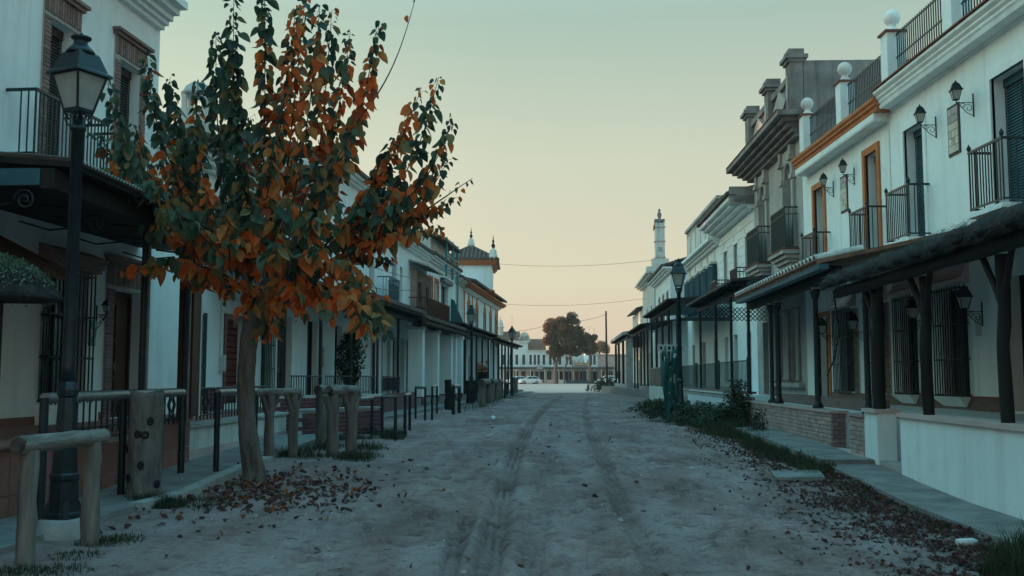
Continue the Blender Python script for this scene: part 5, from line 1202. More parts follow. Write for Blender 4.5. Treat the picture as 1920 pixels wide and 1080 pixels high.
f0 = far_house('far_house', 'plain white far house with pink roof left of the ornate gable', 925, 977, 638, [(945, 1.0, B_), (958, 1, B_), (969, 1, 'brownwood')], [(950, 1.2, D_), (968, 1.2, D_)], 'white', 2.0, [(950, 975)])
f1 = far_house('far_house', 'narrow white far house with curly ornate gable beside the white cars', 977, 990, 640, [(982, 1.1, B_)], [(982, 1.4, R_)], 'white', None, [(977.5, 990)])
for k, (px, r, z) in enumerate(((979, .8, 9.4), (983.5, 1.0, 10.0), (987.5, .8, 9.4))):
    m = MB(FF); n = 12; c = fU(px); m.slabpoly([(c + r * math.cos(q * 2 * math.pi / n), z + r * math.sin(q * 2 * math.pi / n)) for q in range(n)], -.4, .1); m.build('gable_scroll', 'white2', f1)
f2 = far_house('far_house', 'far house with long sloping tile roof and four upper windows', 990, 1024, 656, [(995, .9, 'brownwood'), (1003, .9, 'brownwood'), (1010, .9, 'brownwood'), (1020, .9, R_)], [(996, 1.2, D_), (1006, 1.2, B_), (1017, 1.3, D_)], 'white', 2.4, [(991, 1003), (1006, 1022)])
f3 = far_house('far_house', 'white far house with arched front behind the plaza tree', 1024, 1058, 664, [(1032, 1, B_), (1040, 1, 'brownwood'), (1050, 1, B_)], [(1030, 1.3, D_), (1044, 1.3, B_), (1053, 1.2, D_)], 'white', .9, [(1026, 1045)])
f4 = far_house('far_house', 'pale far house with green balcony rail right of the plaza tree trunk', 1058, 1076, 664, [(1063, .9, 'greendoor'), (1070, .9, 'greendoor')], [(1063, 1.2, D_), (1071, 1.2, D_)], 'white', None, [(1058.5, 1075)])
f5 = far_house('far_house', 'low cream far house with pink roof-terrace railing', 1076, 1103, 682, [], [(1082, 1.2, R_), (1091, 1.2, D_), (1098, 1.2, B_)], 'cream')
MB(FF).box(fU(1076), fU(1103), -.1, .15, fz(682), fz(680)).build('terrace_band', 'orange', f5)
for p in (1077, 1086, 1094, 1102): piece('terrace_pier', 'pinkish', f5, FF, fU(p), 0, fz(677.5), .3, .3, fz(673.5) - fz(680))
dm = thing('white_dome_house', FF(fU(1092), -9, .15), 'white rounded gable rising behind the low cream far house', 'house'); m = MB(FF); c = fU(1090); m.slabpoly([(c + 1.6 * math.cos(k * math.pi / 10), fz(668) + 1.2 * math.sin(k * math.pi / 10)) for k in range(11)] + [(c - 1.6, .1), (c + 1.6, .1)], -14, -9.2); m.build('gable_wall', 'white2', dm)
f6 = far_house('far_house', 'white far house with two tall blue windows and small balcony', 1103, 1121, 661, [(1108.5, .9, B_), (1115, .9, B_)], [(1108, 1.2, D_), (1116, 1.6, D_)], 'white', None, [(1104, 1120)])
f7 = far_house('far_house', 'pinkish plain far house at the right end of the plaza', 1121, 1180, 664, [], [(1130, 1.2, B_), (1145, 1.2, D_), (1160, 1.2, D_)], 'pinkish')
tr_ = thing('bell_turret', FF(fU(938), -3, .15), 'small white bell turret with round cap at the left far roofs', 'turret'); P = FF(fU(938), -3, 0)
m = MB(); m.lathe([(.75, 9), (.75, 12.0), (.95, 12.1), (.95, 12.3), (.7, 12.4), (.68, 13.1), (.45, 13.6), (.15, 13.8), (.06, 14.6)], (P.x, P.y, 0), 8, False); m.build('turret_body', 'white2', tr_)
fp = thing('far_porch', FF(fU(1040), 0, .15), 'long low porch running in front of all the far houses', 'porch')
MB(FF).hexa([(fU(935), 0.02, 3.55), (fU(1150), .02, 3.55), (fU(1150), 3.4, 3.2), (fU(935), 3.4, 3.2), (fU(935), 0.02, 3.68), (fU(1150), .02, 3.68), (fU(1150), 3.4, 3.34), (fU(935), 3.4, 3.34)]).build('porch_roof', 'darksheet', fp)
for k in range(24): post(fp, FF, fU(940) + k * .99, 3.2, .1, 3.25, .09, 'white2' if k % 3 == 0 else 'bluedoor', 'post', 6)
sb = MB(FF).box(fU(1005), fU(1015), 3.45, 3.5, 3.2, 4.0).build('shop_sign', 'signwhite'); tag(sb, 'white rectangular sign board on the far porch', 'sign')
for k in range(4): piece('letter_mark', 'bluedoor', sb, FF, fU(1007) + k * .22, 3.51, 3.6, .12, .02, .22)
ff = thing('plaza_fence', FF(fU(1090), 3.6, .15), 'low blue-green fence along the far porch', 'fence')
railing(ff, FF, fU(1058), fU(1128), 3.7, .1, .95, .35, 'greeniron', 'fence_rail'); MB(FF).box(fU(1058), fU(1128), 3.66, 3.68, .15, .85).build('fence_mesh', 'bluedoor', ff)
for i, (a, b) in enumerate(((1003, 1015), (1022, 1033), (1044, 1056))):
    q = MB(FF).box(fU(a), fU(b), 4.5, 5.2, .1, .95).build('planter', ['pinkish', 'pinkish', 'white2'][i]); tag(q, ['pinkish planter block right of the white cars', 'pinkish planter block left of the plaza tree', 'white planter block between the plaza tree trunks'][i], 'planter')
# cars
def car(loc, rz, label, s=1.0):
    t = thing('white_car', loc, label, 'car', 'white cars on the plaza'); L = Vector(loc)
    R = Matrix.Rotation(rz, 4, 'Z')
    def T(p): return L + R @ Vector((p[0] * s, p[1] * s, p[2] * s))
    side = [(-2.1, .35), (-2.15, .7), (-2.05, .95), (-1.75, 1.02), (-1.35, 1.45), (-.9, 1.53), (.2, 1.53), (.55, 1.46), (1.05, 1.02), (1.75, .9), (2.05, .75), (2.12, .45), (2.05, .3)]
    mb = MB(); n = len(side); rows = []
    for w, k in ((-.86, 1), (-.78, 1), (.78, 1), (.86, 1)):
        sh = .0
        for x, z in side:
            ww = w * (1 - .16 * max(0, (z - .95)) / .6)
            rows.append(T((x * (.985 if abs(w) > .8 else 1), ww, z if abs(w) < .8 else min(z, z - .03))))
    fs = [tuple(range(n)), tuple(range(4 * n - 1, 3 * n - 1, -1))] + [(r * n + i, (r + 1) * n + i, (r + 1) * n + (i + 1) % n, r * n + (i + 1) % n) for r in range(3) for i in range(n)]
    mb.add(rows, fs, False, True); body = mb.build('body', 'carwhite', t)
    for sg in (-1, 1):
        g = MB(); w0, w1 = sg * .845, sg * .78
        for poly in ([(-1.55, 1.04), (-1.28, 1.4), (-.4, 1.46), (-.4, 1.03)], [(-.33, 1.03), (-.33, 1.46), (.25, 1.45), (.85, 1.04)]):
            vs = [T((x, sg * (.862 - .16 * .86 * max(0, z - .95) / .6), z)) for x, z in poly]; vi = [T((x, sg * .7, z)) for x, z in poly]
            g.add(vs + vi, [(0, 1, 2, 3), (7, 6, 5, 4), (0, 4, 5, 1), (1, 5, 6, 2), (2, 6, 7, 3), (3, 7, 4, 0)], False, True)
        g.build('side_window', 'glass', body)
    for (xa, za), (xb, zb) in (((.6, 1.46), (1.04, 1.06)), ((-1.38, 1.44), (-1.72, 1.05))):
        g = MB(); e = .012; dx = .02 if xa > 0 else -.02
        g.add([T((xa + dx, -.66, za + e)), T((xa + dx, .66, za + e)), T((xb + dx, .74, zb + e)), T((xb + dx, -.74, zb + e)), T((xa - dx * 2, -.66, za - .05)), T((xa - dx * 2, .66, za - .05)), T((xb - dx * 2, .74, zb - .05)), T((xb - dx * 2, -.74, zb - .05))], [(0, 1, 2, 3), (7, 6, 5, 4), (0, 4, 5, 1), (1, 5, 6, 2), (2, 6, 7, 3), (3, 7, 4, 0)], False, True); g.build('windscreen', 'glass', body)
    for x in (-1.3, 1.32):
        for sg in (-1, 1):
            w = MB(); w.tube([T((x, sg * .68, .32)), T((x, sg * .88, .32))], .32 * s, 14, True); wo = w.build('wheel', 'tyre', t); r = MB(); r.tube([T((x, sg * .87, .32)), T((x, sg * .895, .32))], .19 * s, 10, True); r.build('rim', 'rim', wo)
    for sg in (-1, 1):
        h = MB(); h.hexa([T((2.0, sg * .5, .62)), T((2.12, sg * .5, .62)), T((2.05, sg * .8, .62)), T((1.9, sg * .8, .62)), T((1.98, sg * .5, .78)), T((2.08, sg * .5, .76)), T((2.0, sg * .8, .78)), T((1.88, sg * .8, .8))]) if False else None
        h.add([T((2.0, sg * .5, .62)), T((2.13, sg * .5, .62)), T((2.06, sg * .82, .62)), T((1.9, sg * .82, .62)), T((1.98, sg * .5, .78)), T((2.09, sg * .5, .76)), T((2.02, sg * .82, .78)), T((1.88, sg * .82, .8))], [(0, 3, 2, 1), (4, 5, 6, 7), (0, 1, 5, 4), (1, 2, 6, 5), (2, 3, 7, 6), (3, 0, 4, 7)], False, True); h.build('headlight', 'headlamp', t)
        h = MB(); h.add([T((-2.17, sg * .6, .75)), T((-2.0, sg * .6, .75)), T((-2.0, sg * .83, .75)), T((-2.12, sg * .83, .75)), T((-2.12, sg * .6, .95)), T((-2.0, sg * .6, .95)), T((-2.0, sg * .8, .95)), T((-2.06, sg * .8, .95))], [(0, 3, 2, 1), (4, 5, 6, 7), (0, 1, 5, 4), (1, 2, 6, 5), (2, 3, 7, 6), (3, 0, 4, 7)], False, True); h.build('tail_light', 'taillight', t)
    return t
P = at_y(992, 708, 196); car((P.x, 196, .15), math.radians(200), 'white hatchback on the plaza, nearer the planter')
P = at_y(970, 708, 196); car((P.x, 197.5, .15), math.radians(205), 'white hatchback on the plaza, partly behind the last street lamp')
P = at_y(1138, 708, 190); car((P.x, 190, .15), math.radians(172), 'white car on the plaza at the right, behind the tall pole', 1.05)
# tall pole, short stake, wires
tag(MB().tube([(at_y(1138, 708, 110).x, 110, 0), (at_y(1138, 708, 110).x - .05, 110, 8.6)], [.13, .09], 8, True).build('utility_pole', 'darkwood'), 'tall bare wooden pole at the right corner of the plaza', 'pole')
tag(rough_log([at_z(1102, 734, .08), at_z(1102, 734, .08) + Vector((.05, 0, .66))], .09, 8, 3).build('short_stake', 'darkwood'), 'short dark stake standing alone in the sandy plaza', 'stake')
def wire(label, a, b, sag, r=.015):
    P = [a.lerp(b, k / 12) - Vector((0, 0, sag * 4 * (k / 12) * (1 - k / 12))) for k in range(13)]; tag(MB().tube(P, r, 5, True).build('overhead_wire', 'iron'), label, 'wire', 'overhead wires across the street')
wire('upper overhead wire from the tower roof to the bell gable', at_y(938, 495, 78), at_y(1222, 488, 71), .28, .011)
wire('lower overhead wire crossing the street end', at_y(932, 569, 83), at_y(1212, 559, 80), .35, .011)
wire('faint far wire left of the plaza tree', at_y(950, 622, 190), at_y(1020, 612, 190), .2, .03); wire('faint far wire right of the plaza tree', at_y(1085, 602, 190), at_y(1140, 588, 190), .2, .03)
wire('sagging cable looping before the houses right of the tree', at_y(700, 540, 33), at_y(870, 497, 62), .6, .012); wire('thin cable from the tree crown side to the tower house', at_y(640, 480, 27), at_y(868, 530, 64), .3, .012)
# trees on the plaza
def leaf_cloud(mb, c, R, n, size, rn, flat=.7):
    c = Vector(c)
    for _ in range(n):
        d = Vector((rn.gauss(0, 1), rn.gauss(0, 1), rn.gauss(0, 1))).normalized(); r = rn.random() ** .4
        p = c + Vector((d.x * R[0], d.y * R[1], d.z * R[2])) * r
        a = Vector((rn.uniform(-1, 1), rn.uniform(-1, 1), rn.uniform(-1, 1))).normalized() * size * rn.uniform(.6, 1.3); b = a.cross(Vector((rn.uniform(-1, 1), rn.uniform(-1, 1), rn.uniform(-1, 1)))).normalized() * size * .55
        mb.add([p - a, p + b, p + a, p - b], [(0, 1, 2, 3)], False, True)
def far_tree(name, label, base, trunks, blobs, m, seed, dens=1.0, size=.22):
    rn = random.Random(seed); t = thing(name, base, label, 'tree', 'trees on and behind the plaza')
    tk = MB()
    for pts, r in trunks: tk.tube(pts, [lerp(r, r * .45, k / (len(pts) - 1)) for k in range(len(pts))], 8, True)
    tk.build('trunk', 'bark', t); cr_ = MB()
    for c, R, *mi in blobs:
        cr_.cur = mi[0] if mi else 0
        for k in range(16):
            d = Vector((rn.gauss(0, 1), rn.gauss(0, 1), rn.gauss(0, 1))).normalized() * rn.uniform(.4, 1.0); cc = Vector(c) + Vector((d.x * R[0], d.y * R[1], d.z * R[2])); s = rn.uniform(.28, .5)
            leaf_cloud(cr_, cc, (R[0] * s, R[1] * s, R[2] * s), int(110 * dens), size, rn)
    cr_.build('crown', [m, 'sunlittree'], t)
Q = lambda x, y, Y=200: at_y(x, y, Y)
far_tree('plaza_tree', 'broad leafy tree standing in the middle of the plaza', Q(1042, 719), [([Q(1042, 720), Q(1041, 690), Q(1048, 665), Q(1045, 640), Q(1040, 615)], .36), ([Q(1044, 690), Q(1035, 668), Q(1030, 650)], .2), ([Q(1058, 720, 201), Q(1057, 695, 201), Q(1068, 668, 201), Q(1075, 650, 201)], .2), ([Q(1073, 716, 202), Q(1073, 680, 202), Q(1070, 662, 202)], .15)],
         [(Q(1060, 633), (3.6, 3.2, 3.0)), (Q(1060, 640), (4.0, 3.2, 2.0)), (Q(1042, 612), (2.5, 2.6, 1.9), 1), (Q(1066, 608), (2.4, 2.6, 1.8)), (Q(1030, 630), (1.6, 2.0, 1.8), 1), (Q(1084, 628), (2.2, 2.4, 2.2)), (Q(1094, 645), (1.3, 1.8, 1.6)), (Q(1074, 636), (2.6, 2.6, 2.2)), (Q(1048, 656), (2.4, 2.4, 1.3)), (Q(1078, 658), (2.2, 2.2, 1.2))], 'fartree', 21, 1.4, .22)
far_tree('dark_tree', 'small dark tree crown just right of the plaza tree', Q(1106, 716, 208), [([Q(1106, 716, 208), Q(1106, 670, 208), Q(1105, 650, 208)], .3)], [(Q(1103, 643, 208), (1.7, 1.8, 1.8)), (Q(1110, 655, 208), (1.2, 1.5, 1.4))], 'fartree', 22, 1.0, .24)
M['browntree'] = leaf_mat('bare_brown_twigs', (.22, .12, .07), (.30, .17, .10), .8, .2)
far_tree('brown_tree', 'thin brown half-bare tree behind the pinkish far house', Q(1125, 700, 236), [([Q(1125, 700, 236), Q(1124, 660, 236), Q(1122, 645, 236)], .3)], [(Q(1120, 650, 236), (2.2, 2, 1.7)), (Q(1131, 652, 236), (1.8, 2, 1.5))], 'browntree', 23, .7, .2)
for px, y0, y1, lab in ((1105, 655, 612, 'thin antenna over the far roofs, left of a pair'), (1114, 655, 616, 'thin antenna over the far roofs, right of a pair'), (960, 640, 592, 'thin antenna above the last street lamp')):
    q = at_y(px, y0, 222); antenna(WF, q.x, 222, q.z - 1, (y0 - y1) * .117 + 1, lab)
# unseen trees added out on the left to keep the low sun off the street
wd = MB(); rn = random.Random(31)
for k in range(30):
    y = 12 + k * 3.6; x = -48 + rn.uniform(-4, 4); h = rn.uniform(16, 18.5)
    wd.tube([(x, y, 0), (x + rn.uniform(-.5, .5), y, h * .6)], [.3, .15], 6, True)
    for j in range(7): leaf_cloud(wd, (x + rn.uniform(-1.5, 1.5), y + rn.uniform(-1.8, 1.8), lerp(3, h - 1.2, j / 6)), (2.3, 2.6, 2.0), 110, .85, rn)
o = wd.build('added_tree_screen', 'fartree', None, 'stuff'); o['label'] = 'unseen tall trees added beyond the left-hand houses to block the low sun'
# ================================================================== GROUND
def track_pts(px): return [at_z(x, y, ground_base(14)) for x, y in px]
TRK = [([(905, 1079), (925, 980), (950, 900), (985, 825), (1012, 785), (1035, 762), (1055, 747)], .17, .05),
       ([(1165, 935), (1140, 885), (1118, 845), (1104, 805), (1098, 775), (1102, 752)], .14, .04),
       ([(1250, 1079), (1200, 985), (1165, 935)], .14, .03),
       ([(835, 1079), (850, 1010), (880, 950)], .12, .04), ([(985, 1079), (1010, 960), (1030, 870), (1045, 800)], .16, .02)]
TR_P = [([at_z(x, y, -.1) for x, y in p], w, d) for p, w, d in TRK]
xs = list(np.concatenate([np.linspace(-300, -60, 8), np.linspace(-50, -8, 15), np.arange(-7, -2, .1), np.arange(-2, 3.2, .042), np.arange(3.2, 7.4, .08), np.linspace(8, 60, 18), np.linspace(80, 300, 8)]))
ys = [-60, -40, -20, -8, -2, 2]; y = 4.0
while y < 130: ys.append(y); y += max(.06, .0065 * y * (y / 14) ** .35)
ys += list(np.linspace(135, 300, 30)) + [350, 450, 600]
X, Y = np.meshgrid(np.array(xs), np.array(ys))
gb = np.vectorize(ground_base)(Y)
Z = gb.copy()
def vnoise(X, Y, s, seed):
    r = np.random.RandomState(seed); G = r.rand(256, 256); x = X / s; y = Y / s; xi = np.floor(x).astype(int); yi = np.floor(y).astype(int); fx = x - xi; fy = y - yi; fx = fx * fx * (3 - 2 * fx); fy = fy * fy * (3 - 2 * fy)
    g = lambda a, b: G[a % 256, b % 256]
    return (g(xi, yi) * (1 - fx) + g(xi + 1, yi) * fx) * (1 - fy) + (g(xi, yi + 1) * (1 - fx) + g(xi + 1, yi + 1) * fx) * fy - .5
near = np.clip((140 - Y) / 60, 0, 1)
Z += near * (.05 * vnoise(X, Y, 2.4, 1) + .018 * vnoise(X, Y, .8, 2) + .018 * np.minimum(0, vnoise(X, Y * .8, .33, 3) + .12) + .012 * vnoise(X, Y, .17, 4))
# hoof prints and scuffs
r = np.random.RandomState(5)
SPOT = np.zeros(X.shape)
for _ in range(3600):
    cy = 4.5 + 62 * r.rand() ** 1.5; cx = r.uniform(-2.4, 4.4) + cy * .03; R = r.uniform(.035, .13); i0, i1 = np.searchsorted(ys, [cy - .5, cy + .5]); j0, j1 = np.searchsorted(xs, [cx - .5, cx + .5])
    d2 = ((X[i0:i1, j0:j1] - cx) / R) ** 2 + ((Y[i0:i1, j0:j1] - cy) / (R * 1.2)) ** 2; SPOT[i0:i1, j0:j1] = np.maximum(SPOT[i0:i1, j0:j1], np.exp(-d2) * r.uniform(.05, .9) ** 1.5); Z[i0:i1, j0:j1] += -.04 * np.exp(-d2) + .016 * np.exp(-((np.sqrt(d2) - 1.5) ** 2) * 3)
DAMP = np.zeros(X.shape)
for P, w, dep in TR_P:
    P = [(p.x, p.y) for p in P]; P = [P[0]] + P + [P[-1]]; C = []; w *= .8
    for q in range(1, len(P) - 2):
        p0, p1, p2, p3 = (np.array(P[q + d]) for d in (-1, 0, 1, 2))
        for t in np.linspace(0, 1, 6, endpoint=False): C.append(.5 * (2 * p1 + (p2 - p0) * t + (2 * p0 - 5 * p1 + 4 * p2 - p3) * t * t + (3 * p1 - p0 - 3 * p2 + p3) * t ** 3))
    P = np.array(C + [np.array(P[-1])])
    D = np.full(X.shape, 1e9)
    for (ax, ay), (bx, by) in zip(P, P[1:]):
        t = np.clip(((X - ax) * (bx - ax) + (Y - ay) * (by - ay)) / ((bx - ax) ** 2 + (by - ay) ** 2), 0, 1); D = np.minimum(D, np.hypot(X - ax - t * (bx - ax), Y - ay - t * (by - ay)))
    DAMP = np.maximum(DAMP, dep / .05 * np.exp(-(D / w) ** 4) * (.62 + .38 * np.cos(D / w * 9)) * (.75 + .5 * vnoise(X, Y, 1.6, 9))); Z += -1.3 * dep * np.exp(-(D / w) ** 4) * (1 + .4 * np.cos(D / w * 9)) + dep * .45 * np.exp(-((D - w * 1.6) / (w * .5)) ** 2)
# soft banks towards the terraces
Z += .09 * np.clip((X - (3.7 + .05 * Y)) / 1.2, 0, 1) * near + .06 * np.clip((-(X) - (3.1 - .065 * Y)) / 1.0, 0, 1) * near
nx, ny = len(xs), len(ys); V = np.stack([X.ravel(), Y.ravel(), Z.ravel()], 1)
idx = np.arange(nx * ny).reshape(ny, nx); Q4 = np.stack([idx[:-1, :-1].ravel(), idx[:-1, 1:].ravel(), idx[1:, 1:].ravel(), idx[1:, :-1].ravel()], 1)
me = bpy.data.meshes.new('sandy_ground'); me.from_pydata(V.tolist(), [], Q4.tolist()); me.polygons.foreach_set('use_smooth', [True] * len(Q4)); me.update()
at_ = me.attributes.new('damp', 'FLOAT', 'POINT'); at_.data.foreach_set('value', np.clip(DAMP + .75 * SPOT, 0, 1).ravel())
def sand_mat():
    m, t, b = new_mat('sand'); N = t.nodes; L = t.links; geo = N.new('ShaderNodeNewGeometry')
    b.inputs['Roughness'].default_value = .95; b.inputs['Specular IOR Level'].default_value = .1
    def nz(s, d, st=(1, 1, 1)):
        mp = N.new('ShaderNodeMapping'); mp.inputs['Scale'].default_value = st; L.new(geo.outputs['Position'], mp.inputs[0]); n = N.new('ShaderNodeTexNoise'); n.inputs['Scale'].default_value = s; n.inputs['Detail'].default_value = d; n.inputs['Roughness'].default_value = .65; L.new(mp.outputs[0], n.inputs['Vector']); return n.outputs[0]
    r1 = N.new('ShaderNodeValToRGB'); r1.color_ramp.elements[0].position = .32; r1.color_ramp.elements[1].position = .68; r1.color_ramp.elements[0].color = (.23, .17, .163, 1); r1.color_ramp.elements[1].color = (.41, .305, .293, 1); L.new(nz(.55, 8, (1, .5, 1)), r1.inputs[0])
    r2 = N.new('ShaderNodeValToRGB'); r2.color_ramp.elements[0].position = .30; r2.color_ramp.elements[1].position = .50; r2.color_ramp.elements[0].color = (.62, .56, .53, 1); r2.color_ramp.elements[1].color = (1, 1, 1, 1); L.new(nz(5.5, 7), r2.inputs[0])
    r3 = N.new('ShaderNodeValToRGB'); r3.color_ramp.elements[0].position = .36; r3.color_ramp.elements[1].position = .60; r3.color_ramp.elements[0].color = (.80, .77, .75, 1); r3.color_ramp.elements[1].color = (1.06, 1.06, 1.06, 1); L.new(nz(28, 5), r3.inputs[0])
    m1 = N.new('ShaderNodeMix'); m1.data_type = 'RGBA'; m1.blend_type = 'MULTIPLY'; m1.inputs['Factor'].default_value = 1; L.new(r1.outputs[0], m1.inputs['A']); L.new(r2.outputs[0], m1.inputs['B'])
    m2 = N.new('ShaderNodeMix'); m2.data_type = 'RGBA'; m2.blend_type = 'MULTIPLY'; m2.inputs['Factor'].default_value = 1; L.new(m1.outputs['Result'], m2.inputs['A']); L.new(r3.outputs[0], m2.inputs['B'])
    r4 = N.new('ShaderNodeValToRGB'); r4.color_ramp.elements[0].position = .40; r4.color_ramp.elements[1].position = .62; L.new(nz(.9, 6, (1.6, .35, 1)), r4.inputs[0])
    m3 = N.new('ShaderNodeMix'); m3.data_type = 'RGBA'; m3.blend_type = 'MULTIPLY'; m3.inputs['B'].default_value = (.74, .63, .60, 1); L.new(r4.outputs[0], m3.inputs['Factor']); L.new(m2.outputs['Result'], m3.inputs['A'])
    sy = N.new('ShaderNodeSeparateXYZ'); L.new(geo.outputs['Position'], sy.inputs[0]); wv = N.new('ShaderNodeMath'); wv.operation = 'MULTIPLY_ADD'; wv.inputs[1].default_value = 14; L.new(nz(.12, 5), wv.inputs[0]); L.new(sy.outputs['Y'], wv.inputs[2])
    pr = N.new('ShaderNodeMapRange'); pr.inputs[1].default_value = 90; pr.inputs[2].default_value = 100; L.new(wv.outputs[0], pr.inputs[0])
    m5 = N.new('ShaderNodeMix'); m5.data_type = 'RGBA'; m5.inputs['B'].default_value = (.62, .42, .35, 1); L.new(pr.outputs[0], m5.inputs['Factor']); L.new(m3.outputs['Result'], m5.inputs['A']); m3 = m5  # plaza sand lighter and warmer: open-sky brightness put into its colour
    at = N.new('ShaderNodeAttribute'); at.attribute_name = 'damp'; mm = N.new('ShaderNodeMath'); mm.operation = 'MULTIPLY'; mm.inputs[1].default_value = 1.0; mm.use_clamp = True; L.new(at.outputs['Fac'], mm.inputs[0])
    m4 = N.new('ShaderNodeMix'); m4.data_type = 'RGBA'; m4.blend_type = 'MULTIPLY'; m4.inputs['B'].default_value = (.47, .38, .36, 1); L.new(mm.outputs[0], m4.inputs['Factor']); L.new(m3.outputs['Result'], m4.inputs['A'])
    L.new(m4.outputs['Result'], b.inputs['Base Color'])
    bp = N.new('ShaderNodeBump'); bp.inputs['Strength'].default_value = .6; bp.inputs['Distance'].default_value = .04; L.new(nz(17, 10), bp.inputs['Height']); L.new(bp.outputs[0], b.inputs['Normal'])
    return m
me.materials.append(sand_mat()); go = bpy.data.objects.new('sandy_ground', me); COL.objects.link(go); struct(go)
_xs, _ys = np.array(xs), np.array(ys)
def gz(x, y):
    i = min(max(np.searchsorted(_ys, y) - 1, 0), ny - 2); j = min(max(np.searchsorted(_xs, x) - 1, 0), nx - 2)
    a = (x - _xs[j]) / (_xs[j + 1] - _xs[j]); b = (y - _ys[i]) / (_ys[i + 1] - _ys[i])
    return float((Z[i, j] * (1 - a) + Z[i, j + 1] * a) * (1 - b) + (Z[i + 1, j] * (1 - a) + Z[i + 1, j + 1] * a) * b)
# pavements (each slab follows the ground's rise)
def slab_strip(name, inner, outer, zf, m='slab', th=.4):
    mb = MB(); n = len(inner); vs = []
    for (a, b) in zip(inner, outer): z = zf(a[1]); vs += [(a[0], a[1], z), (b[0], b[1], z), (b[0], b[1], z - th), (a[0], a[1], z - th)]
    fs = []
    for i in range(n - 1):
        k = 4 * i
        for j in range(4): fs.append((k + j, k + (j + 1) % 4, k + 4 + (j + 1) % 4, k + 4 + j))
    fs += [(3, 2, 1, 0), (4 * n - 4, 4 * n - 3, 4 * n - 2, 4 * n - 1)]; mb.add(vs, fs, False, True); return mb.build(name, m)
rr = random.Random(8)
ysr = [5, 6.5, 8, 9.5, 11, 12.5, 14, 15.5, 16.2]
struct(slab_strip('right_pavement', [(trx(y) - .02, y) for y in ysr], [(trx(y) - .78 + rr.uniform(-.02, .02), y) for y in ysr], lambda y: ground_base(y) + .10))
ysr = [16.25, 18, 20, 22, 24.5]
struct(slab_strip('right_upper_pavement', [(trx(y) - .02, y) for y in ysr], [(trx(y) - .85 + rr.uniform(-.04, .04), y) for y in ysr], lambda y: ground_base(y) + .17))
sl = MB(); p = at_z(1490, 872, .12); sl.hexa([(p.x - .3, p.y - .1, -.1), (p.x + .35, p.y - .3, -.1), (p.x + .5, p.y + .5, -.1), (p.x - .2, p.y + .65, -.1), (p.x - .3, p.y - .1, -.05), (p.x + .35, p.y - .3, -.02), (p.x + .5, p.y + .5, .01), (p.x - .2, p.y + .65, -.02)]); tag(sl.build('loose_slab', 'slab'), 'tilted pale concrete slab among the dry leaves on the right verge', 'slab')
ysl = [5, 7, 9, 11, 13, 15, 17, 19, 21, 23, 25]
struct(slab_strip('left_pavement', [(-5.75 + .03 * y + .0, y) for y in ysl], [(-4.72 + .035 * y * (1 if y > 12 else .6) + rr.uniform(-.03, .03), y) for y in ysl], lambda y: ground_base(y) + .13))
ysl = [25.1, 30, 36, 42, 48, 56, 66, 80, 88]
struct(slab_strip('left_far_pavement', [(plx(y) + .02, y) for y in ysl], [(plx(y) + 1.0 + rr.uniform(-.1, .1), y) for y in ysl], lambda y: ground_base(y) + .12))
kb = slab_strip('kerb', [(-4.74 + .035 * y * (1 if y > 12 else .6), y) for y in (12, 13.2, 14.4, 15.6, 17)], [(-4.56 + .035 * y * (1 if y > 12 else .6), y) for y in (12, 13.2, 14.4, 15.6, 17)], lambda y: ground_base(y) + .16, 'concrete'); struct(kb)
# ================================================================== VEGETATION AND LITTER
def leaf_shape(fold, curl, L=1.0, W=.78):
    """heart-shaped leaf hanging along -z from its stalk at the origin, folded along the midrib"""
    out = [(0, .02), (.22, .06), (.40, -.08), (.44, -.30), (.34, -.58), (.17, -.82), (0, -1.0)]
    vs = []; fs = []; mid = [(0, -.0), (0, -.12), (0, -.3), (0, -.55), (0, -.8), (0, -1.0)]
    def P(x, z):
        t = -z; return (x * W / .88 * L, (abs(x) * fold + curl * t * t) * L, (z + .10 * curl * t) * L)
    for sg in (1, -1):
        k = len(vs); poly = [P(sg * x, z) for x, z in out]; m = [P(0, z) for z in (-.02, -.28, -.56)]
        vs += poly + m; a = [0, 1, 2, 3, 4, 5, 6]
        f = [(0, 1, 2, 7), (7, 2, 3, 8), (8, 3, 4, 9), (9, 4, 5, 6)]
        for q in f: fs.append(tuple(k + i for i in (q if sg > 0 else q[::-1])))
    return vs, fs
SHAPES = [leaf_shape(f, c, 1.0, w) for f, c, w in ((.25, .1, .78), (.55, .35, .66), (.1, -.25, .85), (.9, .15, .6), (.35, .6, .72), (1.2, .3, .5))]
LM = ['g1', 'g2', 'g3', 'o1', 'o2', 'o3']
LME = {}
def leaf_mesh(si, mi):
    if (si, mi) not in LME:
        me = bpy.data.meshes.new('leaf'); me.from_pydata(SHAPES[si][0], [], SHAPES[si][1]); me.materials.append(M[LM[mi]]); me.polygons.foreach_set('use_smooth', [True] * len(me.polygons)); me.update(); LME[si, mi] = me
    return LME[si, mi]
rn = random.Random(17)
DT = 14.7
def T(x, y, dy=0.0): return at_y(x, y, DT + dy)
tree = thing('street_tree', T(478, 897), 'mulberry-like street tree with orange and green leaves in the left foreground', 'tree')
tk = MB(); tp = [(480, 915), (478, 895), (472, 850), (464, 800), (460, 755), (460, 710), (463, 665), (470, 620), (482, 585), (495, 556), (500, 530)]
tr_r = [.20, .165, .14, .128, .122, .12, .118, .12, .125, .13, .09]
P = [T(x, y) for x, y in tp]; Pm = []; Rm = []
for i in range(len(P) - 1):
    for k in range(4): Pm.append(P[i].lerp(P[i + 1], k / 4)); Rm.append(lerp(tr_r[i], tr_r[i + 1], k / 4))
Pm.append(P[-1]); Rm.append(tr_r[-1]); NT = 30; tk.tube(Pm, Rm, NT, True); rdg = [rn.uniform(-.04, .04) for _ in range(NT)]
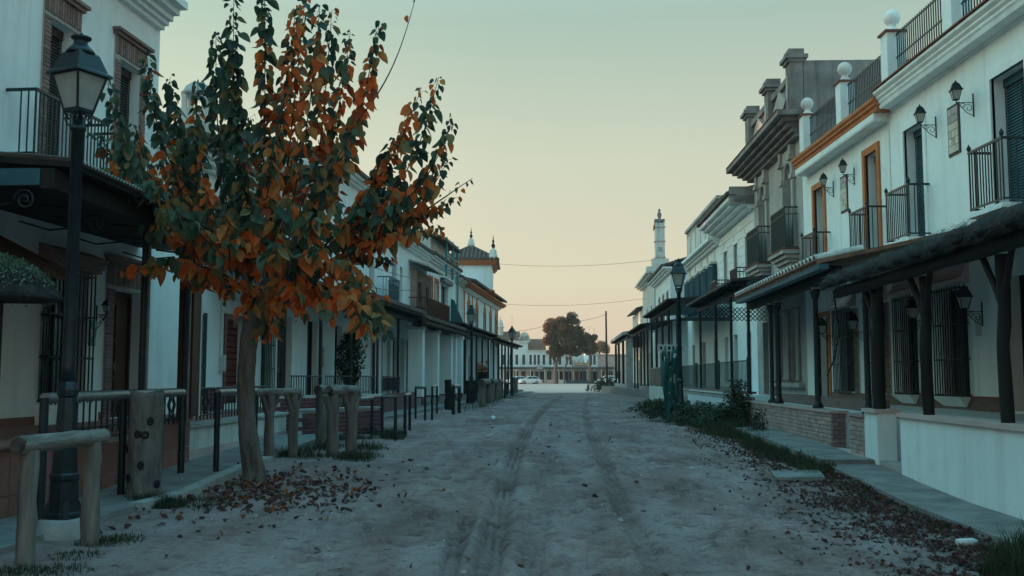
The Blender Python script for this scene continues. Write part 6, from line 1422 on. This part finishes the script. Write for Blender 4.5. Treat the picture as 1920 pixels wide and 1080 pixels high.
for i in range(len(Pm)):
    for k in range(NT):
        q = 2 * math.pi * k / NT; v = tk.v[i * NT + k]; c = Pm[i]; tk.v[i * NT + k] = c + (v - c) * (1 + .07 * math.sin(3 * q + i * .25) + .05 * math.sin(8 * q + i * .6) + rdg[(k + i // 5) % NT] + rn.uniform(-.022, .022) - (.3 if 11 <= i <= 16 and k in (7, 8) else 0))
tk.build('trunk', 'bark', tree)
crown0 = [(482, 585), (495, 556), (505, 530)]
limbs = []
def limb(pts, dys, r0, r1):
    Q = [T(x, y, d) for (x, y), d in zip(pts, dys)]; limbs.append((Q, r0, r1)); return Q
limb([(488, 572), (460, 545), (430, 525), (395, 505)], [0, -.1, -.25, -.4], .045, .02)
limb([(482, 590), (470, 545), (440, 470), (400, 420)], [0, .1, .2, .3], .07, .03)
limb([(492, 562), (505, 500), (510, 440), (500, 370)], [0, .05, .1, .0], .075, .03)
limb([(495, 556), (540, 500), (580, 450), (610, 380)], [0, -.15, -.25, -.3], .07, .03)
limb([(495, 560), (560, 520), (640, 480), (700, 440)], [0, .2, .5, .7], .06, .025)
limb([(490, 570), (545, 560), (600, 560), (650, 575)], [0, -.3, -.6, -.8], .045, .02)
lm = MB()
for Q, a, b in limbs:
    R = [lerp(a, b, k / (len(Q) - 1)) for k in range(len(Q))]; lm.tube(Q, R, 8, True)
lm.build('limbs', 'bark', tree)
# shoots: (start px, tip px, depth0, depth1, arch, leaf size, greenness)
S = []
def shoot(a, b, d0, d1, bend=(0, 0), dens=1.0, size=1.0, green=.5, bare=0.0): S.append((a, b, d0, d1, bend, dens, size, green, bare))
tips_up = [((395, 430), (202, 150), -.5, -1.2, (-40, 40), .75), ((380, 420), (275, 100), .2, .2, (-25, 0), .65), ((400, 420), (318, 148), .5, .6, (-15, 0), .7), ((400, 400), (372, 150), .2, .3, (-15, 0), .65),
           ((440, 470), (405, 60), -.2, -.5, (-12, 0), .75), ((455, 450), (438, 0), -.5, -.9, (-6, 0), .85), ((480, 440), (432, 90), -.6, -.8, (-5, 0), .8), ((490, 440), (495, -60), .2, .1, (4, 0), .65), ((500, 430), (535, 170), -.1, -.2, (0, 0), .45), ((500, 400), (556, 12), .2, .1, (0, 0), .3), ((540, 420), (600, 10), -.2, -.3, (8, 0), .42),
           ((530, 400), (575, -30), .5, .6, (0, 0), .4), ((580, 430), (622, 20), 0, .1, (4, 0), .5), ((590, 420), (657, 60), .3, .5, (5, 0), .45), ((610, 420), (712, 42), -.3, -.5, (8, 0), .3), ((600, 380), (690, 150), 0, .1, (5, 0), .35), ((640, 420), (790, 165), .2, .5, (15, 10), .28), ((650, 440), (822, 145), -.3, -.5, (25, 30), .55), ((660, 440), (848, 222), -.4, -.6, (30, 20), .5), ((640, 450), (740, 260), .2, .4, (10, 0), .5),
           ((660, 460), (840, 300), .2, .3, (20, 20), .4), ((650, 460), (800, 330), .5, .7, (10, 10), .6), ((560, 460), (660, 240), -.7, -.9, (0, 0), .7), ((530, 480), (600, 290), -.8, -1.1, (0, 0), .65), ((480, 480), (520, 260), -.5, -.7, (0, 0), .45), ((440, 480), (470, 220), .4, .6, (0, 0), .5), ((420, 480), (330, 230), .4, .8, (-10, 0), .55), ((400, 470), (255, 235), -.2, -.4, (-25, 20), .6)]
for a, b, d0, d1, bd_, gr in tips_up: shoot(a, b, d0, d1, bd_, 1.05, 1.0, gr - .04)
side = [((420, 480), (215, 285), -.3, -.6, (-10, -20), .6, 1.0), ((410, 480), (240, 350), -.9, -1.5, (-20, -45), .95, 1.15), ((430, 500), (300, 400), -1.0, -1.6, (-10, -30), .6, 1.2), ((440, 510), (262, 430), -.4, -.9, (0, -25), .3, 1.1), ((430, 520), (232, 520), -.6, -1.1, (0, -28), .3, 1.2), ((450, 540), (330, 520), -.3, -.6, (0, -18), .35, 1.0), ((420, 470), (320, 330), .2, .2, (0, -10), .5, 1.0), ((450, 480), (380, 350), -.8, -1.4, (0, -10), .45, 1.1),
        ((470, 500), (420, 400), -1.0, -1.6, (0, 0), .55, 1.15), ((480, 500), (470, 380), -1.1, -1.7, (0, 0), .6, 1.15), ((500, 500), (540, 370), -1.0, -1.6, (0, 0), .5, 1.15), ((520, 500), (590, 400), -1.0, -1.6, (10, 0), .6, 1.1), ((540, 500), (640, 380), -.7, -1.2, (0, 0), .5, 1.05), ((560, 500), (700, 360), -.3, -.5, (10, 0), .55, 1.0), ((580, 490), (740, 340), .1, .2, (10, 0), .6, 1.0), ((600, 480), (790, 400), .2, .2, (10, -10), .45, .9), ((620, 490), (855, 370), .3, .3, (10, 5), .45, .85), ((630, 490), (830, 430), -.2, -.4, (10, -15), .35, .95), ((640, 480), (760, 430), .3, .6, (0, -10), .35, 1.0),
        ((600, 510), (740, 490), .3, .6, (0, -15), .45, .9), ((580, 530), (700, 540), -.4, -.6, (0, -30), .3, 1.05), ((560, 530), (660, 500), -.8, -1.2, (0, -20), .35, 1.1), ((520, 520), (600, 470), -1.1, -1.7, (0, -10), .55, 1.15), ((500, 520), (520, 460), -1.3, -1.9, (0, -10), .5, 1.15), ((480, 520), (440, 450), -1.1, -1.7, (0, -10), .4, 1.1), ((540, 550), (620, 600), -.8, -1.2, (10, -35), .15, 1.1), ((560, 560), (690, 640), -.8, -1.3, (20, -45), .35, 1.1), ((580, 560), (722, 632), -.6, -1.0, (25, -45), .6, 1.1), ((520, 545), (565, 600), -.9, -1.3, (10, -25), .2, 1.0), ((500, 550), (485, 640), -.3, -.5, (20, 0), .3, 1.0), ((600, 560), (700, 600), -.2, -.3, (10, -25), .3, 1.0), ((620, 545), (720, 570), .2, .3, (0, -20), .2, 1.0), ((450, 550), (352, 540), .0, .1, (0, -22), .2, 1.0), ((440, 500), (330, 470), .5, .8, (0, -15), .4, 1.0), ((560, 470), (620, 330), .8, 1.2, (0, 0), .4, 1.0), ((480, 460), (440, 330), .9, 1.3, (0, 0), .35, 1.0), ((520, 450), (570, 300), .9, 1.3, (0, 0), .3, 1.0), ((640, 460), (720, 330), .9, 1.3, (0, 0), .45, 1.0), ((400, 450), (300, 300), .8, 1.2, (0, 0), .45, 1.0)]
side += [((500, 545), (455, 600), -.5, -.9, (-5, -20), .35, 1.0), ((505, 540), (520, 610), -.7, -1.1, (10, -20), .2, 1.05), ((480, 540), (420, 560), -.6, -1.0, (-5, -18), .3, 1.05), ((510, 530), (560, 560), -.9, -1.4, (5, -15), .3, 1.1), ((490, 520), (400, 470), -.9, -1.5, (0, -15), .45, 1.15), ((430, 440), (190, 320), .1, .0, (-10, -30), .4, .9), ((400, 440), (180, 250), .3, .3, (-20, 10), .6, .95)]
for a, b, d0, d1, bd_, gr, sz in side: shoot(a, b, d0, d1, bd_, 1.1, sz, gr)
shoot((650, 250), (782, -15), -.2, -.3, (14, 20), .10, .55, .5, .8); shoot((790, 400), (886, 334), .3, .3, (0, 0), .35, .45, .5, .3)
LV = []      # (position, rotation matrix, size, shape, colour)
sh = MB(); down = Vector((0, 0, -1))
for (a, b, d0, d1, bd_, dens, size, green, bare) in S:
    n = 14; pts = []
    for k in range(n + 1):
        t = k / n; pts.append(T(lerp(a[0], b[0], t) + bd_[0] * math.sin(math.pi * t), lerp(a[1], b[1], t) + bd_[1] * math.sin(math.pi * t), lerp(d0, d1, t)))
    L = sum((pts[k + 1] - pts[k]).length for k in range(n)); sh.tube(pts, [lerp(.016, .004, k / n) for k in range(n + 1)], 5, True)
    m = int(L / .029 * dens)
    for k in range(m):
        t = (k + rn.random()) / m; t = t ** .9
        if t < bare or t < .08: continue
        s = t * n; i = min(int(s), n - 1); p = pts[i].lerp(pts[i + 1], s - i); tan = (pts[i + 1] - pts[i]).normalized()
        q = k * 2.4 + rn.uniform(-.6, .6); e1 = tan.orthogonal().normalized(); e2 = tan.cross(e1); out = e1 * math.cos(q) + e2 * math.sin(q)
        hz = Vector((out.x, out.y, 0)); hz = hz.normalized() if hz.length > .05 else Vector((math.cos(q), math.sin(q), 0))
        stalk = (out * .7 + tan * .35 + Vector((0, 0, .15))).normalized() * rn.uniform(.03, .085)
        tipd = (down * rn.uniform(.75, 1.3) + hz * rn.uniform(.05, .9) + Vector((rn.uniform(-.4, .4), rn.uniform(-.4, .4), rn.uniform(-.1, .25)))).normalized()
        zax = -tipd; yax = hz - zax * hz.dot(zax); yax = yax.normalized() if yax.length > .01 else zax.orthogonal().normalized(); yax = Matrix.Rotation(rn.uniform(-1.3, 1.3), 3, zax) @ yax; xax = yax.cross(zax)
        sz = size * .188 * rn.uniform(.55, 1.3) * (1 if t < .8 else lerp(1, .5, (t - .8) / .2))
        pg = (green - .46) * 1.8 + .40 + .45 * max(0, t - .5) / .5 + .25 * math.sin(t * 9 + a[0] * .37)
        if rn.random() < pg: c = rn.choice([0, 0, 0, 1, 1]) if rn.random() < .85 else 2
        else: c = rn.choice([3, 4, 4, 4, 4, 5, 5, 2])
        if size > 1.04 and rn.random() < .55: c = {0: 1, 1: 2, 3: 4, 2: 5}.get(c, c)
        LV.append((p + stalk, xax, yax, zax, sz, rn.randrange(6), c)); 
        if k % 2 == 0: sh.tube([p, p + stalk], .0025, 3, True)
sh.build('shoots', 'twig', tree)
print('leaves', len(LV))
# the 300 leaves that show largest (nearest the camera and biggest) are single parts, the others one mass
order = sorted(range(len(LV)), key=lambda i: LV[i][0].y - 3.0 * LV[i][4]); big = set(order[:300])
fm = MB(); 
for i, (p, xa, ya, za, s, si, ci) in enumerate(LV):
    R = Matrix((xa * (.62 + .5 * ((i * 7919) % 100) / 100), ya, za)).transposed()
    if i in big:
        o = bpy.data.objects.new('leaf', leaf_mesh(si, ci)); COL.objects.link(o); o.parent = tree; o.matrix_local = Matrix.Translation(p - Vector(tree.location)) @ R.to_4x4() @ Matrix.Scale(s, 4)
    else:
        fm.cur = ci; fm.add([p + R @ (Vector(v) * s) for v in SHAPES[si][0]], SHAPES[si][1], True, True)
fm.build('foliage', LM, tree, 'stuff')
# ---- fallen leaves ----------------------------------------------------------------
def litter(name, label, n, pos, mats, sizes, seed):
    r = random.Random(seed); mb = MB()
    for _ in range(n):
        x, y = pos(r); s = r.uniform(*sizes); si = r.randrange(6); z = gz(x, y); c = r.choice(range(len(mats))); mb.cur = c
        R = Matrix.Rotation(r.uniform(0, 6.28), 3, 'Z') @ Matrix.Rotation(math.pi / 2 + r.gauss(0, .35), 3, 'X') @ Matrix.Rotation(r.gauss(0, .4), 3, 'Y')
        sh_ = [Vector(v) for v in SHAPES[si][0]]; cu = r.uniform(.2, .9)
        vs = [Vector((v.x * (1 - .3 * cu), v.y + cu * v.x * v.x * 1.6, v.z + .5)) for v in sh_]
        vs = [R @ (v * s) for v in vs]; lo = min(v.z for v in vs); mb.add([Vector((x, y, z - lo + .003)) + v for v in vs], SHAPES[si][1], True, True)
    o = mb.build(name, mats, None, 'stuff'); o['label'] = label; return o
def pos_left(r):
    if r.random() < .6: return (-3.55 + abs(r.gauss(0, .8)) * r.choice([1, 1, 1, -.5]), 13.9 + r.gauss(0, .9))
    return (r.uniform(-4.5, -2.0), r.gauss(13.4, 1.2))
litter('fallen_leaves', 'orange and brown fallen leaves round the foot of the street tree', 720, pos_left, ['dry1', 'dry1', 'dry2', 'dry2', 'dry1', 'dry3', 'dry2'], (.05, .105), 3)
def pos_right(r):
    while True:
        y = 6.0 + 20 * r.random() ** 1.5; e = trx(y) - .85; w = 1.0 + 1.0 * math.exp(-(y - 6) / 7); d = abs(r.gauss(0, .40)) * w + (r.uniform(0, .9) if r.random() < .06 else 0); x = e + .12 - d
        k = math.sin(x * 5.1 + y * 1.9) + math.sin(x * 2.3 - y * 3.1 + 1) + .7 * math.sin(y * 6.7 + x * 4)
        if k > -.4 or r.random() < .35: return x, y
litter('dry_leaf_litter', 'band of dark reddish dry leaves along the right verge', 14000, pos_right, ['dry2', 'dry2', 'dry1', 'dry1', 'dry2'], (.025, .065), 4)
litter('stray_leaves', 'single dry leaves scattered over the sandy street', 130, lambda r: (r.uniform(-3.6, 4.6), 5 + 26 * r.random() ** 1.4), ['dry2', 'dry1'], (.04, .09), 6)
# ---- pebbles and bits of twig pressed into the sand
pb = MB(); r_ = random.Random(44)
for _ in range(450):
    y = 4.8 + 34 * r_.random() ** 1.6; x = r_.uniform(-3.6, 4.4) + .03 * y; s = r_.uniform(.008, .028) * (1 if r_.random() < .93 else 2); z = gz(x, y); pb.cur = r_.choice([0, 0, 1])
    q = r_.uniform(0, 6.28); vs = [Vector((x + s * (1 + .4 * math.sin(q + k)) * math.cos(q + k * 1.257), y + s * math.sin(q + k * 1.257), z - .004)) for k in range(5)] + [Vector((x + .3 * s * math.cos(q + k * 2.1), y + .3 * s * math.sin(q + k * 2.1), z + s * .6)) for k in range(3)]
    pb.add(vs, [(0, 1, 5), (1, 6, 5), (1, 2, 6), (2, 3, 6), (3, 7, 6), (3, 4, 7), (4, 0, 7), (0, 5, 7), (5, 6, 7)], False, True)
for _ in range(220):
    y = 4.8 + 20 * r_.random() ** 1.5; x = r_.uniform(-4.0, 4.4) + .03 * y; q = r_.uniform(0, 6.28); l = r_.uniform(.03, .16); pb.cur = 2; a = Vector((x, y, gz(x, y) + .004)); b = a + Vector((l * math.cos(q), l * math.sin(q), .004)); pb.tube([a, a.lerp(b, .5) + Vector((0, .01, .006)), b], .003, 4, True)
o = pb.build('pebbles', ['concrete', 'cementdark', 'twig'], None, 'stuff'); o['label'] = 'pebbles and bits of twig scattered on the sand'
# ---- grass ------------------------------------------------------------------------
def grass(name, label, clumps, seed, h=(.06, .16), m='grass'):
    r = random.Random(seed); mb = MB()
    for (cx, cy, R, n, k) in clumps:
        for _ in range(n):
            q = r.uniform(0, 6.28); d = R * math.sqrt(r.random()); x, y = cx + d * math.cos(q), cy + d * math.sin(q); L = r.uniform(*h) * k * (1.25 - .7 * d / R) * r.choice([.5, .8, 1, 1, 1.4]); w = .0022 + .003 * r.random(); z = gz(x, y) - .01
            a = r.uniform(0, 6.28); lean = r.uniform(.1, .9); D = Vector((math.cos(a), math.sin(a), 0)); s = Vector((-D.y, D.x, 0)) * w; p = Vector((x, y, z)); m1 = p + Vector((0, 0, L * .6)) + D * L * .25 * lean; t = p + Vector((0, 0, L * (1 - .25 * lean))) + D * L * .75 * lean
            mb.add([p - s, p + s, m1 + s * .8, m1 - s * .8, t], [(0, 1, 2, 3), (3, 2, 4)], False, True)
    o = mb.build(name, m, None, 'stuff'); o['label'] = label; return o
c = [(s0.x + rn.uniform(-.25, .5), s0.y - rn.uniform(.1, .55), .22, 520, 1.0) for _ in range(10)] + [(s0.x + .5 + rn.uniform(-.3, .6), s0.y - .3 + rn.uniform(-.3, .4), .3, 200, .6) for _ in range(6)] + [(-3.95 + rn.uniform(-.2, .3), 9.0 + rn.uniform(-.8, 1.2), .25, 260, .5) for _ in range(9)]
grass('stump_grass', 'short green weeds round the stump and the near log rail', c, 5)
c = [(-3.3 + rn.uniform(-.8, .7), 19.6 + rn.uniform(-2.2, 3.0), .35, 300, 1.3) for _ in range(16)] + [(-2.9 + rn.uniform(-.5, .5), 23.0 + rn.uniform(-1, 1.5), .3, 300, 1.5) for _ in range(8)] + [(-1.6 + .07 * (y - 40) + rn.uniform(-.5, .4), y, .5, 90, 2.2) for y in np.linspace(38, 68, 14)]
grass('verge_weeds', 'tufts of weeds among the left log and steel rails', c, 6)
c = [(4.35 + rn.uniform(-.2, .35), 8.5 + rn.uniform(-.9, .6), .26, 800, 1.9) for _ in range(9)] + [(4.12 + .05 * y + rn.uniform(-.12, .08) - .05, y, .16, 200, .45) for y in np.linspace(9.3, 14.5, 14)]
grass('corner_grass', 'dark grass clump in the right bottom corner', c, 7, (.08, .2))
c = [(trx(y) - 1.0 + rn.uniform(-.25, .2), y, .3, 420, 1.1) for y in np.linspace(15.5, 23, 16)] + [(trx(y) - .9 + rn.uniform(-.5, .4), y, .5, 380, 1.9) for y in np.linspace(23, 40, 22)]
grass('right_verge_weeds', 'weeds along the foot of the pale brick wall', c, 8, (.08, .2))
# ---- shrubs on the right verge -------------------------------------------------------
def shrub(label, c, R, n, size, m, seed, stems=6):
    r = random.Random(seed); c = Vector(c); t = thing('shrub', c, label, 'shrub', 'shrubs on the right verge'); stm = MB(); fo = MB()
    for k in range(stems * 4):
        q = r.uniform(0, 6.28); e = c + Vector((R[0] * .8 * math.cos(q) * r.random(), R[1] * .8 * math.sin(q) * r.random(), R[2] * r.uniform(.5, 1.0))); b0 = c + Vector((R[0] * .5 * math.cos(q), R[1] * .5 * math.sin(q), -.05)); pts = [b0, b0.lerp(e, .5) + Vector((0, 0, .06)), e]; stm.tube(pts, [.008, .006, .003], 4, True)
    for _ in range(n):
        q = r.uniform(0, 6.28); w = math.sqrt(r.random()); hgt = r.random() ** .8; prof = (1 - .55 * hgt) * (1 + .3 * math.sin(3 * q + seed)); p = c + Vector((R[0] * w * math.cos(q) * prof, R[1] * w * math.sin(q) * prof, R[2] * hgt * (1 + .25 * math.sin(5 * q + seed * 2))))
        a = Vector((r.uniform(-1, 1), r.uniform(-1, 1), r.uniform(-.7, .5))).normalized() * size * r.uniform(.6, 1.4); b_ = a.cross(Vector((r.uniform(-1, 1), r.uniform(-1, 1), 1))).normalized() * size * .42; fo.add([p - a, p + b_, p + a, p - b_], [(0, 1, 2, 3)], False, True)
    stm.build('stems', 'twig', t); fo.build('foliage', m, t)
def SP(x, Y): return Vector((at_y(x, 708, Y).x, Y, ground_base(Y) + .05))
shrub('tall ivy shrub climbing at the near end of the block wall', SP(1382, 26.9), (.5, .7, 1.0), 1900, .05, 'vine', 1)
shrub('spreading green bush between ivy shrub and right street lamp', SP(1345, 27.2), (1.0, 1.3, .5), 2600, .05, 'vine', 2)
shrub('low bush round the foot of the right street lamp', SP(1295, 29.0), (.9, 1.3, .5), 2200, .05, 'vine', 3)
shrub('low greyish bush left of the right street lamp', SP(1245, 31.5), (.9, 1.6, .45), 1900, .05, 'grass', 4)
shrub('dusty low bush farther along the right verge', SP(1225, 37), (.9, 1.8, .4), 1500, .06, 'grass', 5)
shrub('green bush at the right plaza corner beside the pole', SP(1133, 92), (1.6, 3, 1.0), 1200, .12, 'grass', 6)
shrub('thin leggy weed against the pale brick wall', SP(1420, 23.6), (.3, .4, .55), 300, .045, 'vine', 7)
# ---- bits of rubbish ----------------------------------------------------------------
p = at_z(1812, 1020, -.2); m_ = MB(); m_.lathe([(.025, -.1), (.036, -.095), (.036, .06), (.03, .085), (.016, .1), (.016, .115)], (0, 0, 0), 12)
o = m_.build('plastic_bottle', 'paper'); o.location = (p.x, p.y, gz(p.x, p.y) + .035); o.rotation_euler = (0, math.radians(88), math.radians(8)); tag(o, 'small white plastic bottle lying by the right corner grass', 'bottle')
p = at_z(924, 789, .06); m_ = MB(); rn2 = random.Random(2); vs = [Vector((p.x + .09 * math.cos(k), p.y + .09 * math.sin(k), gz(p.x, p.y) + (.02 if k % 2 else .10))) for k in range(6)] + [Vector((p.x, p.y, gz(p.x, p.y) + .14))]
m_.add(vs, [(k, (k + 1) % 6, 6) for k in range(6)] + [(5, 4, 3, 2, 1, 0)], False, True); tag(m_.build('crumpled_paper', 'paper'), 'scrap of crumpled white paper on the sand left of the tyre track', 'paper')
for o in list(COL.objects):
    if o.type == 'EMPTY' and o.parent is None and 'label' not in o: print('unlabelled', o.name)
# ================================================================== AIR
hz_ = MB(); hz_.box(-310, 310, -70, 610, -1.6, 24); ho = hz_.build('haze', 'white', None, 'stuff'); ho['label'] = 'thin pale morning haze over the whole street'
hm = bpy.data.materials.new('haze'); hm.use_nodes = True; hn = hm.node_tree; hn.nodes.clear(); ov = hn.nodes.new('ShaderNodeOutputMaterial'); pv = hn.nodes.new('ShaderNodeVolumePrincipled')
pv.inputs['Color'].default_value = (.93, .95, .97, 1); pv.inputs['Density'].default_value = .0003; pv.inputs['Anisotropy'].default_value = 0.2; hn.links.new(pv.outputs[0], ov.inputs['Volume'])
ho.data.materials.clear(); ho.data.materials.append(hm); SC.cycles.volume_bounces = 0
